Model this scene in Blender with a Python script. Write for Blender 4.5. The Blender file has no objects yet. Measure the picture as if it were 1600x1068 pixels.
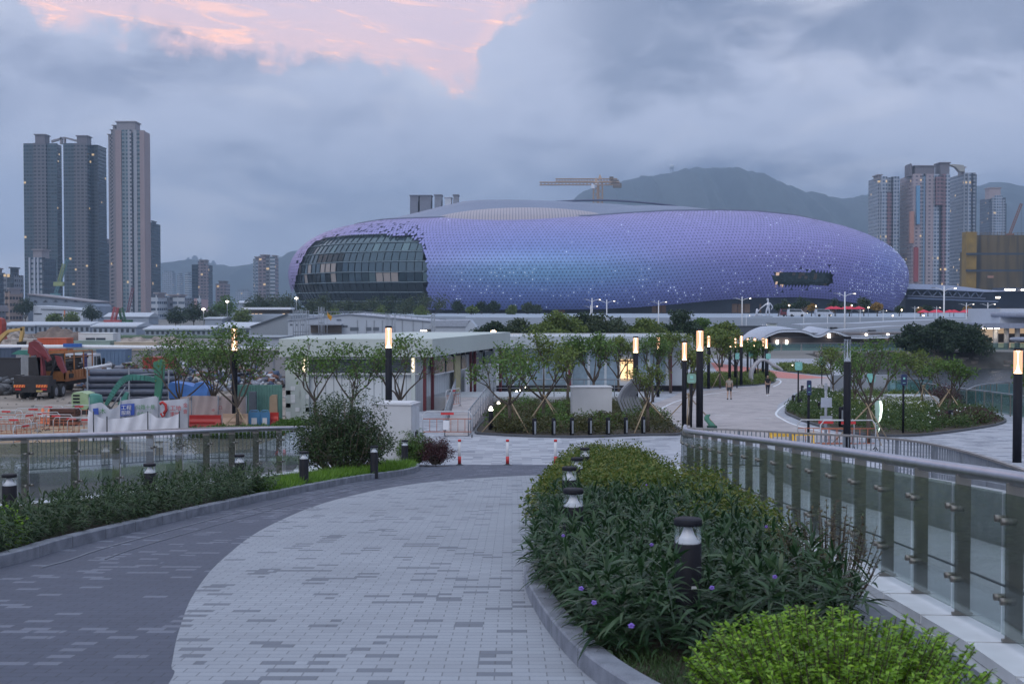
import bpy, bmesh, math, random
import numpy as np
from mathutils import Vector, Matrix
random.seed(7)
rng = np.random.default_rng(7)
C = bpy.context.scene.collection
SC = bpy.context.scene
R = math.radians
PI = math.pi
H = 6.8                       # eye height above the lower ground
PITCH = math.atan(54/2000)
# ------------------------------------------------------------ camera
cd = bpy.data.cameras.new('camera'); cam = bpy.data.objects.new('camera', cd); C.objects.link(cam)
cam.location = (0, 0, H); cam.rotation_euler = (PI/2 - PITCH, 0, 0)
cd.lens = 45.0; cd.sensor_width = 36.0; cd.clip_start = 0.1; cd.clip_end = 20000
SC.camera = cam
cd.dof.use_dof = True; cd.dof.focus_distance = 60; cd.dof.aperture_fstop = 7
# ------------------------------------------------------------ world
world = bpy.data.worlds.new("World"); SC.world = world; world.use_nodes = True
nt = world.node_tree; nt.nodes.clear()
class N:
    """tiny node helper"""
    def __init__(s, nt): s.nt = nt
    def __call__(s, typ, ins=None, **kw):
        n = s.nt.nodes.new(typ)
        for k, v in kw.items(): setattr(n, k, v)
        for k, v in (ins or {}).items():
            sock = n.inputs[k]
            if isinstance(v, bpy.types.NodeSocket): s.nt.links.new(v, sock)
            else: sock.default_value = v
        return n
    def m(s, op, a, b=None, c=None, clamp=False):
        n = s.nt.nodes.new('ShaderNodeMath'); n.operation = op; n.use_clamp = clamp
        for i, v in enumerate((a, b, c)):
            if v is None: continue
            if isinstance(v, bpy.types.NodeSocket): s.nt.links.new(v, n.inputs[i])
            else: n.inputs[i].default_value = v
        return n.outputs[0]
    def mix(s, f, a, b, mode='MIX'):
        n = s.nt.nodes.new('ShaderNodeMix'); n.data_type = 'RGBA'; n.blend_type = mode
        for i, v in ((0, f), (6, a), (7, b)):
            if isinstance(v, bpy.types.NodeSocket): s.nt.links.new(v, n.inputs[i])
            else: n.inputs[i].default_value = v
        n.clamp_result = False
        return n.outputs[2]
    def ramp(s, f, stops, interp='LINEAR'):
        n = s.nt.nodes.new('ShaderNodeValToRGB'); n.color_ramp.interpolation = interp
        e = n.color_ramp.elements
        while len(e) < len(stops): e.new(0.5)
        for i, (p, c) in enumerate(stops):
            e[i].position = p; e[i].color = c if len(c) == 4 else (*c, 1)
        s.nt.links.new(f, n.inputs[0]); return n.outputs[0]
    def sstep(s, x, a, b):
        n = s.nt.nodes.new('ShaderNodeMapRange'); n.interpolation_type = 'SMOOTHSTEP'
        s.nt.links.new(x, n.inputs[0])
        for i, v in ((1, a), (2, b)):
            if isinstance(v, bpy.types.NodeSocket): s.nt.links.new(v, n.inputs[i])
            else: n.inputs[i].default_value = v
        return n.outputs[0]
def lin(h):
    h = h.lstrip('#'); o = []
    for i in (0, 2, 4):
        c = int(h[i:i+2], 16)/255
        o.append(c/12.92 if c <= .04045 else ((c+.055)/1.055)**2.4)
    return (o[0], o[1], o[2], 1)
n = N(nt)
out = n('ShaderNodeOutputWorld')
tc = n('ShaderNodeTexCoord'); sep = n('ShaderNodeSeparateXYZ', {0: tc.outputs['Generated']})
sx, sy, sz = sep.outputs
az = n.m('ARCTAN2', sx, sy)                       # azimuth, 0 = north
el = n.m('ARCSINE', sz)
cv = n('ShaderNodeCombineXYZ', {0: az, 1: n.m('MULTIPLY', el, 1.0), 2: 0.0}).outputs[0]
def noise(vec, scale, detail=6, rough=.55, dist=0.0, sy_=1.0, off=(0, 0, 0)):
    mp = n('ShaderNodeMapping', {0: vec, 'Scale': (1, sy_, 1), 'Location': off})
    return n('ShaderNodeTexNoise', {0: mp.outputs[0], 'Scale': scale, 'Detail': detail, 'Roughness': rough, 'Distortion': dist}).outputs['Fac']
big = noise(cv, 4.2, 5, .5, .35, 2.0, (3.3, 1.2, 0))
med = noise(cv, 11, 6, .55, .5, 1.8, (1.3, 4.2, 0))
# base: pale at the horizon and on the left, darker slate in the high cloud on the right
base = n.ramp(n.m('MULTIPLY', el, 2.6), [(0, lin('94a3c0')), (.12, lin('9aa9c6')), (.35, lin('a6b2cc')), (.62, lin('a9b3ca')), (1, lin('b4bcd0'))])
right = n.sstep(az, -.04, .22)
cloudf = n.m('ADD', n.m('MULTIPLY', big, .8), n.m('MULTIPLY', med, .32))
dark = n.m('MULTIPLY', n.sstep(cloudf, .47, .70), n.m('ADD', n.m('MULTIPLY', right, .65), .62))
dark = n.m('MULTIPLY', dark, n.sstep(el, .01, .10))
base = n.mix(dark, base, lin('5c6a8a'))
# a broad dark bank high on the right and a paler one sunk on the left
bank = n.m('MULTIPLY', n.sstep(az, .0, .09), n.sstep(n.m('ADD', el, n.m('MULTIPLY', n.m('SUBTRACT', med, .5), .22)), .145, .215))
base = n.mix(n.m('MULTIPLY', bank, .72), base, lin('66748f'))
lightf = n.m('MULTIPLY', n.sstep(noise(cv, 6.5, 6, .55, .6, 2.6, (7.7, .4, 0)), .50, .72), .55)
base = n.mix(lightf, base, lin('c2c9da'))
puff = n.sstep(noise(cv, 24, 6, .6, .8, 1.6, (2.2, 8.1, 0)), .5, .75)
base = n.mix(n.m('MULTIPLY', puff, .22), base, lin('bcc7de'))
# the break in the cloud with the last pink light
azd = n.m('ADD', az, n.m('MULTIPLY', n.m('SUBTRACT', noise(cv, 9, 5, .55, .3, 1.0, (4.1, 7.7, 0)), .5), .075))
edge_c = n.ramp(n.m('ADD', azd, .5), [(.10, (.40,)*3), (.128, (.235,)*3), (.145, (.202,)*3), (.22, (.193,)*3), (.31, (.181,)*3), (.38, (.184,)*3), (.415, (.178,)*3), (.435, (.163,)*3),
        (.455, (.160,)*3), (.474, (.168,)*3), (.480, (.190,)*3), (.493, (.212,)*3), (.515, (.238,)*3), (.55, (.36,)*3)])
edge = n.m('ADD', edge_c, n.m('MULTIPLY', n.m('SUBTRACT', noise(cv, 26, 6, .58, .3, 1.0, (.5, .5, 0)), .5), .08))
gap = n.sstep(n.m('SUBTRACT', el, edge), -.004, .017)
gap = n.m('MULTIPLY', gap, n.m('SUBTRACT', 1.0, n.sstep(el, .34, .6)))
s1 = n.m('SUBTRACT', el, n.m('MULTIPLY', az, -.10))
cvs = n('ShaderNodeCombineXYZ', {0: az, 1: s1, 2: 0.0}).outputs[0]
streak = n.sstep(noise(cvs, 18, 9, .68, 1.1, 6.5, (.2, 2.9, 0)), .50, .66)
nearedge = n.m('SUBTRACT', 1.0, n.sstep(n.m('SUBTRACT', el, edge_c), .004, .05))
pink = n.mix(n.m('MULTIPLY', streak, n.m('ADD', n.m('MULTIPLY', nearedge, .7), .42), clamp=True), lin('cbbccb'), (1.12, .66, .50, 1))
pink = n.mix(n.m('MULTIPLY', nearedge, .25), pink, (1.06, .64, .52, 1))
base = n.mix(n.m('MULTIPLY', gap, .95), base, pink)
base = n.mix(1.0, base, (1.52, 1.43, 1.38, 1), 'MULTIPLY')
# overhead the overcast is brighter than at the horizon
up = n.sstep(el, .30, 1.1)
base = n.mix(up, base, (.84, .99, 1.20, 1))
back = n.m('MULTIPLY', n.sstep(sy, .1, -.6), .45)
base = n.mix(back, base, (.54, .62, .78, 1))
sky = n('ShaderNodeTexSky', sky_type='NISHITA', sun_disc=False, sun_elevation=R(12), sun_rotation=R(200))
bg1 = n('ShaderNodeBackground', {0: base, 1: 0.93})
bg2 = n('ShaderNodeBackground', {0: sky.outputs[0], 1: 0.05})
mx = n('ShaderNodeMixShader', {0: 0.06, 1: bg1.outputs[0], 2: bg2.outputs[0]})
nt.links.new(mx.outputs[0], out.inputs[0])
# ------------------------------------------------------------ sun (soft, behind cloud)
sd = bpy.data.lights.new('sun', 'SUN'); sun = bpy.data.objects.new('sun', sd); C.objects.link(sun)
sd.energy = 0.5; sd.angle = R(25); sd.color = (1, .93, .88)
sun.rotation_euler = (R(52), 0, R(-20))
# ------------------------------------------------------------ colour management
SC.view_settings.view_transform = 'Standard'; SC.view_settings.look = 'None'
SC.view_settings.exposure = 0.36; SC.view_settings.gamma = 1.0
SC.render.engine = 'CYCLES'
cy = SC.cycles
cy.use_denoising = True; cy.max_bounces = 6; cy.diffuse_bounces = 2; cy.glossy_bounces = 3; cy.transmission_bounces = 6
cy.transparent_max_bounces = 12; cy.volume_bounces = 0; cy.sample_clamp_indirect = 4; cy.use_fast_gi = False
SC.render.threads_mode = 'AUTO'

# ============================================================ geometry helpers
cP, sP = math.cos(PITCH), math.sin(PITCH)
def ray(px, py):
    u = (px-800)/2000; v = (534-py)/2000
    return (u, cP+v*sP, -sP+v*cP)
def P(px, py, d):                       # world point seen at (px,py), y = d
    r = ray(px, py); k = d/r[1]
    return Vector((r[0]*k, d, H+r[2]*k))
def g(y):                               # ground profile along the promenade
    if y < 37: dp = 1.6+.08*y
    elif y < 98: dp = 4.56+(y-37)*(6.8-4.56)/61
    else: dp = 6.8
    return H-dp
def G(px, py, fn=g):                    # where the pixel meets the ground
    r = ray(px, py); lo = 1.0
    y = 2.0
    while y < 4000:
        if H+r[2]*y/r[1] < fn(y):
            lo, hi = y-max(.25, y*.01), y
            for _ in range(25):
                m_ = (lo+hi)/2
                if H+r[2]*m_/r[1] < fn(m_): hi = m_
                else: lo = m_
            y = (lo+hi)/2; break
        y += max(.25, y*.01)
    return Vector((r[0]*y/r[1], y, fn(y)))
def X(px, d, py=480): return P(px, py, d).x
def Zp(py, d): return P(800, py, d).z

class MB:
    def __init__(s): s.v = []; s.f = []; s.m = []; s.sm = []
    def add(s, vs, fs, mi=0, smooth=False):
        b = len(s.v); s.v += [tuple(x) for x in vs]
        for f in fs: s.f.append([b+i for i in f]); s.m.append(mi); s.sm.append(smooth)
        return s
    def box(s, c, d, rz=0, mi=0, taper=1.0, rx=0, ry=0):
        hx, hy, hz = d[0]/2, d[1]/2, d[2]/2
        vs = []
        M_ = Matrix.Rotation(rz, 3, 'Z') @ Matrix.Rotation(ry, 3, 'Y') @ Matrix.Rotation(rx, 3, 'X')
        for z in (-1, 1):
            t = taper if z > 0 else 1
            for x, y in ((-1, -1), (1, -1), (1, 1), (-1, 1)):
                p = M_ @ Vector((x*hx*t, y*hy*t, z*hz)); vs.append((p.x+c[0], p.y+c[1], p.z+c[2]))
        return s.add(vs, [(3, 2, 1, 0), (4, 5, 6, 7), (0, 1, 5, 4), (1, 2, 6, 5), (2, 3, 7, 6), (3, 0, 4, 7)], mi)
    def bb(s, x0, x1, y0, y1, z0, z1, mi=0): return s.box(((x0+x1)/2, (y0+y1)/2, (z0+z1)/2), (x1-x0, y1-y0, z1-z0), 0, mi)
    def tube(s, pts, r, n=8, mi=0, smooth=True, caps=True):
        pts = [Vector(p) for p in pts]; k = len(pts)
        rs = r if isinstance(r, (list, tuple)) else [r]*k
        vs = []; up = Vector((0, 0, 1)); prev = None
        for i, p in enumerate(pts):
            t = (pts[min(i+1, k-1)]-pts[max(i-1, 0)])
            t = t.normalized() if t.length > 1e-9 else Vector((0, 0, 1))
            if prev is None:
                a = t.cross(up) if abs(t.z) < .95 else t.cross(Vector((1, 0, 0)))
            else: a = prev - t*prev.dot(t)
            a.normalize(); prev = a; b = t.cross(a)
            for j in range(n):
                w = 2*PI*j/n; q = p+(a*math.cos(w)+b*math.sin(w))*rs[i]; vs.append(q)
        fs = [(i*n+j, i*n+(j+1) % n, (i+1)*n+(j+1) % n, (i+1)*n+j) for i in range(k-1) for j in range(n)]
        s.add(vs, fs, mi, smooth)
        if caps:
            b = len(s.v)-len(vs)
            s.f.append([b+j for j in range(n)][::-1]); s.m.append(mi); s.sm.append(False)
            s.f.append([b+(k-1)*n+j for j in range(n)]); s.m.append(mi); s.sm.append(False)
        return s
    def lathe(s, prof, c=(0, 0, 0), n=20, mi=0, smooth=True):
        vs = []
        for r, z in prof:
            for j in range(n):
                w = 2*PI*j/n; vs.append((c[0]+r*math.cos(w), c[1]+r*math.sin(w), c[2]+z))
        k = len(prof)
        fs = [(i*n+j, i*n+(j+1) % n, (i+1)*n+(j+1) % n, (i+1)*n+j) for i in range(k-1) for j in range(n)]
        fs.append(tuple(range(n))[::-1]); fs.append(tuple((k-1)*n+j for j in range(n)))
        return s.add(vs, fs, mi, smooth)
    def prism(s, pts, z0, z1, mi=0):
        k = len(pts); vs = [(x, y, z0) for x, y in pts]+[(x, y, z1) for x, y in pts]
        fs = [tuple(range(k))[::-1], tuple(range(k, 2*k))]+[(i, (i+1) % k, k+(i+1) % k, k+i) for i in range(k)]
        return s.add(vs, fs, mi)
    def extr(s, pts, d, mi=0):          # polygon in 3D extruded along vector d
        k = len(pts); d = Vector(d); a = [Vector(p) for p in pts]; vs = a+[p+d for p in a]
        fs = [tuple(range(k))[::-1], tuple(range(k, 2*k))]+[(i, (i+1) % k, k+(i+1) % k, k+i) for i in range(k)]
        return s.add(vs, fs, mi)
    def build(s, name, mats, parent=None, org=None):
        me = bpy.data.meshes.new(name)
        v = s.v
        if org is not None: v = [(x-org[0], y-org[1], z-org[2]) for x, y, z in v]
        me.from_pydata(v, [], s.f)
        if not isinstance(mats, (list, tuple)): mats = [mats]
        for m_ in mats: me.materials.append(m_)
        if len(mats) > 1: me.polygons.foreach_set('material_index', s.m)
        me.polygons.foreach_set('use_smooth', s.sm)
        me.update()
        o = bpy.data.objects.new(name, me); C.objects.link(o)
        if parent is not None: o.parent = parent
        return o
def raw(name, V, F, mats, parent=None, smooth=False, loc=None):
    """V (n,3), F (m,k) numpy -> object"""
    V = np.asarray(V, dtype=np.float32); F = np.asarray(F, dtype=np.int32); k = F.shape[1]
    me = bpy.data.meshes.new(name)
    me.vertices.add(len(V)); me.vertices.foreach_set('co', V.ravel())
    me.loops.add(F.size); me.loops.foreach_set('vertex_index', F.ravel())
    me.polygons.add(len(F)); me.polygons.foreach_set('loop_start', np.arange(0, F.size, k, dtype=np.int32))
    try: me.polygons.foreach_set('loop_total', np.full(len(F), k, dtype=np.int32))
    except Exception: pass
    if not isinstance(mats, (list, tuple)): mats = [mats]
    for m_ in mats: me.materials.append(m_)
    if smooth: me.polygons.foreach_set('use_smooth', np.ones(len(F), dtype=bool))
    me.update(calc_edges=True); me.validate()
    o = bpy.data.objects.new(name, me); C.objects.link(o)
    if parent is not None: o.parent = parent
    if loc is not None: o.location = loc
    return o
def tag(o, label=None, cat=None, group=None, kind=None):
    if label: o['label'] = label
    if cat: o['category'] = cat
    if group: o['group'] = group
    if kind: o['kind'] = kind
    return o
def thing(name, label, cat, loc=(0, 0, 0), rz=0, group=None):
    o = bpy.data.objects.new(name, None); C.objects.link(o); o.empty_display_size = .2
    o.location = loc; o.rotation_euler = (0, 0, rz)
    return tag(o, label, cat, group)
KIDS = {}
def kids(o):
    return [c for c in C.objects if c.parent is o]
def dup(root, loc, rz=0, label=None, group=None, scale=None, allk=None):
    """copy of a thing with its parts and sub-parts"""
    if root.name not in KIDS:
        k1 = kids(root); KIDS[root.name] = [(c, kids(c)) for c in k1]
    r = root.copy(); C.objects.link(r); r.location = loc; r.rotation_euler = (0, 0, rz)
    if scale is not None: r.scale = scale if isinstance(scale, tuple) else (scale,)*3
    if label: r['label'] = label
    if group: r['group'] = group
    for c, gs in KIDS[root.name]:
        c2 = c.copy(); C.objects.link(c2); c2.parent = r
        for q in gs:
            d = q.copy(); C.objects.link(d); d.parent = c2
    return r
ORD = ['first', 'second', 'third', 'fourth', 'fifth', 'sixth', 'seventh', 'eighth', 'ninth', 'tenth', 'eleventh', 'twelfth', 'thirteenth',
       'fourteenth', 'fifteenth', 'sixteenth', 'seventeenth', 'eighteenth', 'nineteenth', 'twentieth']
def clip_y(poly, y, keep_low):
    o = []; k = len(poly)
    for i in range(k):
        a, b = poly[i], poly[(i+1) % k]
        ia = (a[1] <= y) if keep_low else (a[1] >= y); ib = (b[1] <= y) if keep_low else (b[1] >= y)
        if ia: o.append(a)
        if ia != ib:
            t = (y-a[1])/(b[1]-a[1]); o.append((a[0]+(b[0]-a[0])*t, y))
    return o
def sheet(name, poly, off, m_, kind='structure', fn=None, depth=0.0, breaks=(37, 98)):
    """a flat-lying sheet following the ground profile, `off` above it"""
    fn = fn or g; parts = [[(p[0], p[1]) for p in poly]]
    for b in breaks:
        nx = []
        for p in parts:
            for lo in (True, False):
                q = clip_y(p, b, lo)
                if len(q) >= 3: nx.append(q)
        parts = nx
    mb = MB()
    for p in parts:
        A = sum(p[i][0]*p[(i+1) % len(p)][1]-p[(i+1) % len(p)][0]*p[i][1] for i in range(len(p)))
        if A < 0: p = p[::-1]
        mb.add([(x, y, fn(y)+off) for x, y in p], [tuple(range(len(p)))])
    if depth:
        k = len(poly)
        for i in range(k):
            a, b = poly[i], poly[(i+1) % k]
            za, zb = fn(a[1])+off, fn(b[1])+off
            mb.add([(a[0], a[1], za-depth), (b[0], b[1], zb-depth), (b[0], b[1], zb), (a[0], a[1], za)], [(0, 1, 2, 3)])
    o = mb.build(name, m_)
    if kind: o['kind'] = kind
    return o
def smooth_pts(pts, n=6, closed=False):
    """Catmull-Rom through points"""
    pts = [Vector(p) for p in pts]; k = len(pts); o = []
    rg = range(k if closed else k-1)
    for i in rg:
        if closed: p0, p1, p2, p3 = pts[(i-1) % k], pts[i], pts[(i+1) % k], pts[(i+2) % k]
        else: p0, p1, p2, p3 = pts[max(i-1, 0)], pts[i], pts[i+1], pts[min(i+2, k-1)]
        for j in range(n):
            t = j/n
            o.append(.5*((2*p1)+(p2-p0)*t+(2*p0-5*p1+4*p2-p3)*t*t+(3*p1-p0-3*p2+p3)*t**3))
    if not closed: o.append(pts[-1])
    return o
def inpoly(pts, poly):
    x, y = pts[:, 0], pts[:, 1]; ins = np.zeros(len(x), bool); k = len(poly)
    for i in range(k):
        x0, y0 = poly[i][0], poly[i][1]; x1, y1 = poly[(i+1) % k][0], poly[(i+1) % k][1]
        c = ((y0 > y) != (y1 > y)) & (x < (x1-x0)*(y-y0)/(y1-y0+1e-12)+x0); ins ^= c
    return ins
def scatter(poly, n_):
    xs = [p[0] for p in poly]; ys = [p[1] for p in poly]; o = np.zeros((0, 2))
    while len(o) < n_:
        q = np.stack([rng.uniform(min(xs), max(xs), n_), rng.uniform(min(ys), max(ys), n_)], 1)
        o = np.concatenate([o, q[inpoly(q, poly)]])
    return o[:n_]
gv = np.vectorize(g)

# ============================================================ materials
MATS = {}
def mat(name, c, rough=.6, metal=0.0, var=.12, vs=3.0, bump=0.0, bs=40.0, spec=.5, emit=None, es=0.0, isl=0.0):
    if name in MATS: return MATS[name]
    m_ = bpy.data.materials.new(name); m_.use_nodes = True; t = m_.node_tree; n = N(t)
    b = t.nodes['Principled BSDF']; b.inputs['Roughness'].default_value = rough; b.inputs['Metallic'].default_value = metal
    b.inputs['Specular IOR Level'].default_value = spec
    if isinstance(c, str): c = lin(c)
    c = (*c[:3], 1)
    geo = n('ShaderNodeTexCoord')
    nz = n('ShaderNodeTexNoise', {0: geo.outputs['Object'], 'Scale': vs, 'Detail': 5.0})
    lo = tuple(x*(1-var) for x in c[:3])+(1,); hi = tuple(min(1, x*(1+var)) for x in c[:3])+(1,)
    col = n.ramp(nz.outputs['Fac'], [(.3, lo), (.7, hi)])
    if isl:
        gi = n('ShaderNodeNewGeometry')
        f = n.m('ADD', n.m('MULTIPLY', gi.outputs['Random Per Island'], 2*isl), 1-isl)
        col = n.mix(1.0, col, n('ShaderNodeCombineColor', {0: f, 1: f, 2: f}).outputs[0], 'MULTIPLY')
    t.links.new(col, b.inputs['Base Color'])
    if bump:
        nb = n('ShaderNodeTexNoise', {0: geo.outputs['Object'], 'Scale': bs, 'Detail': 4.0})
        bp = n('ShaderNodeBump', {'Height': nb.outputs['Fac'], 'Strength': bump, 'Distance': .02})
        t.links.new(bp.outputs[0], b.inputs['Normal'])
    if emit:
        b.inputs['Emission Color'].default_value = lin(emit) if isinstance(emit, str) else emit; b.inputs['Emission Strength'].default_value = es
    MATS[name] = m_; return m_
def leafmat(name, cols, trans=.25, rough=.5):
    if name in MATS: return MATS[name]
    m_ = bpy.data.materials.new(name); m_.use_nodes = True; t = m_.node_tree; n = N(t)
    b = t.nodes['Principled BSDF']; b.inputs['Roughness'].default_value = rough; b.inputs['Specular IOR Level'].default_value = .35
    gi = n('ShaderNodeNewGeometry')
    k = len(cols)
    col = n.ramp(gi.outputs['Random Per Island'], [(i/(k-1) if k > 1 else 0, (*c[:3], 1)) for i, c in enumerate(cols)])
    t.links.new(col, b.inputs['Base Color'])
    tr = n('ShaderNodeBsdfTranslucent', {0: col})
    mx = n('ShaderNodeMixShader', {0: trans, 1: b.outputs[0], 2: tr.outputs[0]})
    t.links.new(mx.outputs[0], t.nodes['Material Output'].inputs[0])
    MATS[name] = m_; return m_
def glassmat(name, tint=(.75, .85, .82), rough=.02, refl=1.0, op=.12):
    m_ = bpy.data.materials.new(name); m_.use_nodes = True; t = m_.node_tree; n = N(t)
    t.nodes.remove(t.nodes['Principled BSDF'])
    tp = n('ShaderNodeBsdfTransparent', {0: (*tint, 1)}); gl = n('ShaderNodeBsdfGlossy', {0: (.9, .93, .95, 1), 'Roughness': rough})
    df = n('ShaderNodeBsdfDiffuse', {0: (tint[0]*.25, tint[1]*.27, tint[2]*.28, 1)})
    fr = n('ShaderNodeFresnel', {0: 1.5})
    a = n('ShaderNodeMixShader', {0: op, 1: tp.outputs[0], 2: df.outputs[0]})
    b = n('ShaderNodeMixShader', {0: n.m('MULTIPLY', fr.outputs[0], refl, clamp=True), 1: a.outputs[0], 2: gl.outputs[0]})
    t.links.new(b.outputs[0], t.nodes['Material Output'].inputs[0]); MATS[name] = m_; return m_
def emitmat(name, c, s):
    m_ = bpy.data.materials.new(name); m_.use_nodes = True; t = m_.node_tree; b = t.nodes['Principled BSDF']
    c = lin(c) if isinstance(c, str) else c
    b.inputs['Base Color'].default_value = (.6, .6, .6, 1) if s > .1 else (.12, .09, .07, 1)
    b.inputs['Emission Color'].default_value = c; b.inputs['Emission Strength'].default_value = s; MATS[name] = m_; return m_
def pavemat(name, light, dark, thr, bw=.32, bh=.107, mortar=(.10, .105, .12), clump=.25, rot=0, mscale=.004, rough=.75):
    m_ = bpy.data.materials.new(name); m_.use_nodes = True; t = m_.node_tree; n = N(t); b = t.nodes['Principled BSDF']
    tc = n('ShaderNodeTexCoord'); mp = n('ShaderNodeMapping', {0: tc.outputs['Object'], 'Rotation': (0, 0, rot)})
    mp2 = n('ShaderNodeMapping', {0: mp.outputs[0], 'Scale': (1, 1, 0)})
    sp = n('ShaderNodeSeparateXYZ', {0: mp2.outputs[0]})
    ry_ = n.m('DIVIDE', sp.outputs[1], bh); row = n.m('FLOOR', ry_)
    shf = n.m('MULTIPLY', n.m('MODULO', n.m('ABSOLUTE', row), 2.0), .5)
    cx_ = n.m('ADD', n.m('DIVIDE', sp.outputs[0], bw), shf); colm = n.m('FLOOR', cx_)
    fx_ = n.m('FRACT', cx_); fy_ = n.m('FRACT', ry_)
    ex = n.m('MULTIPLY', n.m('MINIMUM', fx_, n.m('SUBTRACT', 1.0, fx_)), bw); ey = n.m('MULTIPLY', n.m('MINIMUM', fy_, n.m('SUBTRACT', 1.0, fy_)), bh)
    joint = n.m('SUBTRACT', 1.0, n.sstep(n.m('MINIMUM', ex, ey), mscale*.5, mscale*1.3))
    w1 = n('ShaderNodeTexWhiteNoise', {0: n('ShaderNodeCombineXYZ', {0: colm, 1: row, 2: 0.0}).outputs[0]}, noise_dimensions='3D').outputs[0]
    w2 = n('ShaderNodeTexWhiteNoise', {0: n('ShaderNodeCombineXYZ', {0: n.m('FLOOR', n.m('DIVIDE', sp.outputs[0], bw*1.02)), 1: n.m('FLOOR', n.m('DIVIDE', row, 4.0)), 2: 5.0}).outputs[0]}, noise_dimensions='3D').outputs[0]
    rnd = w1
    pick = n.m('MAXIMUM', n.m('GREATER_THAN', w1, thr), n.m('MULTIPLY', n.m('GREATER_THAN', w2, 1-(1-thr)*1.8), n.m('MULTIPLY', n.m('GREATER_THAN', n.m('MODULO', n.m('ABSOLUTE', row), 2.0), .5), n.m('GREATER_THAN', w1, .25))))
    big = n('ShaderNodeTexNoise', {0: tc.outputs['Object'], 'Scale': .35, 'Detail': 4.0}).outputs['Fac']
    fine = n('ShaderNodeTexNoise', {0: tc.outputs['Object'], 'Scale': 60.0, 'Detail': 3.0}).outputs['Fac']
    col = n.mix(pick, light, dark)
    v = n.m('ADD', n.m('MULTIPLY', rnd, .12), n.m('ADD', n.m('MULTIPLY', big, .46), n.m('MULTIPLY', fine, .22)))
    v = n.m('ADD', v, .60)
    col = n.mix(1.0, col, n('ShaderNodeCombineColor', {0: v, 1: v, 2: v}).outputs[0], 'MULTIPLY')
    col = n.mix(n.m('MULTIPLY', joint, .75), col, (*mortar, 1))
    t.links.new(col, b.inputs['Base Color']); b.inputs['Roughness'].default_value = rough; b.inputs['Specular IOR Level'].default_value = .35
    hh = n.m('SUBTRACT', n.m('MULTIPLY', fine, .2), joint)
    bp = n('ShaderNodeBump', {'Height': hh, 'Strength': .35, 'Distance': .006}); t.links.new(bp.outputs[0], b.inputs['Normal'])
    MATS[name] = m_; return m_
PAVE_L = pavemat('light_pavers', lin('9196a0'), lin('6b707b'), .945, bw=.21, bh=.115)
PAVE_D = pavemat('dark_pavers', lin('505565'), lin('696e7d'), .92, bw=.21, bh=.115, mortar=(.04, .042, .05))
PAVE_P = pavemat('plaza_pavers', lin('a6a9b3'), lin('7d818d'), .80, bw=.6, bh=.2, mortar=(.3, .3, .33), clump=.3)
PAVE_W = pavemat('walk_pavers', lin('a7a0a2'), lin('918c8f'), .86, bw=.6, bh=.3, mortar=(.32, .3, .3), clump=.2)
KERB = mat('granite_kerb', '7a7f8a', .7, var=.15, vs=8, bump=.2, bs=120)
CONC = mat('concrete', 'a3a7ad', .8, var=.12, vs=1.5, bump=.2, bs=30)
CONCW = mat('white_precast', 'c9cdd4', .7, var=.06, vs=4, bump=.1, bs=60)
DARKCH = mat('gutter', '5a5f6a', .7, var=.2, vs=3)
SOIL = mat('soil', (.045, .034, .024), .95, var=.4, vs=6, bump=.6, bs=30)
DIRT = mat('site_dirt', (.26, .22, .19), .95, var=.3, vs=.25, bump=.4, bs=5)
SAND = mat('sand', (.33, .235, .155), .95, var=.25, vs=.8, bump=.3, bs=10)
GRND = mat('ground_earth', (.17, .165, .16), .95, var=.3, vs=.05)
GRASSB = mat('turf', (.05, .085, .025), .95, var=.35, vs=1.2, bump=.5, bs=40)
STEEL = mat('brushed_steel', 'b9bbc4', .32, .85, var=.08, vs=6)
STEELP = mat('post_steel', '86837e', .38, .7, var=.15, vs=5)
GALV = mat('galvanised', '8b929c', .5, .4, var=.12)
BLACK = mat('black_metal', (.012, .013, .02), .6, 0, var=.2, spec=.2)
BLACK2 = mat('black_rubber', (.03, .03, .032), .8)
WHITE = mat('white_paint', 'd9dce2', .55, var=.05)
WHITEM = mat('white_line', 'd4d7de', .7, var=.1)
GREY = mat('grey_paint', '989da8', .55, var=.08)
CABW = mat('cabinet_paint', 'c2c5cb', .5, var=.05, vs=2)
RED = mat('red_plastic', (.55, .035, .04), .45)
ORANGE = mat('orange_paint', (.72, .20, .09), .5)
TEAL = mat('teal_sign', (.22, .53, .50), .5, var=.06)
NAVY = mat('navy_sign', (.02, .035, .10), .45)
REDW = mat('red_track', (.5, .19, .17), .85, var=.12, vs=2)
GLASS = glassmat('rail_glass', (.78, .82, .80), .015, .36, .03)
GLASSC = glassmat('lantern_glass', (.95, .97, .98), .03, .35, .02)
GLASST = glassmat('teal_glass', (.42, .68, .66), .03, 1.0, .35)
DGLASS = mat('dark_glass', (.035, .05, .06), .08, .2, var=.2, spec=.8)
LAMPW = emitmat('lamp_white', 'fff0de', 8.0)
LAMPWARM = emitmat('lamp_warm', 'ffdcb4', 9.0)
LANT = emitmat('lantern_glow', 'ffc9a4', .75)
WARMWIN = emitmat('warm_window', 'ffca7a', 1.1)
WARMDIM = emitmat('warm_dim', 'e0b07a', .55)
BARK = mat('bark', (.085, .068, .055), .9, var=.3, vs=20, bump=.5, bs=60)
BARKP = mat('pale_bark', (.17, .14, .115), .9, var=.25, vs=20)
WOODST = mat('stake_wood', (.35, .27, .18), .8, var=.2, vs=10)
L_MID = leafmat('tree_leaf', [(0.053, 0.109, 0.026), (0.083, 0.160, 0.034), (0.128, 0.217, 0.046)])
L_OLIVE = leafmat('olive_leaf', [(0.075, 0.120, 0.031), (0.128, 0.184, 0.042), (0.180, 0.224, 0.056)])
L_DARK = leafmat('dark_leaf', [(0.018, 0.038, 0.022), (0.029, 0.057, 0.026), (0.044, 0.074, 0.034)])
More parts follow.
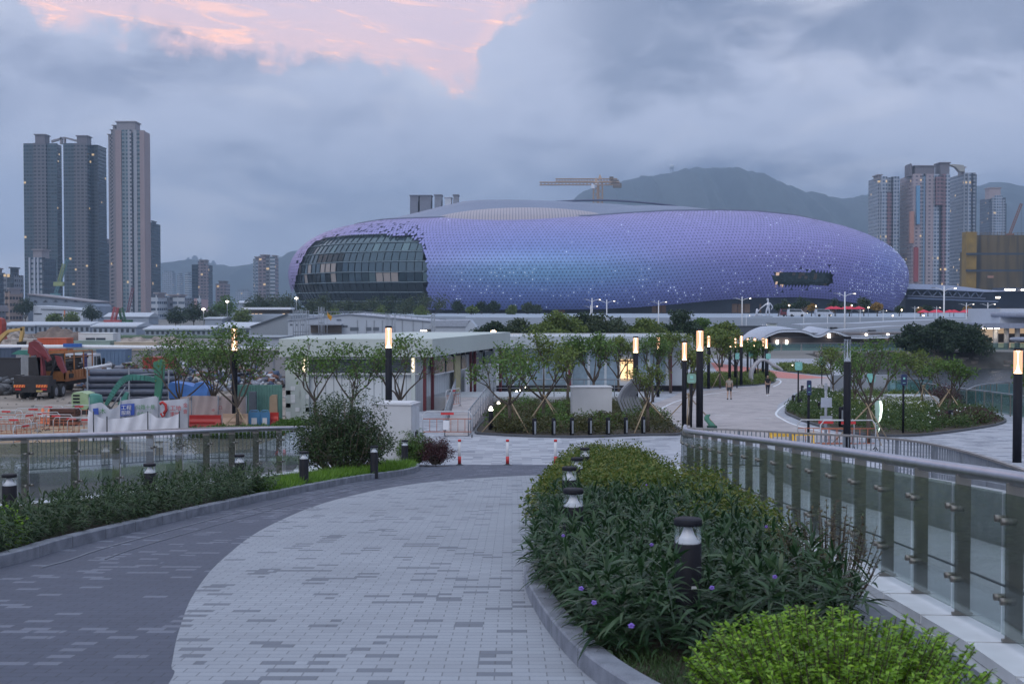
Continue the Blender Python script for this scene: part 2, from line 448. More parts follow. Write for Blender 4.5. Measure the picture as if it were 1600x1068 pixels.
L_HAZE = leafmat('far_leaf', [(0.035, 0.056, 0.034), (0.056, 0.084, 0.043), (0.084, 0.112, 0.048)])
L_RUEL = leafmat('ruellia_leaf', [(0.010, 0.034, 0.015), (0.020, 0.056, 0.020), (0.033, 0.079, 0.031), (0.050, 0.090, 0.041)], .2, .38)
L_LIME = leafmat('lime_leaf', [(0.081, 0.168, 0.015), (0.138, 0.280, 0.020), (0.207, 0.381, 0.030), (0.310, 0.493, 0.050)], .3)
L_AZAL = leafmat('azalea_leaf', [(0.043, 0.086, 0.016), (0.075, 0.130, 0.022), (0.128, 0.162, 0.031), (0.181, 0.184, 0.044)])
L_GRASS = leafmat('grass_leaf', [(.07, .16, .018), (.12, .24, .025), (.17, .31, .04)], .35)
L_BROWN = leafmat('bronze_leaf', [(.07, .045, .025), (.10, .08, .035), (.06, .09, .03)])
L_WINE = leafmat('wine_leaf', [(.06, .02, .03), (.09, .03, .04), (.05, .035, .03)])
L_WARMLIT = leafmat('warm_lit_leaf', [(.30, .17, .04), (.4, .25, .06), (.22, .14, .04)])  # warm lamp light on the crowns is put into the leaf colour
PURPLE = mat('purple_petal', (.22, .13, .55), .6)
FWHITE = mat('white_petal', (.75, .75, .78), .6)
YELLOW = mat('yellow_paint', (.70, .42, .06), .5)
# ============================================================ foliage helpers
def unit(a): return a/np.maximum(np.linalg.norm(a, axis=1, keepdims=True), 1e-9)
def leaves(name, B, D, L, W, droop, m_, parent=None, seg=3):
    n_ = len(B); D = unit(D); L = np.broadcast_to(L, (n_,)); W = np.broadcast_to(W, (n_,)); droop = np.broadcast_to(droop, (n_,))
    rd = rng.normal(size=(n_, 3))*.35+np.array([0, 0, 1.0])
    S = unit(np.cross(D, rd))
    ts = {1: [0, 1], 2: [0, .5, 1], 3: [0, .3, .65, 1], 4: [0, .2, .45, .75, 1]}[seg]
    ws = {1: [1, .3], 2: [.3, 1, .06], 3: [.25, 1, .75, .05], 4: [.2, .9, 1, .6, .04]}[seg]
    V = np.zeros((n_, (seg+1)*2, 3))
    for i, (t, w) in enumerate(zip(ts, ws)):
        c = B+D*(L*t)[:, None]; c[:, 2] -= droop*L*t*t
        V[:, 2*i] = c-S*(W*w/2)[:, None]; V[:, 2*i+1] = c+S*(W*w/2)[:, None]
    F = []
    for i in range(seg): F.append([2*i, 2*i+1, 2*i+3, 2*i+2])
    F = np.array(F)[None]+(np.arange(n_)*(seg+1)*2)[:, None, None]
    return raw(name, V.reshape(-1, 3), F.reshape(-1, 4), m_, parent)
def diamonds(Pn, size, aspect=.5, bias=None, bstr=.6):
    """small folded leaf faces at points: returns V, F"""
    n_ = len(Pn); D = unit(rng.normal(size=(n_, 3))*np.array([1, 1, .6])+np.array([0, 0, .15]))
    if bias is not None: D = unit(D+bias*bstr)
    S = unit(np.cross(D, unit(rng.normal(size=(n_, 3)))))
    s = (size*rng.uniform(.65, 1.3, n_))[:, None]
    V = np.zeros((n_, 4, 3)); V[:, 0] = Pn; V[:, 1] = Pn+D*s*.5+S*s*aspect/2; V[:, 2] = Pn+D*s; V[:, 3] = Pn+D*s*.5-S*s*aspect/2
    V[:, 2, 2] -= (s[:, 0]*.15)
    F = np.arange(n_*4).reshape(n_, 4)
    return V.reshape(-1, 3), F
def mounds(name, poly, n_m, rad, hgt, per, size, m_, fn=g, aspect=.5, base=.1, edge=None, parent=None, xy=None):
    c = scatter(poly, n_m) if xy is None else np.array(xy)
    n_m = len(c)
    r = rng.uniform(*rad, n_m); h = rng.uniform(*hgt, n_m)
    idx = np.repeat(np.arange(n_m), per); N_ = len(idx)
    d = unit(rng.normal(size=(N_, 3))); d[:, 2] = np.abs(d[:, 2])
    lump = 1+.16*np.sin(d[:, 0]*7+idx*1.7)*np.cos(d[:, 1]*6+idx)
    k = np.where(rng.random(N_) < .75, rng.uniform(.82, 1.08, N_), rng.uniform(.3, .85, N_))*lump
    Pn = np.stack([c[idx, 0]+d[:, 0]*r[idx]*k, c[idx, 1]+d[:, 1]*r[idx]*k, d[:, 2]*h[idx]*k+base], 1)
    Pn[:, 2] += np.array([fn(y) for y in c[:, 1]])[idx]
    V, F = diamonds(Pn, size, aspect, d)
    return raw(name, V, F, m_, parent)
def grass(name, poly, n_, L, W, m_, fn=g, base=.1, droop=.35, spread=.5, parent=None):
    xy = scatter(poly, n_); B = np.column_stack([xy, np.array([fn(y) for y in xy[:, 1]])+base])
    D = rng.normal(size=(n_, 3))*spread; D[:, 2] = 1
    return leaves(name, B, D, rng.uniform(*L, n_), rng.uniform(*W, n_), droop*rng.uniform(.2, 1.4, n_), m_, parent, seg=2)
def branches(h, trunk_h, spread, seed, levels=4, kids_=(3, 3, 3, 2), r0=.06, lean=.03, upb=.5):
    """a branching skeleton; returns builder and twig tips"""
    rr = random.Random(seed); mb = MB(); tips = []
    top = Vector((rr.uniform(-lean, lean)*h, rr.uniform(-lean, lean)*h, trunk_h))
    mid = top*.5+Vector((rr.uniform(-.05, .05), rr.uniform(-.05, .05), 0))
    mb.tube([(0, 0, -.05), mid, top], [r0*1.15, r0*.95, r0*.8], 7)
    L0 = (h-trunk_h)
    def grow(p, d, L, r, lv):
        if lv >= levels: tips.append((p, d)); return
        k = kids_[lv]; a0 = rr.uniform(0, 2*PI)
        for i in range(k):
            a = a0+2*PI*i/k+rr.uniform(-.5, .5)
            out_ = Vector((math.cos(a), math.sin(a), 0))
            if lv == 0: nd = (out_*spread+Vector((0, 0, 1))*rr.uniform(.8, 1.9)).normalized()
            else: nd = (d*.9+out_*rr.uniform(.35, .8)*spread+Vector((0, 0, upb*rr.uniform(0, 1)))).normalized()
            l = L*rr.uniform(.75, 1.2); bend = Vector((rr.uniform(-.1, .1), rr.uniform(-.1, .1), rr.uniform(0, .12)))*l
            q = p+nd*l*.5+bend; e = p+nd*l
            mb.tube([p, q, e], [r, r*.8, r*.55], 5 if lv < 2 else 4, caps=False)
            if lv >= 1 and rr.random() < .7: tips.append((q, nd))
            grow(e, nd, L*rr.uniform(.55, .78), r*.58, lv+1)
    grow(top, Vector((0, 0, 1)), L0*.42, r0*.62, 0)
    if rr.random() < .9:
        p = top; e = top+Vector((rr.uniform(-.1, .1)*L0, rr.uniform(-.1, .1)*L0, L0*.6)); mb.tube([p, (p+e)/2, e], [r0*.7, r0*.45, r0*.25], 5, caps=False)
        grow(e, Vector((0, 0, 1)), L0*.25, r0*.3, 1)
    return mb, tips
def tree(name, label, loc, h, trunk_h=1.5, spread=.8, seed=0, per=14, size=.13, m_=None, bark=None, group=None, r0=.06, clump=.28, levels=4,
         kids_=(3, 3, 3, 2), stakes=0, cat='tree', aspect=.55, upb=.5, flat=.85):
    root = thing(name, label, cat, loc, 0, group)
    mb, tips = branches(h, trunk_h, spread, seed, levels, kids_, r0, upb=upb)
    zmax = max(t[0].z for t in tips); k = h/ max(zmax, .1)*.97
    # rescale upper part to reach the wanted height
    s_ = (h*.97-trunk_h)/(zmax-trunk_h)
    mb.v = [(x, y, z if z < trunk_h else trunk_h+(z-trunk_h)*s_) for x, y, z in mb.v]
    tp = np.array([[t[0].x, t[0].y, trunk_h+(t[0].z-trunk_h)*s_ if t[0].z > trunk_h else t[0].z] for t in tips])
    mb.build('trunk', bark or BARK, root)
    idx = np.repeat(np.arange(len(tp)), per); N_ = len(idx)
    off = unit(rng.normal(size=(N_, 3)))*(rng.random((N_, 1))**.5)*clump; off[:, 2] *= flat
    V, F = diamonds(tp[idx]+off, size, aspect, unit(off))
    raw('crown', V, F, m_ or L_MID, root)
    for i in range(stakes):
        a = 2*PI*i/stakes+.5+seed; L = 1.25
        st = MB(); st.tube([(math.cos(a)*L, math.sin(a)*L, -.05), (math.cos(a)*-.12, math.sin(a)*-.12, 1.45)], .028, 6); st.build('support_stake', WOODST, root)
    return root

# ============================================================ the ground, water, ramp and plaza
gp = [(-3500, -200), (3500, -200), (3500, 60), (34, 60), (34.5, 100), (38, 140), (43, 188), (60, 197), (300, 200), (3500, 206), (3500, 6000), (-3500, 6000)]
sheet('ground', gp, 0.0, GRND, fn=lambda y: 0, breaks=())
wt = bpy.data.materials.new('water'); wt.use_nodes = True; _n = N(wt.node_tree); _b = wt.node_tree.nodes['Principled BSDF']
_b.inputs['Base Color'].default_value = (.03, .045, .06, 1); _b.inputs['Roughness'].default_value = .12
_tc = _n('ShaderNodeTexCoord'); _mp = _n('ShaderNodeMapping', {0: _tc.outputs['Object'], 'Scale': (.5, 1.1, 1)})
_nz = _n('ShaderNodeTexNoise', {0: _mp.outputs[0], 'Scale': 1.6, 'Detail': 5.0})
_bp = _n('ShaderNodeBump', {'Height': _nz.outputs['Fac'], 'Strength': .55, 'Distance': .25}); wt.node_tree.links.new(_bp.outputs[0], _b.inputs['Normal'])
w = MB(); w.add([(25, 40, -2.5), (3500, 40, -2.5), (3500, 260, -2.5), (25, 260, -2.5)], [(0, 1, 2, 3)]); tag(w.build('water', wt), kind='structure')
# site ground (left) and sand strip
sheet('site_ground', [(-160, 58), (-16, 58), (-10, 64), (-10, 128), (-160, 128)], .004, DIRT, fn=lambda y: 0, breaks=())
p_ = [G(0, 692, lambda y: 0), G(135, 690, lambda y: 0), G(138, 668, lambda y: 0), G(90, 664, lambda y: 0), G(0, 674, lambda y: 0)]
sheet('sand_strip', [(v.x, v.y) for v in p_], .012, SAND, fn=lambda y: 0, breaks=())
# --- rails' plan curves
RR = [(2.75, 4.0), (3.05, 6.2), (3.27, 8.2), (3.36, 10), (3.55, 14.3), (3.62, 18), (3.62, 22.5), (3.72, 27), (4.2, 31), (4.72, 34.8)]
RL = [(-11.2, 13.5), (-10.2, 16), (-8.35, 20), (-7.3, 23), (-6.6, 26.3), (-5.9, 29.4), (-5.2, 32.0)]
RRs = [(p.x, p.y) for p in smooth_pts([(x, y, 0) for x, y in RR], 8)]
RLs = [(p.x, p.y) for p in smooth_pts([(x, y, 0) for x, y in RL], 8)]
KL = [(-5.9, 9.0)]+[(v.x, v.y) for v in [G(a, b) for a, b in [(0, 887), (120, 853), (330, 801), (450, 774), (560, 752), (625, 743), (650, 737)]]]+[(-2.55, 34.9), (-2.9, 35.9)]
KR = [(1.35, 4.5), (.82, 6.2)]+[(v.x, v.y) for v in [G(a, b) for a, b in [(929, 1066), (862, 996), (824, 930), (821, 893), (836, 842), (860, 800), (882, 765), (903, 736)]]]+[(2.2, 31.5), (2.9, 34.6), (3.7, 35.8)]
KLs = [(p.x, p.y) for p in smooth_pts([(x, y, 0) for x, y in KL], 6)]
KRs = [(p.x, p.y) for p in smooth_pts([(x, y, 0) for x, y in KR], 6)]
ramp_l = [(x-.35, y) for x, y in RLs]; ramp_r = [(x+2.2, y) for x, y in RRs]
poly = [(-14, 3)]+[(-12.5, 11)]+ramp_l+[(-6.2, 37), (5.2, 37)]+ramp_r[::-1]+[(5.2, 3)]
o = sheet('ramp', poly, -.004, CONC, depth=1.2)
# dark pavers everywhere between kerbs, light band on top
dk = [(-6.5, 4)]+KLs+[(-3.2, 37), (4.0, 37)]+KRs[::-1]+[(1.8, 4)]
sheet('dark_paving', dk, .004, PAVE_D)
ed = [(-1.6, 4)]+[(v.x, v.y) for v in [G(a, b) for a, b in [(262, 1072), (268, 1040), (280, 985), (305, 925), (350, 872), (420, 822), (520, 782), (640, 757), (760, 746), (868, 741)]]]
ed = [(p.x, p.y) for p in smooth_pts([(x, y, 0) for x, y in ed], 6)]
lt = ed+[(2.2, 32.2)]+[q for q in KRs[::-1] if q[1] < 31.5]
sheet('light_paving', lt, .008, PAVE_L)
def ribbon(name, pts, w_, h_, m_, off=.004, fn=g, side=0, kind='structure', seglen=None, parent=None):
    """a kerb of real section along plan points"""
    mb = MB(); k = len(pts); L, Rr = [], []
    for i in range(k):
        a = Vector((*pts[max(i-1, 0)][:2],)); b = Vector((*pts[min(i+1, k-1)][:2],)); t = (b-a).normalized(); nn = Vector((-t.y, t.x))
        p = Vector(pts[i][:2]); s0, s1 = {0: (-w_/2, w_/2), 1: (0, w_), -1: (-w_, 0)}[side]
        L.append(p+nn*s0); Rr.append(p+nn*s1)
    vs = []
    for a, b in zip(L, Rr):
        za, zb = fn(a.y)+off, fn(b.y)+off
        c = min(.012, h_*.3)
        i_ = (b-a).normalized()*c
        vs += [(a.x, a.y, za-.03), (a.x, a.y, za+h_-c), (a.x+i_.x, a.y+i_.y, za+h_), (b.x-i_.x, b.y-i_.y, zb+h_), (b.x, b.y, zb+h_-c), (b.x, b.y, zb-.03)]
    fs = []
    for i in range(k-1):
        for j in range(5): fs.append((i*6+j, i*6+j+1, (i+1)*6+j+1, (i+1)*6+j))
    fs.append((5, 4, 3, 2, 1, 0)); e = (k-1)*6; fs.append((e, e+1, e+2, e+3, e+4, e+5))
    fs = [tuple(reversed(f)) for f in fs]
    mb.add(vs, fs)
    o = mb.build(name, m_, parent)
    if kind: o['kind'] = kind
    return o
kerbm = bpy.data.materials.new('kerb_stone'); kerbm.use_nodes = True
_n = N(kerbm.node_tree); _b = kerbm.node_tree.nodes['Principled BSDF']; _tc = _n('ShaderNodeTexCoord')
_s = _n('ShaderNodeSeparateXYZ', {0: _tc.outputs['Object']}); _w = _n.m('FRACT', _n.m('ADD', _s.outputs[1], _n.m('MULTIPLY', _s.outputs[0], .35)))
_j = _n.m('LESS_THAN', _w, .012)
_nz = _n('ShaderNodeTexNoise', {0: _tc.outputs['Object'], 'Scale': 5.0, 'Detail': 6.0}); _nf = _n('ShaderNodeTexNoise', {0: _tc.outputs['Object'], 'Scale': 150.0, 'Detail': 2.0})
_c = _n.ramp(_n.m('ADD', _n.m('MULTIPLY', _nz.outputs['Fac'], .6), _n.m('MULTIPLY', _nf.outputs['Fac'], .4)), [(.35, lin('5f6470')), (.65, lin('8b909c'))])
_c = _n.mix(_j, _c, lin('33363d')); kerbm.node_tree.links.new(_c, _b.inputs['Base Color']); _b.inputs['Roughness'].default_value = .7
ribbon('kerb_left', KLs, .16, .13, kerbm, side=1)
ribbon('kerb_right', KRs, .16, .13, kerbm, side=-1)
LINEM = mat('drain_line', '6a6f7c', .7)
# channel drain beside the left kerb
ribbon('channel_drain', [(x+.42, y-.02) for x, y in KLs[6:-12]], .03, .006, LINEM, .008)
ribbon('channel_drain', [(x+.78, y-.02) for x, y in KLs[8:-14]], .015, .006, LINEM, .008)
# planters
pr = [q for q in KRs if q[1] > 5]; pr_in = [(x+.12, y) for x, y in pr]
PLR = pr_in+[(x-.85-max(0, y-27)*.06, y) for x, y in RRs[::-1] if 5 < y < 34]
sheet('planter_soil', PLR, .07, SOIL)
kl_in = [(x-.1, y) for x, y in KLs]
PLL = kl_in+[(-3.6, 36.2), (-4.6, 35.6), (-5.0, 33)]+[(x+.3, y) for x, y in RLs[::-1]]+[(-9, 9)]
sheet('planter_soil', PLL, .07, SOIL)
ribbon('gutter', [(x-.62, y) for x, y in RRs], .42, .02, DARKCH, .004)
# plaza
RB2 = [(p.x, p.y) for p in smooth_pts([(5.0, 36.6, 0), (6.4, 36.1, 0), (7.9, 35.2, 0), (9.2, 34.4, 0), (10.3, 33.3, 0), (10.85, 31, 0), (10.9, 27.5, 0), (10.6, 22, 0), (10.3, 17, 0)], 5)]
gpz = lambda y: g(max(y, 37.0))
fence_pix = [(1640, 664), (1600, 655), (1540, 643), (1480, 632), (1440, 622)]
fb = [G(a, b, gpz) for a, b in fence_pix]
plz = [(-9, 44), (-6.2, 40), (-6.2, 37), (4.75, 37)]+[(x, y) for x, y in RB2[1:]]+[(10.3, 12), (40, 12), (40, 50)]+[(v.x+.4, v.y+.4) for v in fb]+[(32.5, 98), (34.5, 115), (37, 140), (40, 170), (-20, 170), (-20, 98), (-9, 92)]
sheet('plaza', plz, .001, PAVE_P, fn=gpz, depth=2.6)
# lower path, ledge and wall seen through the right glass
ribbon('ledge_paving', [(x+1.15, y) for x, y in RRs], 1.9, .01, mat('ledge', 'b3b8c2', .7, var=.08), .0)
ribbon('ledge_kerb', [(x+1.0, y) for x, y in RRs], .03, .012, DARKCH, .012)
o = ribbon('retaining_wall', [(x+2.3, y) for x, y in RRs], .25, .62, mat('wall_grey', '8f9499', .85, var=.15), 0); del o['kind']
tag(o, 'low grey wall along the outer edge of the right ramp ledge', 'wall')
# side walkway on the left with its own wall
SW = [(p.x, p.y) for p in smooth_pts([(-14.6, 38.2, 0), (-13.2, 39, 0), (-11, 40.6, 0), (-9, 41.3, 0), (-6.4, 41.5, 0)], 5)]
swp = SW+[(-6.3, 44), (-9, 44)]+[(x-1.2, y+2.3) for x, y in SW[::-1]]
sheet('side_path', swp, 0, PAVE_P, fn=lambda y: 1.82, depth=2.2, breaks=())
# road strip seen through the left glass
sheet('service_road', [(-40, 14), (-12, 14), (-6.8, 37), (-40, 30)], .02, mat('asphalt_pale', '6d7280', .9, var=.1, vs=.6, bump=.2), fn=lambda y: .1, breaks=())
ribbon('road_kerb', [(-30, 22), (-18, 26.5), (-13, 30), (-9, 36)], .15, .14, KERB, .12, fn=lambda y: 0)

# ============================================================ railings
def along(pts, step, start=0.0):
    """points and tangents every `step` metres"""
    o = []; acc = start; L = 0
    for i in range(len(pts)-1):
        a = Vector(pts[i]); b = Vector(pts[i+1]); l = (b-a).length
        while acc <= L+l:
            t = (acc-L)/l; o.append((a+(b-a)*t, (b-a).normalized())); acc += step
        L += l
    return o
def glass_rail(name, label, pts, fn, step, inward, plinth=True, pw=.11):
    root = thing(name, label, 'railing', (pts[0][0], pts[0][1], fn(pts[0][1])))
    og = root.location
    st = along(pts, step)
    hp = MB(); hp.tube([(p[0], p[1], fn(p[1])+1.15) for p in pts], .052, 14); hp.build('handrail', STEEL, root, og)
    for i, (p, t) in enumerate(st):
        z = fn(p.y); a = math.atan2(t.y, t.x)
        nn = Vector((-t.y, t.x))*inward
        pb = MB(); pb.box((p.x, p.y, z+.6), (.018, pw, 1.04), a+PI/2+PI/2)   # flat plate across the rail line
        pb.box((p.x, p.y, z+.09), (.03, .15, .02), a)
        post = pb.build('post', STEELP, root, og)
        if i+1 < len(st):
            q, t2 = st[i+1]; zq = fn(q.y)
            a0 = p+nn*.075+t*.02; b0 = q+nn*.075-t2*.03
            th = nn*.012
            gb = MB()
            v = [(a0.x, a0.y, z+.14), (b0.x, b0.y, zq+.14), (b0.x, b0.y, zq+1.06), (a0.x, a0.y, z+1.06)]
            v2 = [(x+th.x, y+th.y, zz) for x, y, zz in v]
            gb.add(v+v2, [(0, 1, 2, 3), (7, 6, 5, 4), (0, 4, 5, 1), (1, 5, 6, 2), (2, 6, 7, 3), (3, 7, 4, 0)])
            pane = gb.build('glass_panel', GLASS, root, og)
            for (c0, zz, tt) in ((a0, z, t), (b0, zq, -t2)):
                for hz in (.36, .88):
                    c = c0+tt*.045
                    cb = MB(); cb.tube([(c.x-nn.x*.06, c.y-nn.y*.06, zz+hz), (c.x+nn.x*.035, c.y+nn.y*.035, zz+hz)], .024, 10)
                    cb.box((c.x-tt.x*.03-nn.x*.03, c.y-tt.y*.03-nn.y*.03, zz+hz), (.07, .02, .03), math.atan2(tt.y, tt.x))
                    cb.build('clamp', STEELP, pane, og)
            if plinth:
                c = (p+q)/2; sb = MB(); L_ = (q-p).length-.035
                pts4 = []
                d = (q-p).normalized(); n2 = Vector((-d.y, d.x))*inward
                A = p+d*.02; B_ = q-d*.015
                for (qq, zq_) in ((A, z), (B_, zq)):
                    pts4.append((qq+n2*.30, zq_)); pts4.append((qq-n2*.10, zq_))
                h_ = .075
                (a1, z1), (a2, _), (b1, z2), (b2, _) = pts4
                sb.add([(a1.x, a1.y, z1), (a2.x, a2.y, z1), (b2.x, b2.y, z2), (b1.x, b1.y, z2), (a1.x, a1.y, z1+h_), (a2.x, a2.y, z1+h_), (b2.x, b2.y, z2+h_), (b1.x, b1.y, z2+h_)],
                       [(0, 1, 2, 3), (7, 6, 5, 4), (0, 4, 5, 1), (1, 5, 6, 2), (2, 6, 7, 3), (3, 7, 4, 0)])
                sb.build('plinth_block', CONCW, root, og)
    return root
glass_rail('glass_railing', 'glass railing with round steel handrail and white plinth blocks right of the planting bed', [q for q in RRs if q[1] > 4.9], g, 1.12, 1)
glass_rail('glass_railing', 'curved glass railing with round steel handrail behind the low hedge on the left', [q for q in RLs if q[1] > 15], g, 1.25, -1, True, .15)
def baluster_rail(name, label, pts, z0, hgt=1.1, step=.125, post_step=1.5, m_=None):
    m_ = m_ or GALV
    root = thing(name, label, 'railing', (pts[0][0], pts[0][1], z0)); og = root.location
    hb = MB()
    for i in range(len(pts)-1):
        a, b = Vector(pts[i]), Vector(pts[i+1]); d = (b-a); c = (a+b)/2
        hb.box((c.x, c.y, z0+hgt), (d.length+.02, .12, .05), math.atan2(d.y, d.x)); 
    hb.build('top_rail', mat('taupe_metal', '8d8a8b', .5, .3), root, og)
    lb = MB()
    for i in range(len(pts)-1):
        a, b = Vector(pts[i]), Vector(pts[i+1]); d = (b-a); c = (a+b)/2
        lb.box((c.x, c.y, z0+.12), (d.length+.02, .04, .04), math.atan2(d.y, d.x))
    lb.build('bottom_rail', m_, root, og)
    bb = MB()
    for p, t in along(pts, step):
        bb.box((p.x, p.y, z0+hgt/2+.05), (.016, .05, hgt-.12), math.atan2(t.y, t.x))
    o = bb.build('balusters', m_, root, og); o['kind'] = 'stuff'
    for p, t in along(pts, post_step):
        pb = MB(); pb.box((p.x, p.y, z0+hgt/2), (.05, .10, hgt), math.atan2(t.y, t.x)); pb.build('post', m_, root, og)
    return root
baluster_rail('baluster_railing', 'grey baluster railing curving round the edge of the upper plaza on the right', [(x, y) for x, y in RB2], gpz(37))
baluster_rail('baluster_railing', 'grey baluster railing of the side path seen over the left glass railing', SW, 1.82)

# ============================================================ lamp bollards
def lamp_bollard():
    root = thing('bollard_light', '', 'bollard light', (0, 0, 0))
    MB().lathe([(.098, 0), (.098, .012), (.092, .02), (.092, .68), (.088, .685)], n=24).build('post', BLACK, root)
    MB().lathe([(.086, .683), (.07, .70), (.048, .735), (.030, .78), (.022, .815)], n=24).build('reflector_cone', mat('cone_white', 'e2e5ee', .4, var=.02), root)
    MB().lathe([(.090, .684), (.090, .812)], n=24).build('lens', GLASSC, root)
    MB().lathe([(.093, .806), (.095, .812), (.095, .842), (.088, .85)], n=24).build('cap', BLACK, root)
    return root
LB = lamp_bollard(); ow = {}
def bdist(py): return .75/((py-480)/2000-.08)
bl = [(1076, 815, 'black bollard light rising from the dark strappy plants, the largest and nearest one'),
      (896, 767, 'black bollard light whose lamp head just clears the left edge of the planting bed'),
      (890, 732, 'black bollard light standing tall at the left rim of the planting bed'),
      (902, 717, 'black bollard light cap and cone behind two nearer ones at the bed rim'),
      (914, 701, 'farthest bollard light half sunk in the green shrubs of the right bed'),
      (12, 742, 'black bollard light in the hedge at the left border of the photo'),
      (232, 725, 'black bollard light with its head above the middle of the left hedge'),
      (373, 711, 'black bollard light at the far end of the dark left hedge'),
      (474, 706, 'black bollard light in the bright grass left of the big bush'),
      (584, 697, 'bollard light half hidden inside the big bush by the cabinet'),
      (632, 688, 'black bollard light standing in front of the grey electric cabinet')]
for i, (px, py, lb) in enumerate(bl):
    d = bdist(py) if i < 5 else .84/((py-480)/2000-.08); x = (px-800)/2000*d
    if i == 0: r_ = LB; r_.location = (x, d, g(d)+.02); r_['label'] = lb
    else: r_ = dup(LB, (x, d, g(d)+.02), 0, lb)
    if i > 4: r_.scale = (1, 1, .88)
    r_['group'] = 'bollard lights along the ramp'
# small white tag on the nearest one
tg = MB(); tg.box((.03, -.0935, .40), (.035, .002, .022)); tg.build('sticker', WHITE, LB)

# ============================================================ planting on the ramp
def stalks(name, poly, n_, per, h, L, W, m_, base=.07, lab=None, seg=3):
    xy = scatter(poly, n_); hh = rng.uniform(*h, n_)
    idx = np.repeat(np.arange(n_), per); N_ = len(idx)
    t = rng.uniform(.15, 1, N_)
    gz = np.array([g(y) for y in xy[:, 1]])+base
    lean = rng.normal(size=(n_, 2))*.12
    B = np.stack([xy[idx, 0]+lean[idx, 0]*t, xy[idx, 1]+lean[idx, 1]*t, gz[idx]+hh[idx]*t], 1)
    a = rng.uniform(0, 2*PI, N_); e = np.where(t > .8, rng.uniform(.5, 1.4, N_), rng.uniform(-.05, .7, N_))
    D = np.stack([np.cos(a)*np.cos(e), np.sin(a)*np.cos(e), np.sin(e)], 1)
    o = leaves(name, B, D, rng.uniform(*L, N_), rng.uniform(*W, N_), rng.uniform(.15, .7, N_), m_, seg=seg)
    o['kind'] = 'stuff'
    return o
def sub(poly, y0, y1, f=None):
    p = clip_y(clip_y([tuple(q[:2]) for q in poly], y0, False), y1, True)
    return p
PLN = pr_in+[(x-1.12, y) for x, y in RRs[::-1] if 5 < y < 34]
near = sub(PLN, 7.6, 16.5)
stalks('strappy_plants', near, 760, 30, (.35, .62), (.11, .24), (.014, .03), L_RUEL, seg=4)
stalks('strappy_plants', sub(PLR, 16, 20), 120, 24, (.3, .5), (.11, .2), (.014, .028), L_RUEL)
nd = [(x, y) for x, y in KRs if 7.5 < y < 17]; edge_strip = [(x+.12, y) for x, y in nd]+[(x+.75, y) for x, y in nd[::-1]]
stalks('strappy_plants', edge_strip, 150, 26, (.2, .42), (.11, .22), (.014, .028), L_RUEL, seg=4)
grass('bed_grass', [(x+.1, y) for x, y in KRs if 5 < y < 13]+[(x+.5, y) for x, y in KRs[::-1] if 5 < y < 13], 5200, (.05, .13), (.004, .008), leafmat('bedgrass', [(.03, .06, .02), (.05, .1, .03)]), base=.06)['kind'] = 'stuff'
g1 = sub([(1.2, 5), (2.4, 5), (2.6, 8), (.7, 8)], 5, 8)
grass('bed_grass', g1, 5000, (.06, .15), (.004, .008), MATS['bedgrass'], base=.06)['kind'] = 'stuff'
mounds('azalea_shrubs', sub(PLR, 17.2, 34.5), 120, (.35, .6), (.42, .68), 950, .062, L_AZAL, aspect=.5)['kind'] = 'stuff'
mounds('azalea_shrubs', [(2.0, 12.5), (2.65, 12.5), (2.75, 17.5), (1.3, 17.5)], 16, (.35, .5), (.45, .6), 1100, .05, L_AZAL)['kind'] = 'stuff'
# purple flowers scattered over the strappy plants
fx = [(1210, 900), (1197, 822), (1112, 917), (1018, 850), (986, 976), (908, 918), (1010, 757), (928, 940), (880, 836)]
fn_ = ['purple flower beside the bronze shrub on the right of the bed', 'purple flower high in the bed near the glass railing', 'purple flower just right of the nearest bollard light', 'purple flower left of the nearest bollard cap', 'lowest purple flower, below and left of the nearest bollard', 'purple flower low in the left part of the bed', 'farthest purple flower near the green azalea shrubs', 'purple flower under the left rim of the bed', 'purple flower close to the path edge of the bed']
for i, (px, py) in enumerate(fx):
    d = (1.6-.60-.07)/((py-480)/2000-.08); 
    c = P(px, py, d); fl = MB()
    for k in range(5):
        a = k*2*PI/5+i; q = (c.x+math.cos(a)*.0075, c.y-.01, c.z+math.sin(a)*.0075)
        fl.lathe([(.002, -.003), (.0075, -.002), (.0075, .002), (.003, .004)], q, 7)
    tag(fl.build('purple_flower', PURPLE), fn_[i], 'flower', 'purple flowers in the right planting bed')
# lime shrub bottom right
lr = thing('lime_shrub', 'bright lime green shrub at the bottom of the photo in front of the dark plants', 'shrub', (1.52, 5.95, g(6)+.07))
def shrub_arch(root, n_st, rad, h, L, W, m_, spread=.6, per=36, stem_m=None):
    mb = MB(); Bs, Ds = [], []
    for i in range(n_st):
        a = random.uniform(0, 2*PI); r_ = rad*math.sqrt(random.random()); hx = h*random.uniform(.7, 1.12)*(1-.35*(r_/rad)**2)
        p0 = Vector((r_*.55*math.cos(a), r_*.55*math.sin(a)*1.2, 0)); p1 = Vector((r_*1.0*math.cos(a), r_*1.2*math.sin(a), hx*.6)); p2 = Vector((r_*1.22*math.cos(a), r_*1.45*math.sin(a), hx))
        mb.tube([p0, p1, p2], [.005, .004, .002], 4, caps=False)
        for k in range(per):
            t = .15+.85*k/per; q = p0*(1-t)**2+p1*2*t*(1-t)+p2*t*t; b = random.uniform(0, 2*PI)
            Bs.append(q); Ds.append((math.cos(b), math.sin(b), random.uniform(.1, .9)))
    mb.build('stems', stem_m or BARK, root)
    k = len(Bs); leaves('leaf_mass', np.array([tuple(b) for b in Bs]), np.array(Ds), rng.uniform(*L, k), rng.uniform(*W, k), rng.uniform(0, .3, k), m_, root, seg=2)
shrub_arch(lr, 460, .60, .53, (.018, .046), (.010, .022), L_LIME, per=66)
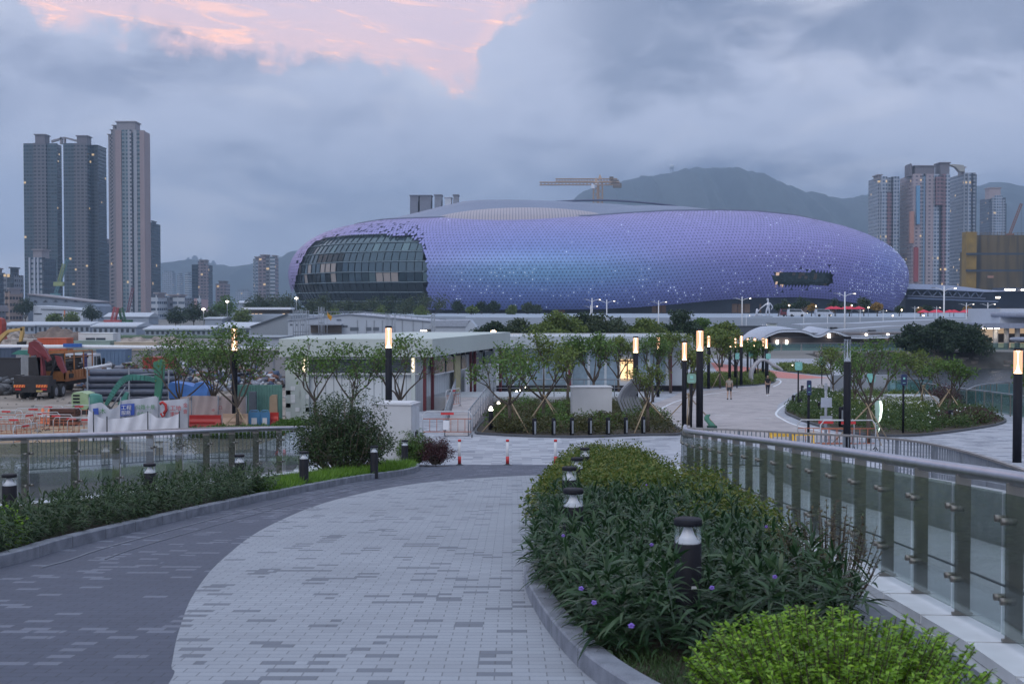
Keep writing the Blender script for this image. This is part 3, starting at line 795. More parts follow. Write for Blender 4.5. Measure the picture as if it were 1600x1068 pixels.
br = thing('bronze_shrub', 'straggly bronze and green shrub against the right glass railing', 'shrub', (2.35, 9.6, g(9.6)+.07))
shrub_arch(br, 90, .36, .82, (.02, .045), (.010, .02), L_BROWN, per=40)
# left hedge, bright grass, big bush
HL = [(x-.15, y) for x, y in KLs if 11 < y < 24.2]+[(x-1.15, y) for x, y in KLs[::-1] if 11 < y < 24.2]
stalks('hedge_plants', HL, 980, 30, (.25, .55), (.07, .15), (.012, .022), leafmat('hedge_leaf', [(.02, .05, .022), (.04, .08, .03), (.075, .115, .05)]))
gl_ = [(x-.12, y) for x, y in KLs if 22.5 < y < 34.5]+[(x-.95, y) for x, y in KLs[::-1] if 22.5 < y < 34.5]
grass('grass_strip', gl_, 16000, (.18, .36), (.008, .018), L_GRASS, base=.07)['kind'] = 'stuff'
mounds('lime_plants', [(-6.3, 13.2), (-5.75, 13.2), (-5.55, 14.4), (-6.2, 14.4)], 7, (.2, .3), (.3, .45), 500, .05, L_LIME)['kind'] = 'stuff'
bg = thing('big_bush', 'large dark green bush with bare stems between the railing end and the grey cabinet', 'bush', (-4.05, 30.8, g(30.8)+.07))
def bush(root, seed, h, rad, n_st, per, size, m_, clump=.16):
    mb = MB(); tips = []; rr = random.Random(seed)
    for i in range(n_st):
        a = rr.uniform(0, 2*PI); r_ = rad*math.sqrt(rr.random()); hx = h*rr.uniform(.45, 1.0)*(1.08-.55*(r_/rad)**2)
        p0 = Vector((r_*.35*math.cos(a), r_*.35*math.sin(a), 0)); p1 = Vector((r_*.8*math.cos(a), r_*.8*math.sin(a), hx*.55)); p2 = Vector((r_*math.cos(a), r_*math.sin(a), hx))
        mb.tube([p0, p1, p2], [.016, .010, .004], 5, caps=False)
        for k in range(9):
            t = .3+.7*k/8; q = p0*(1-t)**2+p1*2*t*(1-t)+p2*t*t
            e = q+Vector((rr.uniform(-.28, .28), rr.uniform(-.28, .28), rr.uniform(0, .25))); mb.tube([q, e], [.004, .002], 3, caps=False); tips.append(e)
    mb.build('stems', BARKP, root)
    tp = np.array([tuple(t) for t in tips]); idx = np.repeat(np.arange(len(tp)), per)
    off = unit(rng.normal(size=(len(idx), 3)))*(rng.random((len(idx), 1))**.5)*clump
    V, F = diamonds(tp[idx]+off, size, .45, unit(off)); raw('leaf_mass', V, F, m_, root)
bush(bg, 3, 1.9, 1.12, 115, 22, .07, leafmat('bush_leaf', [(.022, .048, .022), (.04, .075, .028), (.07, .11, .04)]))
wb = thing('wine_bush', 'small round dark red bush right of the grey cabinet', 'bush', (-2.15, 36.1, g(36)+.05)); bush(wb, 5, .62, .34, 46, 20, .05, L_WINE, .09)
gb_ = thing('green_bush', 'small green bush tucked between the grey cabinet and the dark red bush', 'bush', (-2.75, 36.3, g(36)+.05)); bush(gb_, 6, .78, .36, 46, 20, .055, L_MID, .09)
# ============================================================ far terrain
def ridge(name, pix, d, depth, m_, seed, amp, base_z=0, kind='structure'):
    """a hill with the outline of the photo's ridge, real slopes front and back, wooded lumps on the skyline"""
    rr = np.random.default_rng(seed)
    xs = np.arange(pix[0][0], pix[-1][0]+.1, 3.0); top = np.interp(xs, [p[0] for p in pix], [p[1] for p in pix])
    nx = len(xs); rows = 26; V = np.zeros((nx, rows, 3))
    wob = np.zeros(nx)
    for k, a in ((.013, 1.5), (.04, .8), (.11, .5), (.3, .35), (.8, .3)):
        wob += a*np.sin(xs*k*2+rr.uniform(0, 6))
    jag = rr.normal(size=nx)*.35
    for j in range(rows):
        t = j/(rows-1)                                   # 0 front foot .. .6 crest .. 1 back foot
        for i in range(nx):
            zt = P(xs[i], top[i]+wob[i]*amp*.3+jag[i]*amp*.5, d).z
            if t < .6: f = math.sin(t/.6*PI/2)**1.15
            else: f = math.cos((t-.6)/.4*PI/2)
            y = d+(t-.6)*depth
            spur = .14*math.sin(xs[i]*.05+seed)*math.sin(t/.6*PI)*(1 if t < .6 else 0)+.06*math.sin(xs[i]*.17+2*seed+t*5)*math.sin(min(t/.6, 1)*PI)
            V[i, j] = ((xs[i]-800)/2000*d, y+spur*depth*.4, base_z+(zt-base_z)*max(0, f*(1-abs(spur)*.6))+rr.normal()*.6*amp)
    F = []
    for i in range(nx-1):
        for j in range(rows-1):
            a = i*rows+j; F.append((a, a+rows, a+rows+1, a+1))
    o = raw(name, V.reshape(-1, 3), np.array(F), m_, smooth=False)
    if kind: o['kind'] = kind
    return o
HILLM = mat('hill_forest', (.03, .038, .038), .95, var=.55, vs=.018)
ridge('hill', [(845, 350), (880, 326), (905, 304), (925, 294), (960, 285), (1000, 276), (1050, 269), (1070, 265), (1085, 263), (1120, 264), (1160, 267), (1180, 272), (1195, 281), (1212, 288), (1222, 287), (1240, 293),
               (1262, 301), (1285, 308), (1308, 312), (1330, 309), (1355, 304), (1400, 300), (1470, 297), (1520, 292), (1545, 286), (1562, 289), (1600, 300), (1700, 330)], 5600, 2400, HILLM, 3, 2.4)
ridge('hill', [(225, 424), (250, 417), (268, 411), (290, 408), (305, 405), (322, 410), (345, 413), (372, 416), (392, 413), (412, 412), (430, 406), (450, 398), (480, 391), (530, 390), (600, 402), (700, 425)], 5900, 2000, HILLM, 5, 2.2)
# podium (raised ground round the arena) and its front road
o = MB().prism([(-11, 304), (26, 302), (90, 303), (150, 306), (300, 312), (420, 760), (-118, 780), (-112, 500), (-90, 440), (-12, 330)], 0, 4.4).build('podium', mat('podium_concrete', '98a3b2', .8, var=.07, vs=.08)); tag(o, kind='structure')
# ============================================================ the arena
AX, AY, AA, AB, AN = 38.8, 600.0, 141.5, 100.0, 2.35
def plan(s_, ins):
    c, q = math.cos(s_), math.sin(s_)
    r = (abs(c/AA)**AN+abs(q/AB)**AN)**(-1/AN)
    x, y = c*r, q*r
    nx, ny = (abs(x)/AA)**(AN-1)/AA*math.copysign(1, x), (abs(y)/AB)**(AN-1)/AB*math.copysign(1, y)
    l = math.hypot(nx, ny)+1e-12
    return AX+x-nx/l*ins, AY+y-ny/l*ins
TOPP = [(460, 346), (560, 343.5), (600, 340), (700, 338.5), (850, 338.5), (920, 337.5), (980, 333), (1040, 329.5), (1120, 328), (1180, 329), (1240, 334), (1300, 344), (1340, 354), (1430, 368)]
BOTP = [(440, 482), (560, 483), (700, 484), (850, 484), (940, 483), (1000, 480), (1060, 475), (1120, 469), (1180, 465), (1250, 464), (1300, 467), (1350, 474), (1400, 484), (1440, 490)]
def pxof(x, y): return 800+2000*x/y
INS = 38.0; PH0, PH1 = -44, 78
def skinpt(s_, t, extra=0.0):
    ph = R(PH0+(PH1-PH0)*t); ins = INS*(1-math.cos(ph))*(.62 if ph < 0 else 1.0)
    x, y = plan(s_, ins+extra)
    xt, yt = plan(s_, INS*(1-math.cos(R(PH1)))); xb, yb = plan(s_, INS*(1-math.cos(R(PH0)))*.62)
    # outline heights are defined by world x so that the back follows the same swell
    fx = AX+(xt-AX); yf = AY-(AB-30)*max(0, 1-(abs(fx-AX)/AA)**AN)**(1/AN)
    zt = Zp(np.interp(pxof(fx, yf), [p[0] for p in TOPP], [p[1] for p in TOPP]), yf)
    yb2 = AY-AB*max(0, 1-(abs(xb-AX)/AA)**AN)**(1/AN)
    zb = Zp(np.interp(pxof(xb, yb2), [p[0] for p in BOTP], [p[1] for p in BOTP]), yb2)
    f = (math.sin(ph)-math.sin(R(PH0)))/(math.sin(R(PH1))-math.sin(R(PH0)))
    return (x, y, zb+(zt-zb)*f)
# arc-length parametrisation of the plan
NS = 520; NT = 36
th = np.linspace(0, 2*PI, 4001); pl = np.array([plan(a, 6) for a in th]); seg_ = np.hypot(*np.diff(pl, axis=0).T); cum = np.concatenate([[0], np.cumsum(seg_)])
S_OF = lambda k: float(np.interp((k % NS)/NS*cum[-1], cum, th))+(2*PI if k >= NS else 0)
PT = np.zeros((NT+1, NS, 3)); 
for j in range(NT+1):
    for i in range(NS):
        PT[j, i] = skinpt(S_OF(i+(.5 if j % 2 else 0)), j/NT)
def pj(p): 
    rx, rz = p[0]/p[1], (p[2]-H)/p[1]
    return 800+2000*rx, 480-2000*rz
GTOP = [(455, 470), (461, 440), (468, 414), (480, 390), (492, 378), (510, 371), (540, 368), (600, 366), (640, 369), (655, 376), (663, 392), (668, 420), (668, 500)]
def in_glass(px, py, grow=0):
    return 455-grow < px < 667+grow and py > np.interp(px, [p[0] for p in GTOP], [p[1] for p in GTOP])-grow
def in_win(px, py, grow=0):
    return ((px-1254)/(47+grow))**6+((py-435.5)/(11+grow))**4 < 1
arena = thing('arena', 'huge pebble shaped arena clad in shimmering purple and blue triangular panels', 'arena', (AX, AY, 4.4)); ao = arena.location
Vs, Fs, MI, COLS = [], [], [], []
rr = random.Random(11)
lightV, lightF = [], []
VS_, IRV, IRC = [], [], []
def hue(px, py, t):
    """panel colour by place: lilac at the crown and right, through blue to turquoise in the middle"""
    lil = np.array([.32, .28, .60]); pur = np.array([.25, .23, .56]); blu = np.array([.17, .29, .62]); cya = np.array([.19, .46, .64]); nav_shade = np.array([.08, .14, .42]); pink = np.array([.5, .38, .6])
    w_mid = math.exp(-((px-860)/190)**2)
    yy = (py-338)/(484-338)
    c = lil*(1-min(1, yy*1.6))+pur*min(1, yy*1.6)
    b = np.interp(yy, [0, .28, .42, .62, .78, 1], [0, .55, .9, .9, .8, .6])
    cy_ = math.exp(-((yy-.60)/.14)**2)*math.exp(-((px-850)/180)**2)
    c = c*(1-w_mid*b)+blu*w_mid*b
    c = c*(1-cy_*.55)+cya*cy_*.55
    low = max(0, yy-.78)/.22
    c = c*(1-low*.55*w_mid)+nav_shade*low*.55*w_mid  # shade of the inward-curving underside, put into the panel colour as navy
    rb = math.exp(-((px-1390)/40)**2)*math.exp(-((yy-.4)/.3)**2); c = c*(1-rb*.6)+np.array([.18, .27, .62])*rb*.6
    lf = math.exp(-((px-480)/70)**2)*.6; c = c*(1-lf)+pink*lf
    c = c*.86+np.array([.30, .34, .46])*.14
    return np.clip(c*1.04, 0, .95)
for j in range(NT):
    for i in range(NS):
        i2 = (i+1) % NS
        a, b = PT[j, i], PT[j, i2]; c, d = PT[j+1, i], PT[j+1, i2]
        tris = [(a, b, c), (b, d, c)] if j % 2 == 0 else [(a, b, d), (a, d, c)]
        for tr in tris:
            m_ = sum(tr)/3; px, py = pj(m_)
            front = m_[1] < AY
            if front:
                if in_glass(px, py): continue
                if in_win(px, py): continue
                if in_glass(px, py, 22) and rr.random() < (.34 if px > 660 else .12): continue
                if in_win(px, py, 13) and rr.random() < .035: continue
            sh = .935; cut = .13
            base = len(Vs); tl = rr.uniform(-.012, .012)
            nrm = np.cross(tr[1]-tr[0], tr[2]-tr[0]); nrm = nrm/np.linalg.norm(nrm)
            q = []
            for k in range(3):
                p0, pn, pp = tr[k], tr[(k+1) % 3], tr[(k-1) % 3]
                for o_ in (pp, pn):
                    v = p0+(o_-p0)*cut; v = m_+(v-m_)*sh; q.append(v+nrm*tl*(k-1)*3)
            for v in q: Vs.append(v)
            Fs.append(tuple(range(base, base+6)))
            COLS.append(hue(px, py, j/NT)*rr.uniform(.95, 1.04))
me = bpy.data.meshes.new('skin_panels'); me.from_pydata([tuple(np.array(v)-np.array(ao)) for v in Vs], [], Fs)
ca = me.color_attributes.new('panel', 'FLOAT_COLOR', 'CORNER')
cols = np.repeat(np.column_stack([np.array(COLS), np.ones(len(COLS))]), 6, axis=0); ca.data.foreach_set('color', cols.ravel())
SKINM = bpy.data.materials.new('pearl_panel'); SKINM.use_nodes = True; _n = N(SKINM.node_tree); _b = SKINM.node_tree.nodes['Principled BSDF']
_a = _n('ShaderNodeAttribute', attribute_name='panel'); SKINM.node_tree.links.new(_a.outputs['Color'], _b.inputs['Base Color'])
_b.inputs['Metallic'].default_value = .35; _b.inputs['Roughness'].default_value = .46
me.materials.append(SKINM); so = bpy.data.objects.new('skin_panels', me); C.objects.link(so); so.parent = arena
# dark lining behind the panels
Vb = np.array([[skinpt(S_OF(i*2.0), j/18, 1.1) for i in range(260)] for j in range(19)]); lf_, gf_ = [], []
for j in range(18):
    for i in range(260):
        q = (j*260+i, j*260+(i+1) % 260, (j+1)*260+(i+1) % 260, (j+1)*260+i)
        m_ = sum(Vb.reshape(-1, 3)[k] for k in q)/4; px, py = pj(m_)
        if m_[1] < AY and (in_glass(px, py, 2) or in_win(px, py, 2)): continue
        lf_.append(q)
LINING = mat('skin_lining', (.05, .06, .12), .8)
raw('skin_lining', Vb.reshape(-1, 3)-np.array(ao), np.array(lf_), LINING, arena)
# glass curtain wall, pane by pane, floors and mullions standing proud
GL1 = mat('arena_glass', (.07, .11, .135), .09, .55, var=.1, spec=.9); GL2 = mat('arena_glass_dark', (.02, .03, .035), .1, .3); GL3 = mat('arena_glass_blind', (.35, .30, .27), .3, .1)
GL4 = mat('arena_glass_pale', (.13, .19, .21), .12, .5)
gm = MB(); mm = MB()
sidx = [k for k in np.arange(0, NS, 2.4) if True]
GR = 10
for ii, k in enumerate(sidx):
    for j in range(GR):
        t0, t1 = j/GR*.86, (j+1)/GR*.86
        q = [skinpt(S_OF(k+.12), t0+.006, 1.7), skinpt(S_OF(k+2.28), t0+.006, 1.7), skinpt(S_OF(k+2.28), t1-.006, 1.7), skinpt(S_OF(k+.12), t1-.006, 1.7)]
        m_ = np.array(q).mean(0); px, py = pj(m_)
        if m_[1] > AY or not in_glass(px, py, 9): continue
        f = j; 
        r_ = rr.random()
        mi = 1 if f <= 2 else 0
        if f > 2 and r_ < (.05 if px < 560 else .09): mi = 3
        if f in (4, 5) and 500 < px < 535: mi = 1
        if f in (3,) and 470 < px < 520 and r_ < .6: mi = 1
        if f in (3, 4) and px < 530 and rr.random() < .3: mi = 2
        if f > 2 and 590 < px < 625 and f == 3: mi = 2 if r_ < .5 else 3
        gm.add([tuple(v) for v in q], [(0, 1, 2, 3)], mi)
for ii, k in enumerate(sidx):
    lineok = []
    for j in range(0, 44):
        p = skinpt(S_OF(k), j/44*.86, 1.55); px, py = pj(p)
        if p[1] < AY and in_glass(px, py, 8): lineok.append(p)
    if len(lineok) > 2: mm.tube(lineok, .13, 4)
fm = MB()
for j in range(GR+1):
    line = []
    for k in np.arange(0, NS, 1.2):
        p = skinpt(S_OF(k), j/GR*.86, 1.35); px, py = pj(p)
        if p[1] < AY and in_glass(px, py, 8): line.append(p)
        elif line:
            if len(line) > 3: fm.tube(line, .15, 4)
            line = []
gm.build('curtain_wall', [GL1, GL2, GL3, GL4], arena, ao); mm.build('mullions', mat('mullion', (.05, .07, .08), .4, .5), arena, ao); fm.build('floor_bands', mat('floorband', '8fa0a8', .4, .4), arena, ao)
# window slot on the right
wm = MB(); wl = MB()
for k in np.arange(0, NS, 1.0):
    for j in range(2, 24):
        t0, t1 = j/NT, (j+1)/NT
        q = [skinpt(S_OF(k), t0, 2.2), skinpt(S_OF(k+1), t0, 2.2), skinpt(S_OF(k+1), t1, 2.2), skinpt(S_OF(k), t1, 2.2)]
        px, py = pj(np.array(q).mean(0))
        if q[0][1] < AY and in_win(px, py, 5):
            mi = 1 if (1210 < px < 1222 and (j % 4) < 2 and rr.random() < .8) else (2 if rr.random() < .06 else 0)
            wm.add(q, [(0, 1, 2, 3)], mi)
wm.build('window_slot', [mat('slot_glass', (.03, .05, .05), .15, .3), WARMDIM, mat('slot_brown', (.10, .07, .05), .5)], arena, ao)
# points of light in the skin
LD = emitmat('facade_led', 'cfe6ff', 1.25); ld = MB()
for j in range(1, NT):
    for i in range(NS):
        p = PT[j, i]
        if p[1] > AY: continue
        px, py = pj(p); yy = (py-338)/146; pr_ = 0
        if 985 < px < 1200 and 415 < py < 448: pr_ = .34*max(0, math.sin((px-985)/70*PI))**2+.05
        if 1085 < px < 1200 and 370 < py < 420: pr_ = .07
        if 1200 < px < 1310 and (400 < py < 424): pr_ = .40
        if 1230 < px < 1300 and 370 < py < 400: pr_ = .16
        if 1325 < px < 1415 and 405 < py < 460 : pr_ = .62
        if 1360 < px < 1415 and 380 < py < 405: pr_ = .3
        if px > 680 and py > 440: pr_ = max(pr_, .16)
        if 700 < px < 860 and 420 < py < 440: pr_ = .3
        if px > 680: pr_ = max(pr_, .012)
        if in_glass(px, py, 14) or in_win(px, py, 1) or rr.random() > pr_*.62: continue
        a = np.array([p[0]-AX, p[1]-AY, 0]); a /= np.linalg.norm(a); c = p+a*.12; s_ = rr.uniform(.08, .13)
        ld.box(tuple(c), (s_*2, .08, s_*2), math.atan2(a[1], a[0])+PI/2)
o = ld.build('facade_lights', LD, arena, ao); o['kind'] = 'stuff'
# rim and roof
rim = MB(); rim.tube([skinpt(S_OF(i), 1.0, -.2) for i in range(0, NS+1, 4)], .55, 6); rim.build('rim', mat('rim_grey', '6b7388', .5, .3), arena, ao)
ROOFM = mat('roof_grey', '7f88a0', .6, .2, var=.06, vs=.05); ROOFM2 = mat('roof_grey_dark', '59617a', .6, .2, var=.08)
ROOFP = mat('roof_pinkish', 'b9a5a6', .6, .1, var=.12, vs=.4)
def rooftop(t):  # concentric rings from rim to middle
    pass
Vr = []; rings = 14
for j in range(rings+1):
    k = j/rings
    for i in range(200):
        x, y, z = skinpt(S_OF(i*2.6), 1.0)
        ux, uy = (x-AX)*(1-k), (y-AY)*(1-k)
        ex = ((AX+ux)-(-2))/92; ey = uy/72
        bump = max(0, 1-ex*ex-ey*ey)
        zz = z+(44-z)*min(1, k*1.6)+11.5*bump**.55*min(1, k*2.4)
        Vr.append((AX+ux, AY+uy, zz))
Fr = [(j*200+i, j*200+(i+1) % 200, (j+1)*200+(i+1) % 200, (j+1)*200+i) for j in range(rings) for i in range(200)]
raw('roof', np.array(Vr)-np.array(ao), np.array(Fr), ROOFM, arena, smooth=True)
def lens(name, cx, cy_, a, b, z0, h, m_, ribs=0):
    V, F = [], []; n1, n2 = 12, 48
    for j in range(n1+1):
        r_ = j/n1
        for i in range(n2):
            w = 2*PI*i/n2; V.append((cx+a*r_*math.cos(w), cy_+b*r_*math.sin(w), z0+h*math.sqrt(max(0, 1-r_*r_))))
    for j in range(n1):
        for i in range(n2): F.append((j*n2+i, j*n2+(i+1) % n2, (j+1)*n2+(i+1) % n2, (j+1)*n2+i))
    return raw(name, np.array(V)-np.array(ao), np.array(F), m_, arena, smooth=True)
LOUV = bpy.data.materials.new('roof_louvres'); LOUV.use_nodes = True; _n = N(LOUV.node_tree); _b = LOUV.node_tree.nodes['Principled BSDF']
_tc = _n('ShaderNodeTexCoord'); _s = _n('ShaderNodeSeparateXYZ', {0: _tc.outputs['Object']})
_st = _n.m('GREATER_THAN', _n.m('FRACT', _n.m('MULTIPLY', _s.outputs[0], .8)), .35)
_c = _n.mix(_st, lin('82808e'), lin('a89fa8')); LOUV.node_tree.links.new(_c, _b.inputs['Base Color'])
lens('roof_louvres', 6, 556, 46, 34, 41, 8.6, LOUV)
lens('roof_lens', 60, 575, 50, 40, 41.5, 10.5, ROOFM)
for (pts) in ([(760, 322, 600), (860, 315.5, 600), (950, 313, 600), (1040, 320, 600), (1078, 328, 600)],):
    pp = smooth_pts([P(*q) for q in pts], 8); ed_ = MB(); ed_.tube(pp, .5, 5); ed_.build('roof_seam', ROOFM2, arena, ao)
# podium storey under the skin
pb_ = MB(); ring = []
for i in range(0, NS, 4):
    x, y = plan(S_OF(i), 13); ring.append((x, y))
pb_.prism(ring, 4.3, 15.5); pb_.build('base_wall', mat('arena_base', (.045, .06, .085), .5, .2, var=.3, vs=.06), arena, ao)
DOORG = emitmat('door_glow', '9a7050', .06)
for (a, b_) in ((1021, 1044), (868, 884), (1150, 1180), (1188, 1200), (1232, 1240), (1262, 1278), (1310, 1330), (1345, 1352)):
    yy = 512.4 if a > 850 else 513
    k0 = P(a, 0, 510); k1 = P(b_, 0, 510)
    # find the wall y at this x
    best = min(ring, key=lambda q: abs(q[0]-(k0.x+k1.x)/2)+(1000 if q[1] > AY else 0))
    dr = MB()
    for q in range(3):
        xa = k0.x+(k1.x-k0.x)*q/3; dr.bb(xa+.15, xa+(k1.x-k0.x)/3-.15, best[1]-.6, best[1]-.25, 4.6, 8.2)
    dr.build('lit_doorway', DOORG, arena, ao)
# plant towers on the roof
for (a, b_, t0, bt, c_, lb) in ((642, 655, 307, 331, '7b7f8c', 0), (657, 675, 307, 331, '7b7f8c', 0), (680, 691, 306, 324, '878c99', 0), (696, 706, 310, 324, 'c3c8d2', 0), (709, 717, 306, 324, '8b8f9a', 0)):
    x0, x1 = X(a, 640), X(b_, 640); mb = MB(); mb.bb(x0, x1, 636, 645, 43, Zp(t0, 640)); mb.bb(x0+.2, x1-.2, 634.5, 636, 43, Zp(t0+8, 640)); mb.bb(x0-.3, x1+.3, 635.5, 645.5, Zp(t0, 640), Zp(t0, 640)+.4)
    for q in range(3): mb.bb(x0+(x1-x0)*(.15+.28*q), x0+(x1-x0)*(.25+.28*q), 635.8, 636.2, Zp(t0+6, 640), Zp(t0+2, 640))
    mb.build('plant_housing', mat('plant_'+c_, c_, .7, var=.1), arena, ao)
# ============================================================ tower cranes behind the roof
CRM = mat('crane_beige', 'b39c8c', .6, .2)
def lattice(mb, a, b, w_, n_, r_=.14):
    a, b = Vector(a), Vector(b); d = (b-a); t = d.normalized(); s_ = t.cross(Vector((0, 1, 0))).normalized()*w_/2 if abs(t.y) < .9 else Vector((w_/2, 0, 0)); f = t.cross(s_).normalized()*w_/2
    cs = [s_+f, s_-f, -s_-f, -s_+f]
    for c in cs: mb.tube([a+c, b+c], r_, 4, caps=False)
    for i in range(n_):
        p, q = a+d*i/n_, a+d*(i+1)/n_
        for k in range(4): mb.tube([p+cs[k], q+cs[(k+1) % 4]], r_*.6, 3, caps=False)
for (pk, jy, jx0, jx1, lb, ms) in ((931, 290, 843, 972, 'lower beige tower crane with its long jib reaching left above the arena roof', 0), (937, 284.5, 868, 968, 'upper beige tower crane behind the other one above the arena roof', 30)):
    D_ = 760+ms; bx = X(pk, D_); t = thing('tower_crane', lb, 'crane', (bx, D_, 0)); og = t.location
    zj = Zp(jy, D_)
    m1 = MB(); lattice(m1, (bx, D_, 0), (bx, D_, zj), 3.2, 22, .3); m1.build('mast', CRM, t, og)
    m2 = MB(); lattice(m2, (X(jx0, D_), D_, zj+1.2), (bx, D_, zj+1.2), 1.6, 16, .26); m2.build('jib', CRM, t, og)
    m3 = MB(); lattice(m3, (bx, D_, zj+1.2), (X(jx1-4, D_), D_, zj+1.2), 1.6, 6, .26); m3.build('counter_jib', CRM, t, og)
    m4 = MB(); m4.box((X(jx1-8, D_), D_, zj), (5, 2, 2.6)); m4.box((X(jx1-13, D_), D_, zj+2.4), (2.4, 2, 1.8)); m4.build('counterweight', mat('cw', '77726f', .7), t, og)
    m5 = MB(); m5.box((bx-2, D_-1.5, zj-.6), (2, 1.8, 2.4)); m5.build('cab', WHITE, t, og)
    m6 = MB(); m6.box((bx, D_, zj+3), (2.4, 2, 3), taper=.3); m6.build('top_frame', CRM, t, og)
# mast on the hill
rd = thing('radar_tower', 'small white domed radar tower on the skyline of the hill', 'tower', (X(1049, 5590), 5590, Zp(269, 5590)-6)); ro = rd.location
m1 = MB(); 
for sx_ in (-3, 3):
    for sy_ in (-3, 3): m1.tube([(ro[0]+sx_*1.8, ro[1]+sy_*1.8, ro[2]-10), (ro[0]+sx_*1.5, ro[1]+sy_*1.5, ro[2]+22)], 1.2, 5)
m1.build('legs', GALV, rd, ro); MB().bb(ro[0]-9, ro[0]+9, ro[1]-9, ro[1]+9, ro[2]+20, ro[2]+25).build('platform', GALV, rd, ro)
MB().lathe([(1, 0), (8, 3), (9, 8), (7, 13), (.5, 16)], (ro[0], ro[1], ro[2]+24), 14).build('dome', WHITE, rd, ro)
# ============================================================ haze
hz = MB(); hz.bb(-3400, 3400, -40, 7200, -12, 680); ho = hz.build('haze', [])
hm = bpy.data.materials.new('haze'); hm.use_nodes = True; hn = hm.node_tree; hn.nodes.clear(); _n = N(hn)
ov = _n('ShaderNodeOutputMaterial'); pv = _n('ShaderNodeVolumePrincipled', {'Color': (.56, .75, 1.0, 1), 'Density': .00019, 'Anisotropy': .1})
hn.links.new(pv.outputs[0], ov.inputs['Volume']); ho.data.materials.append(hm); ho['kind'] = 'stuff'
# ============================================================ city
def facade(name, wall, win, fh=3.1, bay=3.4, wx=(.2, .8), wz=(.3, .8), lit=.012, wall2=None, rough=.6, var=.12, vband=None, litc='ffdca6', spand=None):
    if name in MATS: return MATS[name]
    m_ = bpy.data.materials.new(name); m_.use_nodes = True; t = m_.node_tree; n = N(t); b = t.nodes['Principled BSDF']
    tc = n('ShaderNodeTexCoord'); s = n('ShaderNodeSeparateXYZ', {0: tc.outputs['Object']})
    u = n.m('DIVIDE', n.m('ADD', s.outputs[0], n.m('MULTIPLY', s.outputs[1], 1.0)), bay); v = n.m('DIVIDE', s.outputs[2], fh)
    fu, fv = n.m('FRACT', u), n.m('FRACT', v)
    inside = n.m('MULTIPLY', n.m('MULTIPLY', n.m('GREATER_THAN', fu, wx[0]), n.m('LESS_THAN', fu, wx[1])), n.m('MULTIPLY', n.m('GREATER_THAN', fv, wz[0]), n.m('LESS_THAN', fv, wz[1])))
    cell = n('ShaderNodeCombineXYZ', {0: n.m('FLOOR', u), 1: n.m('FLOOR', v), 2: 1.5}).outputs[0]
    w = n('ShaderNodeTexWhiteNoise', {0: cell}, noise_dimensions='3D').outputs[0]
    W, G_ = lin(wall), lin(win)
    wc = n.mix(w, tuple(x*.6 for x in G_[:3])+(1,), tuple(min(1, x*1.6) for x in G_[:3])+(1,))
    nz = n('ShaderNodeTexNoise', {0: tc.outputs['Object'], 'Scale': .08, 'Detail': 4.0}).outputs['Fac']
    wl = n.mix(nz, tuple(x*(1-var) for x in W[:3])+(1,), tuple(x*(1+var) for x in W[:3])+(1,))
    if wall2:
        band = n.m('GREATER_THAN', n.m('FRACT', n.m('DIVIDE', u, 3.0)), .66); wl = n.mix(band, wl, lin(wall2))
    if spand:
        sp_ = n.m('LESS_THAN', fv, .22); wl = n.mix(sp_, wl, lin(spand))
    col = n.mix(inside, wl, wc); t.links.new(col, b.inputs['Base Color'])
    rg = n.m('SUBTRACT', rough, n.m('MULTIPLY', inside, rough-.15)); t.links.new(rg, b.inputs['Roughness'])
    on = n.m('MULTIPLY', inside, n.m('LESS_THAN', w, lit))
    b.inputs['Emission Color'].default_value = lin(litc); t.links.new(n.m('MULTIPLY', on, .5), b.inputs['Emission Strength'])
    MATS[name] = m_; return m_
F_TWIN = facade('facade_twin', '3f4d5a', '2b4450', 3.1, 2.6, (.12, .88), (.35, .9), .010, spand='4f5e6c')
F_TWIN2 = facade('facade_twin_balcony', '66666f', '2f3944', 3.1, 3.4, (.2, .86), (.4, .9), .008)
F_TWIN3 = facade('facade_twin_shaded_side', '33414e', '22323f', 3.1, 2.6, (.1, .9), (.35, .9), .012)  # darker copy of the twin facade, side-face shade put into its colour
F_T2 = facade('facade_pinkish', '97878a', '6d6a74', 12, 30, (.02, .016), (.1, .2), 0)
F_T2b = facade('facade_tealwin', '7b8790', '3f5a66', 3.1, 3.0, (.2, .8), (.3, .85), .006)
F_T2c = facade('facade_whitewin', '9a9da6', '343a45', 3.1, 5.5, (.35, .65), (.3, .75), 0.0)
F_T2d = facade('facade_speckle', '837f86', '3e4550', 3.1, 3.0, (.3, .8), (.3, .8), .006)
F_DK = facade('facade_darkglass', '3d4a58', '2b3947', 3.3, 3.0, (.05, .95), (.2, .95), .006)
F_STR = facade('facade_striped', 'a4acb8', '40576a', 3.3, 60, (.0, 1.0), (.35, .75), 0)
F_WHR = facade('facade_white_rows', 'aeb6c0', '4d5a6a', 3.6, 4.5, (.08, .92), (.4, .8), .015)
F_BEI = facade('facade_beige_rows', '99877f', '433f44', 3.2, 4.0, (.1, .9), (.3, .75), .02)
F_GRY = facade('facade_grey_rows', '767c88', '424a56', 3.3, 3.6, (.15, .85), (.3, .8), .01)
F_PNK = facade('facade_mauve', '857c86', '4b4f5b', 3.2, 3.6, (.2, .8), (.3, .8), .01)
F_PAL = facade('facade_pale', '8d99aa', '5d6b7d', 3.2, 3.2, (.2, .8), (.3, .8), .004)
F_RA = facade('facade_blue_white', 'a2abba', '56667c', 3.0, 2.5, (.16, .84), (.25, .85), .016)
F_RB = facade('facade_rose', 'a3979d', '655f6b', 3.0, 3.6, (.25, .75), (.3, .75), .012)
F_RC = facade('facade_ltblue', '87a4c2', '58708c', 3.0, 3.6, (.2, .8), (.3, .8), .01)
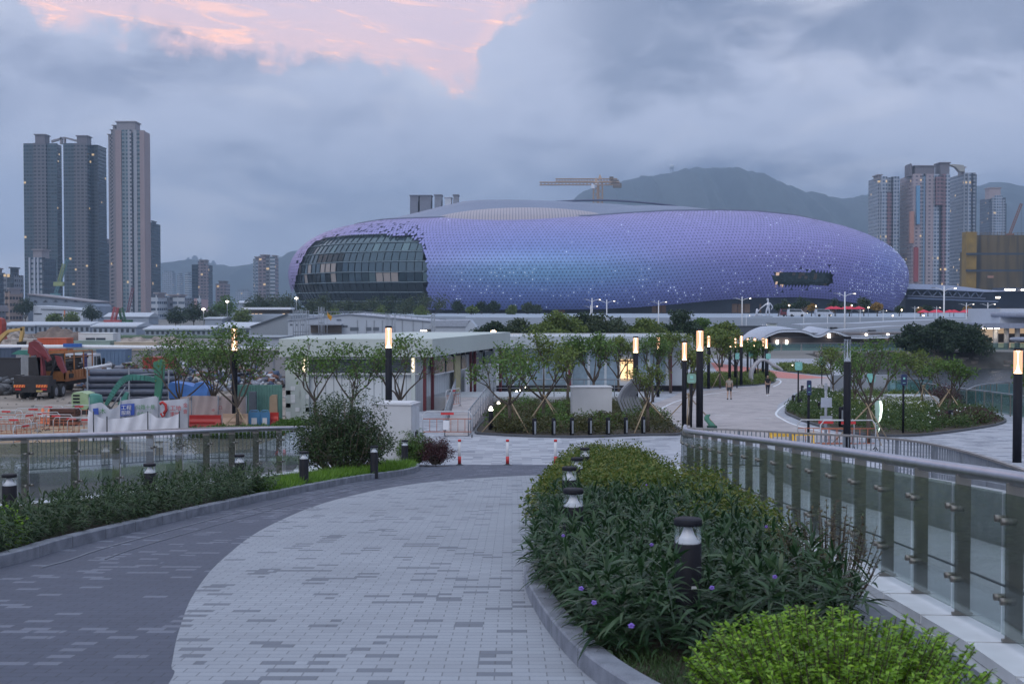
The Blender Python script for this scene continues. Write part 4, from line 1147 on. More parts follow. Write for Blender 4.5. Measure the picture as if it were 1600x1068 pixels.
F_RR = facade('facade_redbrown', '846a72', '50464f', 3.0, 2.6, (.16, .84), (.25, .85), .016)
F_RG = facade('facade_grid_grey', '8f97a5', '4c5666', 3.0, 2.8, (.2, .8), (.3, .85), .018)
F_RK = facade('facade_shadow', '4f5868', '333b49', 3.0, 2.6, (.2, .8), (.3, .8), .02)
F_CAP = mat('roof_block', '75727b', .8, var=.08, vs=.05); F_CAPL = mat('roof_block_pale', '8f8b92', .8, var=.08)
def tower(label, px0, px1, py, d, dep, cols, caps=(), name='apartment_tower', cat='tower', group=None, z0=0, side=None):
    x0 = X(px0, d+dep) if px0 > 800 else X(px0, d); x1 = X(px1, d+dep) if px1 < 800 else X(px1, d); zt = Zp(py, d)
    t = thing(name, label, cat, ((x0+x1)/2, d+dep/2, z0), 0, group); og = t.location
    base = side or cols[0][3]
    core = MB(); core.bb(x0+.3, x1-.3, d+1.5, d+dep, z0, zt-.5); core.build('wall', base, t, og)
    for i, (a, b, pr, m_, *rest) in enumerate(cols):
        top = Zp(rest[0], d) if rest else zt
        c = MB(); c.bb(x0+(x1-x0)*a+.02, x0+(x1-x0)*b-.02, d-pr, d+1.6+.013*i, z0+.01*i, top); c.build('facade_bay', m_, t, og)
    for (p0, p1, pt, pb, m_) in caps:
        kk = d+min(dep, 14); xa = X(p0, kk) if p0 > 800 else X(p0, d); xb = X(p1, kk) if p1 < 800 else X(p1, d); xa = max(xa, x0); xb = min(xb, x1)
        c = MB(); c.bb(xa, xb, d+.6, d+min(dep, 14), Zp(pb, d)-1, Zp(pt, d)); c.bb(xa-.8, xb+.8, d-.2, d+min(dep, 14)+.8, Zp(pt, d), Zp(pt, d)+.9)
        c.build('roof_block', m_, t, og)
    return t, og, (x0, x1, zt)
# twin tower
t, og, _ = tower('left half of the twin dark teal residential tower, joined to the other by roof arches', 39, 99, 224, 1100, 12,
    [(0, .32, 0, F_TWIN), (.32, .70, 2.0, F_TWIN2), (.70, 1, .6, F_TWIN)], [(57, 80, 211, 226, F_CAP)])
ar = MB(); ar.extr([P(80, 219, 1104), P(99, 214, 1104), P(99, 216.5, 1104), P(80, 222.5, 1104)], (0, 3, 0)); ar.bb(X(96, 1104), X(99, 1104), 1104, 1107, Zp(225, 1104), Zp(214, 1104)); ar.build('roof_arch', F_CAPL, t, og)
t, og, _ = tower('right half of the twin dark teal residential tower, with a darker wing beside it', 101.5, 146, 224, 1100, 12,
    [(0, .46, .6, F_TWIN), (.46, 1, 2.0, F_TWIN2)], [(122, 145, 213, 226, F_CAP)])
ar = MB(); ar.extr([P(102, 214, 1104), P(122, 219, 1104), P(122, 222.5, 1104), P(102, 216.5, 1104)], (0, 3, 0)); ar.bb(X(101.6, 1104), X(104, 1104), 1104, 1107, Zp(225, 1104), Zp(214, 1104)); ar.build('roof_arch', F_CAPL, t, og)
wg = MB(); wg.bb(X(144, 1110), X(168, 1130), 1108, 1130, 0, Zp(228, 1110)); wg.bb(X(143.5, 1110), X(168.6, 1131), 1107, 1131, Zp(228, 1110), Zp(227, 1110)); wg.build('side_wing', F_TWIN3, t, og)
# tall tower
t, og, _ = tower('tall slender tower with pinkish piers and a stepped roofline, tallest in the left skyline', 183, 237, 204, 1000, 16,
    [(0, .20, 1.2, F_T2), (.20, .42, 0, F_T2b, 203), (.42, .55, .9, F_T2c, 203), (.55, .62, -.8, F_DK, 203), (.62, .74, .9, F_T2c, 203), (.74, .84, .1, F_T2b, 204), (.84, 1, 1.2, F_T2)],
    [(184, 221, 191, 205, F_CAPL)])
for i, (a, b, tp) in enumerate(((180, 185, 197), (177, 181.5, 204), (172.5, 178, 211))):
    c = MB(); c.bb(X(a, 1010+i*14), X(b, 1010+i*14)+6, 1008+i*14, 1040+i*14, 0, Zp(tp, 1010+i*14)); c.bb(X(a, 1010+i*14)-.8, X(b, 1010+i*14)+6, 1007+i*14, 1040+i*14, Zp(tp, 1010+i*14), Zp(tp-1, 1010+i*14)); c.build('side_bay', F_T2d, t, og)
tower('dark blue glass block rising just right of the tall pinkish tower', 236, 252, 347, 1150, 30, [(0, 1, 0, F_DK)], [(238, 250, 346, 349, F_DK)], 'office_tower')
tower('low dark block filling the gap between the twin tower and the tall tower', 164, 175, 376, 1180, 30, [(0, 1, 0, F_DK)], [(167, 172, 374, 378, F_CAP)], 'office_tower')
tower('bluish block with white vertical piers in front of the twin tower', 45, 89, 402, 820, 22,
    [(0, .06, .8, F_DK), (.06, .16, 1.4, mat('pier_white', 'aab2c0', .6)), (.16, .36, 0, F_STR), (.36, .47, 1.4, MATS['pier_white']), (.47, .58, 0, F_STR), (.58, .69, 1.4, MATS['pier_white']), (.69, .88, 0, F_STR), (.88, 1, .8, F_DK)],
    [(52, 78, 391, 403, F_CAPL)], 'office_block', 'building')
tower('dark grey block cut by the left edge of the photo', -25, 9, 424, 900, 20, [(0, 1, 0, F_DK)], [(-10, 4, 420, 425, F_CAP)], 'office_block', 'building')
tower('grey glassy block left of the bluish pier block, with a dark plant room', 6, 38, 428, 860, 20, [(0, .4, 0, F_GRY), (.4, 1, .4, F_DK)], [(16, 30, 419, 430, F_DK)], 'office_block', 'building')
tower('beige block with stacked open balconies at the far left', 8, 37, 455, 620, 18, [(0, .35, .5, F_BEI), (.35, 1, 0, F_BEI)], [(14, 30, 452, 456, F_CAPL)], 'apartment_block', 'building')
tower('small grey house at the left edge behind the site', -20, 10, 482, 560, 14, [(0, 1, 0, F_GRY)], [(-6, 5, 480, 483, F_CAPL)], 'apartment_block', 'building')
# mid distance blocks
for a in [('white office building with ribbon windows below the dark glass block', 236, 262, 461, 700, [(0, 1, 0, F_WHR)], [(242, 258, 459, 462, F_CAPL)], 'office_building', 'building'),
          ('longer grey and white office building with ribbon windows and dark end wall', 262, 302, 464, 720, [(0, .3, .5, F_GRY), (.3, 1, 0, F_WHR)], [(265, 290, 462, 465, F_CAPL)], 'office_building', 'building'),
          ('two tone apartment block, dark left and mauve right, standing on the left skyline', 300, 333, 413, 1300, [(0, .4, 0, F_DK), (.4, .72, 1, F_PNK, 408), (.72, 1, .5, F_PNK)], [(312, 326, 407, 410, F_CAPL)], 'apartment_tower', 'tower'),
          ('short mauve block right of the two tone apartment block', 337, 360, 443, 1250, [(0, 1, 0, F_PNK)], [(342, 356, 440, 444, F_CAP)], 'apartment_block', 'building'),
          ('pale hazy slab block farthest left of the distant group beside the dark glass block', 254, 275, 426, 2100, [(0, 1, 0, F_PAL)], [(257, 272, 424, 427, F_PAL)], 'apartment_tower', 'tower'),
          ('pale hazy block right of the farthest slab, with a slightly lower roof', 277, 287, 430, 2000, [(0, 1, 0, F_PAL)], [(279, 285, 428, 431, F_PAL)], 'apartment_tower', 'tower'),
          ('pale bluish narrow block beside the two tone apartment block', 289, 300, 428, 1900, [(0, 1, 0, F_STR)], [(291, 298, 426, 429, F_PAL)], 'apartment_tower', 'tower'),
          ('white ribbed left slab of the tall pair beside the arena', 396, 406, 404, 1200, [(0, .5, 0, F_STR), (.5, 1, .6, F_PAL)], [(399, 405, 402, 405, F_CAPL)], 'apartment_tower', 'tower'),
          ('mauve and white tower right of the ribbed slab, nearest the arena on the left', 404, 436, 401, 1150, [(0, .45, .8, F_PNK, 400), (.45, .72, 0, F_GRY), (.72, 1, .6, F_STR)], [(408, 422, 399, 402, F_CAPL), (426, 434, 400, 403, F_CAPL)], 'apartment_tower', 'tower'),
          ('low pink house below the two tone apartment block', 303, 326, 466, 760, [(0, .5, 0, mat('pink_wall', 'b39aa0', .8)), (.5, 1, .5, F_WHR, 462)], [(312, 320, 461, 464, F_CAPL)], 'house', 'house'),
          ('faint pale building on the low land between the hill and the tall pair', 368, 394, 455, 1900, [(0, 1, 0, F_PAL)], [(372, 390, 453, 456, F_PAL)], 'apartment_block', 'building')]:
    tower(a[0], a[1], a[2], a[3], a[4], 20, a[5], a[6], a[7], a[8])
# towers on the hilltop far left
for i, (a, b, tp) in enumerate(((291, 299, 404), (300, 310, 401), (311, 318, 405), (319, 327, 407), (330, 338, 409))):
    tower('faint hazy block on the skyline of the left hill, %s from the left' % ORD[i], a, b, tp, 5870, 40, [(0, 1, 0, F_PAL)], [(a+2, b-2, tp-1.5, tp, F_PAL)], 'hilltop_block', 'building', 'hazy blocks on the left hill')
# white warehouse and the stepped grey building below the twin tower
W1 = mat('warehouse_white', 'b9c1cc', .7, var=.06, vs=.1); W2 = mat('warehouse_grey', '8390a2', .7, var=.08, vs=.1); WD = mat('window_dark', '3b4552', .3)
t = thing('terraced_building', 'grey building with a sloping roof and triangular windows below the bluish pier block', 'building', (X(95, 640), 650, 0)); og = t.location
c = MB(); c.extr([P(44, 505, 640), P(44, 460, 640), P(95, 466, 640), P(143, 472, 640), P(150, 478, 640), P(150, 505, 640)], (0, 25, 0)); c.build('wall', W2, t, og)
for px in (55, 71, 87, 103, 118, 132):
    c = MB(); c.extr([P(px-3.5, 471.5, 639.7), P(px, 468.5, 639.7), P(px+3.5, 471.5, 639.7)], (0, .2, 0)); c.build('window', WD, t, og)
c = MB(); c.extr([P(90, 467, 645), P(92, 463, 645), P(108, 465, 645), P(108, 468.5, 645)], (0, 12, 0)); c.build('roof_house', W1, t, og)
c = MB(); c.extr([P(43, 458.5, 639), P(95, 464.5, 639), P(145, 470.5, 639), P(145, 472.5, 639), P(95, 466.5, 639), P(43, 460.5, 639)], (0, 27, 0)); c.build('roof', F_CAPL, t, og)
t = thing('white_warehouse', 'white warehouse with a dark window band and an orange stripe at its corner', 'warehouse', (X(90, 560), 570, 0)); og = t.location
c = MB(); c.extr([P(52, 506, 560), P(52, 477, 560), P(112, 481, 560), P(130, 484, 560), P(130, 506, 560)], (0, 20, 0)); c.build('wall', W1, t, og)
for (a, b_, c0, c1) in ((53, 65, 489, 491), (85, 97, 489, 492.5), (106, 114, 496.5, 498), (117, 124, 488, 489.5), (117, 126, 484.6, 486)):
    c = MB(); c.extr([P(a, c0, 559.8), P(b_, c0+.3, 559.8), P(b_, c1+.3, 559.8), P(a, c1, 559.8)], (0, .2, 0)); c.build('window', WD, t, og)
c = MB(); c.extr([P(100, 484, 559.7), P(101.7, 484, 559.7), P(101.7, 500, 559.7), P(100, 500, 559.7)], (0, .2, 0)); c.build('stripe', ORANGE, t, og)
c = MB(); c.extr([P(64, 482.4, 559.6), P(116, 484, 559.6), P(116, 485, 559.6), P(64, 483.2, 559.6)], (0, .4, 0)); c.build('canopy', WD, t, og)
# low white sheds in a row (behind the rubble)
def shed(label, px0, px1, pt, pb, d, roof='b4bdc9', wall='97a3b3', win=True, dep=14, name='low_shed'):
    x0, x1 = X(px0, d), X(px1, d); zt = Zp(pt, d); zb = max(0, Zp(pb, d)); t = thing(name, label, 'shed', ((x0+x1)/2, d, 0)); og = t.location; h = zt
    ev = zt-(zt-zb)*.45
    c = MB(); c.bb(x0, x1, d, d+dep, 0, ev); c.build('wall', mat('shedwall_'+wall, wall, .7, var=.08, vs=.1), t, og)
    c = MB(); c.extr([(x0-.4, d-.5, ev), (x0-.4, d-.5, ev+.3), (x0-.4, d+dep/2, zt+.2), (x0-.4, d+dep+.5, ev+.3), (x0-.4, d+dep+.5, ev)], (x1-x0+.8, 0, 0)); c.build('roof', mat('shedroof_'+roof, roof, .5, .1, var=.06, vs=.1), t, og)
    if win:
        k = max(2, int((px1-px0)/8))
        for i in range(k):
            a = x0+(x1-x0)*(i+.25)/k; c = MB(); c.bb(a, a+(x1-x0)/k*.5, d-.08, d, ev*.35, ev*.8); c.build('window', WD, t, og)
    return t
shed('long low white shed behind the soil mound at the far left', 4, 54, 504, 515, 330)
shed('long white roofed shed behind the middle of the soil mound', 58, 140, 504, 514, 325)
shed('white roofed shed with a line of dark windows right of the soil mound', 144, 212, 505, 518, 315)
shed('white warehouse with a dark window band beside the red and green crane booms', 163, 232, 489, 503, 500, win=False)
shed('broad low white shed behind the left trees', 226, 330, 510, 522, 300)
shed('low white hall below the green copse left of the arena', 345, 400, 505, 522, 290)
shed('narrow white roof beyond the copse left of the arena', 372, 395, 470, 478, 620, win=False)
shed('flat white roof on posts near the low hall', 320, 347, 496, 501, 420, win=False)
# field strip, mound, rubble
o = MB().bb(X(130, 345), X(450, 345), 283, 304, -.2, .25).build('field', mat('field_green', (.05, .10, .04), .9, var=.2), None); o['kind'] = 'structure'
def heap(name, label, px0, px1, pt, pb, d, m_, dep=14, seed=1, cat='heap', rocks=0, rm=None, z0=0):
    x0, x1 = X(px0, d), X(px1, d); zt = Zp(pt, d)-z0; nx, ny = 48, 14; rr_ = np.random.default_rng(seed); V, F = [], []
    ph = rr_.uniform(0, 6, 6)
    for i in range(nx+1):
        for j in range(ny+1):
            u, v = i/nx, j/ny; e = (math.sin(PI*u)**.35)*(math.sin(PI*v)**.8)
            hh = zt*e*(.82+.10*math.sin(u*13+ph[0])+.08*math.sin(u*31+v*9+ph[1]))+rr_.normal()*zt*.045*e
            V.append((x0+(x1-x0)*u, d+(v-.5)*dep, hh+z0-.02))
    for i in range(nx):
        for j in range(ny): a = i*(ny+1)+j; F.append((a, a+ny+1, a+ny+2, a+1))
    o = raw(name, np.array(V)-np.array([(x0+x1)/2, d, 0]), np.array(F), m_, None, loc=((x0+x1)/2, d, 0)); tag(o, label, cat)
    return o
RUB = mat('rubble', (.27, .225, .20), .95, var=.6, vs=.9, bump=.5, bs=3); EARTHM = mat('earth_mound', (.17, .125, .105), .95, var=.35, vs=.4, bump=.4, bs=4)
heap('soil_mound', 'long brown soil mound behind the orange container', 47, 132, 509, 530, 235, EARTHM, 20, 2, 'mound')
heap('rubble_heap', 'pale rubble heap beside the yellow excavator', -20, 58, 514, 530, 215, RUB, 14, 4)
heap('rubble_heap', 'long low rubble heap right of the white cabin', 172, 300, 523, 536, 215, RUB, 12, 5)
# cranes by the left towers
def boom(label, a, b, d, m_, mast=None):
    t = thing('mobile_crane', label, 'crane', (P(*a, d).x, d, 0)); og = t.location
    c = MB(); lattice(c, P(*a, d), P(*b, d), 1.3, 12, .16); c.build('boom', m_, t, og)
    c = MB(); p = P(*b, d); q = P(*a, d); c.tube([p, (p.x, d, 1.5)], .07, 3); c.build('hoist_rope', BLACK2, t, og)
    c = MB(); c.box((q.x, d, max(1.6, q.z-1.2)), (5, 3, 2.2)); c.box((q.x, d, .6), (6.5, 3.4, 1.2)); c.build('body', m_, t, og)
boom('thin teal crane boom leaning right in front of the twin tower', (87, 458), (106, 404), 700, mat('crane_teal', '5f8a94', .6))
boom('yellow green crane boom section in front of the twin tower', (92, 440), (100, 412), 690, mat('crane_lime', '93a070', .6))
boom('red crane boom leaning right behind the white sheds', (176, 505), (182, 480), 420, mat('crane_red', 'b05a5e', .6))
boom('dark green crane boom leaning left behind the white sheds', (194, 505), (188, 481), 425, mat('crane_green', '3d6b50', .6))
boom('long dull red crane boom before the tall pinkish tower', (198, 495), (208, 449), 800, mat('crane_dullred', '7d4f5c', .6))
# ------------------------------------------------------------ right side skyline
D_ = 1050
t, og, _ = tower('blue and white apartment tower, the lower left wing of the right cluster', 1355, 1404, 276, D_, 30,
    [(0, .14, 0, F_RG, 287), (.14, .38, 1.5, F_RA), (.38, .62, .6, F_RR, 300), (.62, .70, -1, F_RK), (.70, .95, 1.2, F_RA), (.95, 1, -.5, F_RK)], [(1362, 1376, 274, 278, F_CAPL)])
for a, b_, tp, pb_ in ((1374.5, 1384, 276, 300),):
    c = MB(); c.bb(X(a, D_), X(b_, D_), D_-1.2, D_+1, Zp(pb_, D_), Zp(tp, D_)); c.build('facade_bay', F_RA, t, og)
t, og, _ = tower('tall rose and grey apartment tower with a long flat parapet, centre of the right cluster', 1404, 1482, 272, D_-10, 34,
    [(0, .24, 1.6, F_RB), (.24, .30, .4, F_RG), (.30, .36, -.6, F_RC), (.36, .56, 1.4, F_RB), (.56, .72, .4, F_RA), (.72, .80, -1.4, F_RK), (.80, .9, 1.2, F_RR), (.9, 1, 1.2, F_RA)],
    [(1403, 1420, 257, 273, F_CAP), (1420, 1459, 260, 273, F_CAP), (1459, 1482, 255, 273, F_CAP)])
for (a, b_, tp, pb_, m_, nm) in ((1421, 1427, 330, 380, mat('salmon', 'b08478', .8), 0), (1431, 1436, 290, 350, mat('skyblue', '6f9cc0', .8), 0), (1428, 1434, 386, 440, mat('brick', '96494f', .8), 0), (1461, 1471, 276, 320, F_RR, 0)):
    c = MB(); c.bb(X(a, D_-14), X(b_, D_-14), D_-14.5, D_-11, Zp(pb_, D_-14), Zp(tp, D_-14)); c.build('colour_panel', m_, t, og)
t, og, _ = tower('pale grid fronted tower with a curved white roof fin, right of the rose tower', 1482, 1524, 270, D_+10, 34,
    [(0, .3, .5, F_RG), (.3, .52, 1.4, F_RA), (.52, .7, .2, F_RK), (.7, .88, 1.4, F_RG), (.88, 1, .2, F_RK, 272)], [(1490, 1506, 262, 271, F_CAPL)])
c = MB(); c.extr([P(1483, 257, D_+8), P(1490, 256.5, D_+8), P(1506, 258, D_+8), P(1508, 268, D_+8), P(1500, 268, D_+8), P(1494, 261, D_+8)], (0, 6, 0)); c.build('roof_fin', mat('fin_white', 'a9a8a4', .6), t, og)
t, og, _ = tower('smaller pale tower with a pinkish rooftop box, far right of the cluster', 1529, 1571, 308, 1400, 30,
    [(0, .12, .4, F_RK, 316), (.12, .3, 1.4, F_RG), (.3, .75, .6, F_RA, 305), (.75, .9, 1.4, F_RG, 312), (.9, 1, .2, F_RK, 318)], [(1537, 1562, 294, 309, mat('pinkbox', 'a89a9e', .8))])
# building wrapped in scaffold netting
NET = bpy.data.materials.new('scaffold_net'); NET.use_nodes = True; _n = N(NET.node_tree); _b = NET.node_tree.nodes['Principled BSDF']; _tc = _n('ShaderNodeTexCoord')
_w = _n('ShaderNodeTexNoise', {0: _n('ShaderNodeMapping', {0: _tc.outputs['Object'], 'Scale': (.22, .22, .012)}).outputs[0], 'Scale': 1.0, 'Detail': 3.0})
_c = _n.ramp(_w.outputs['Fac'], [(.35, lin('3d3a35')), (.5, lin('6a5a3c')), (.62, lin('6b5e48')), (.7, lin('8a7040'))]); NET.node_tree.links.new(_c, _b.inputs['Base Color']); _b.inputs['Roughness'].default_value = .9
t = thing('scaffolded_building', 'unfinished block wrapped in brown and yellow scaffold netting at the right edge', 'building', (X(1560, 820), 840, 0)); og = t.location
c = MB(); c.bb(X(1510, 832), X(1640, 820), 820, 832, 0, Zp(367, 820)); c.build('netting', NET, t, og)
c = MB(); c.bb(X(1499, 827), X(1512, 815), 815, 827, 0, Zp(393, 815)); c.build('netting', NET, t, og)
c = MB(); c.bb(X(1509, 812), X(1525, 812), 812, 820, 0, Zp(362, 812)); c.build('netting', mat('net_yellow', '8d7234', .9, var=.2, vs=.2), t, og)
for py in (395, 421): c = MB(); c.bb(X(1509, 811), X(1640, 811), 810.5, 811.5, Zp(py+3, 811), Zp(py, 811)); c.build('net_band', mat('net_blue', '3c4755', .9), t, og)
c = MB(); 
for k in range(26):
    xx = X(1512, 830)+k*2.6; c.tube([(xx, 822, Zp(367, 822)-1), (xx+.3, 822, Zp(367, 822)+1.2+1.3*random.random())], .12, 3)
c.tube([(X(1512, 822), 822, Zp(367, 822)+1.0), (X(1640, 822), 822, Zp(367, 822)+1.2)], .15, 4); c.build('scaffold_poles', mat('bamboo', '77664a', .8), t, og)
lc = MB(); lc.bb(X(1543, 809), X(1552, 809), 809, 810, Zp(434, 809), Zp(430.5, 809)); lc.build('sign_board', mat('netsign', 'a27a66', .8), t, og)
boom('rust coloured crane boom behind the scaffolded block', (1578, 365), (1596, 318), 900, mat('crane_rust', '8c5a48', .7))
# long canopy building with exposed trusses
t = thing('canopy_building', 'long dark building with a white curved canopy and exposed roof trusses right of the arena', 'building', (X(1500, 560), 600, 4.4)); og = t.location
c = MB(); c.bb(X(1415, 600), X(1660, 600), 600, 640, 4.3, Zp(455, 600)); c.build('wall', mat('navy_wall', (.02, .032, .06), .4, .2, var=.25, vs=.05), t, og)
c = MB(); top = [(1415, 443), (1450, 444), (1490, 446), (1515, 449), (1535, 452), (1560, 453.5), (1578, 453.6)]
c.extr([P(a, b, 575) for a, b in top]+[P(1578, 455, 575), P(1540, 456, 575), P(1490, 453.5, 575), P(1415, 451, 575)], (0, 55, 0)); c.build('canopy_roof', mat('canopy_white', 'a3adc4', .4, .2), t, og)
c = MB()
pts = [(1424, 462), (1432, 452.5), (1440, 462.5), (1449, 453), (1457, 463), (1466, 453.5), (1472, 463.5), (1482, 454), (1488, 464), (1496, 454.5), (1502, 464.5), (1511, 455), (1516, 465), (1524, 455.5), (1530, 465), (1537, 456)]
for a, b_ in zip(pts[:-1], pts[1:]): c.tube([P(*a, 577), P(*b_, 577)], .28, 4)
c.tube([P(1418, 462, 577), P(1540, 466, 577)], .35, 4); c.build('truss', mat('truss_grey', '8790a6', .4, .4), t, og)
c = MB(); c.extr([P(1418, 464, 574), P(1560, 470, 574), P(1560, 472, 574), P(1418, 466.5, 574)], (0, 6, 0)); c.build('balcony_band', mat('band_grey', '55627c', .5), t, og)
c = MB(); c.bb(X(1563, 590), X(1680, 590), 585, 600, Zp(453, 590)-.8, Zp(449.5, 590)); c.build('upper_roof', mat('upperroof', (.03, .045, .08), .4), t, og)
for px in (1572, 1578, 1584, 1598): c = MB(); c.box(tuple(P(px, 452.5, 583)), (1.4, .3, .55)); c.build('roof_lamp', LAMPW, t, og)
c = MB(); c.box(tuple(P(1559, 464.7, 572)), (1.9, .3, .6)); c.build('roof_lamp', LAMPW, t, og)
# ============================================================ plaza furniture and planting
def GZ(px, py): return G(px, py, gpz)
def pixpoly(pts): return [(v.x, v.y) for v in [GZ(a, b) for a, b in pts]]
def tosmooth(poly, n_=4): return [(p.x, p.y) for p in smooth_pts([(x, y, 0) for x, y in poly], n_, True)]
walk = pixpoly([(1068, 684), (1046, 662), (1020, 644), (1016, 632), (1060, 614), (1130, 607), (1205, 601), (1225, 588), (1290, 588), (1400, 598), (1380, 606), (1290, 606), (1240, 614), (1216, 632), (1212, 645), (1240, 662), (1310, 678), (1350, 686), (1250, 688)])
sheet('promenade_walk', walk, .005, PAVE_W, fn=gpz)
sheet('red_path', pixpoly([(1110, 566), (1180, 575), (1215, 580), (1295, 590), (1250, 592), (1195, 589), (1120, 580)]), .009, REDW, fn=gpz)
def edgeline(pts, w_=.12, nm='edge_marking'):
    ribbon(nm, [(p.x, p.y) for p in smooth_pts([(v.x, v.y, 0) for v in [GZ(a, b) for a, b in pts]], 5)], w_, .004, WHITEM, .010, fn=gpz)
edgeline([(1155, 610), (1100, 617), (1060, 626), (1034, 638), (1030, 645), (1042, 656), (1072, 668)])
edgeline([(1258, 615), (1236, 626), (1213, 644), (1225, 656), (1250, 666), (1300, 677), (1350, 685)])
edgeline([(1205, 590), (1219, 594), (1218, 599), (1208, 604)], .15)
for a in ([(1117, 649), (1140, 649)], [(1180, 653), (1205, 653)]): edgeline([(a[0][0], a[0][1]), ((a[0][0]+a[1][0])/2, a[0][1]), a[1]], .1)
DRYH = leafmat('dry_hedge', [(.05, .06, .022), (.08, .09, .03), (.10, .085, .04)])
bedM = tosmooth(pixpoly([(744, 672), (770, 680), (890, 684), (1000, 681), (1064, 679), (1054, 667), (1032, 654), (1012, 638), (985, 624), (900, 617), (800, 619), (776, 640)]))
bedN = tosmooth(pixpoly([(1012, 610), (1070, 608), (1130, 605), (1198, 600), (1211, 594), (1200, 586), (1120, 588), (1012, 592)]))
bedF = tosmooth(pixpoly([(1213, 578), (1250, 583), (1290, 586), (1294, 581), (1255, 574), (1225, 572)]))
bedR = tosmooth(pixpoly([(1228, 640), (1245, 654), (1290, 669), (1350, 680), (1420, 682), (1500, 674), (1566, 662), (1560, 652), (1500, 640), (1440, 622), (1380, 614), (1300, 608), (1255, 614)]))
for nm, b_, m_ in (('bed_soil', bedM, 0), ('bed_soil', bedN, 0), ('bed_soil', bedF, 0), ('bed_soil', bedR, 0)):
    sheet(nm, b_, .05, SOIL, fn=gpz, depth=.08)
    ribbon('bed_kerb', b_+[b_[0]], .10, .10, mat('dark_kerb', '4a4d54', .7, var=.15), 0, fn=gpz)
def shrink(poly, k):
    cx = sum(p[0] for p in poly)/len(poly); cy_ = sum(p[1] for p in poly)/len(poly)
    return [(cx+(x-cx)*k, cy_+(y-cy_)*k) for x, y in poly]
mounds('bed_hedge', shrink(bedM, .93), 420, (.35, .6), (.42, .62), 230, .11, DRYH, fn=gpz)['kind'] = 'stuff'
mounds('bed_hedge', [q for q in shrink(bedM, .85)], 90, (.4, .7), (.5, .75), 260, .11, L_MID, fn=gpz)['kind'] = 'stuff'
mounds('bed_hedge', shrink(bedN, .92), 240, (.5, .9), (.35, .6), 150, .16, L_OLIVE, fn=gpz)['kind'] = 'stuff'
mounds('bed_hedge', shrink(bedF, .92), 60, (.6, 1.0), (.35, .55), 120, .2, L_OLIVE, fn=gpz)['kind'] = 'stuff'
mounds('flower_bed', shrink(bedR, .94), 560, (.3, .6), (.3, .62), 200, .10, leafmat('bedR', [(.03, .07, .02), (.06, .11, .03), (.10, .14, .04)]), fn=gpz)['kind'] = 'stuff'
mounds('flower_bed', shrink(bedR, .5), 60, (.5, .8), (.5, .8), 240, .11, L_OLIVE, fn=gpz)['kind'] = 'stuff'
mounds('wine_shrubs', pixpoly([(1462, 668), (1500, 668), (1545, 662), (1540, 655), (1490, 658), (1462, 662)]), 30, (.4, .6), (.4, .6), 260, .08, L_WINE, fn=gpz)['kind'] = 'stuff'
mounds('wine_shrubs', pixpoly([(1465, 640), (1498, 640), (1500, 628), (1470, 626)]), 10, (.9, 1.3), (.9, 1.2), 500, .1, L_WINE, fn=gpz)['kind'] = 'stuff'
xy = scatter(shrink(bedR, .93), 620); V, F = diamonds(np.column_stack([xy, np.array([gpz(y) for y in xy[:, 1]])+rng.uniform(.38, .68, len(xy))]), .085, .8); raw('white_blossom', V, F, FWHITE)['kind'] = 'stuff'
xy = scatter(pixpoly([(1410, 640), (1500, 652), (1495, 660), (1405, 648)]), 500); 
xy2 = scatter(pixpoly([(1330, 638), (1360, 634), (1440, 645), (1435, 650), (1350, 642)]), 700)
V, F = diamonds(np.column_stack([xy2, np.array([gpz(y) for y in xy2[:, 1]])+rng.uniform(.4, .7, len(xy2))]), .10, .9); raw('white_blossom', V, F, FWHITE)['kind'] = 'stuff'
# ---- flexible delineator posts
def flexpost():
    r = thing('flexible_post', '', 'traffic post')
    MB().lathe([(.13, 0), (.13, .02), (.07, .035), (.05, .06)], n=16).build('base', BLACK2, r)
    MB().lathe([(.045, .05), (.045, .745), (.03, .75)], n=14).build('post', WHITE, r)
    MB().lathe([(.048, .06), (.048, .27)], n=14).build('red_band', RED, r)
    MB().lathe([(.048, .69), (.048, .75), (.03, .758)], n=14).build('red_band', RED, r)
    return r
fp = flexpost()
for i, (px, w_) in enumerate(((718, 'leftmost'), (793, 'middle'), (868, 'rightmost'))):
    v = GZ(px, 727); r = fp if i == 0 else dup(fp, (0, 0, 0))
    r.location = v; r['label'] = w_+' of the three red and white flexible posts across the plaza entrance'; r['group'] = 'red and white flexible posts'
# ---- seven black bollards
def bollard():
    r = thing('bollard', '', 'bollard')
    MB().lathe([(.085, 0), (.085, .69), (.075, .72), (.02, .725)], n=16).build('post', BLACK, r)
    m = MB(); m.box((.03, -.082, .36), (.07, .02, .5)); m.build('reflector_strip', GALV, r)
    return r
bo = bollard(); bo.location = GZ(1005, 679)
for i, px in enumerate((835, 865, 893.5, 922, 950, 978, 1005)):
    r = bo if i == 6 else dup(bo, GZ(px, 682-i*.4)); r['label'] = '%s from the left in the row of seven black bollards before the hedge' % ORD[i]; r['group'] = 'row of black bollards'
for i, (px, pt, pb_, lb) in enumerate(((1240, 617, 640, 'black bollard at the left tip of the round flower bed'), (1250.5, 623, 645, 'black bollard standing just right of the bed tip bollard'), (1253.5, 602, 622, 'black bollard behind the other two near the teal sign post'),
        (1281, 628, 653, 'black bollard among white flowers beside the grey direction sign'), (1314, 635, 668, 'black bollard pressed against the dark unlit lamp pillar'), (1485, 640, 664, 'black bollard alone in the right part of the flower bed'))):
    v = GZ(px, pb_); r = dup(bo, v, 0, lb, 'black bollards in the flower bed'); r.scale = (1.25, 1.25, (pb_-pt)*v.y/2000/.72)
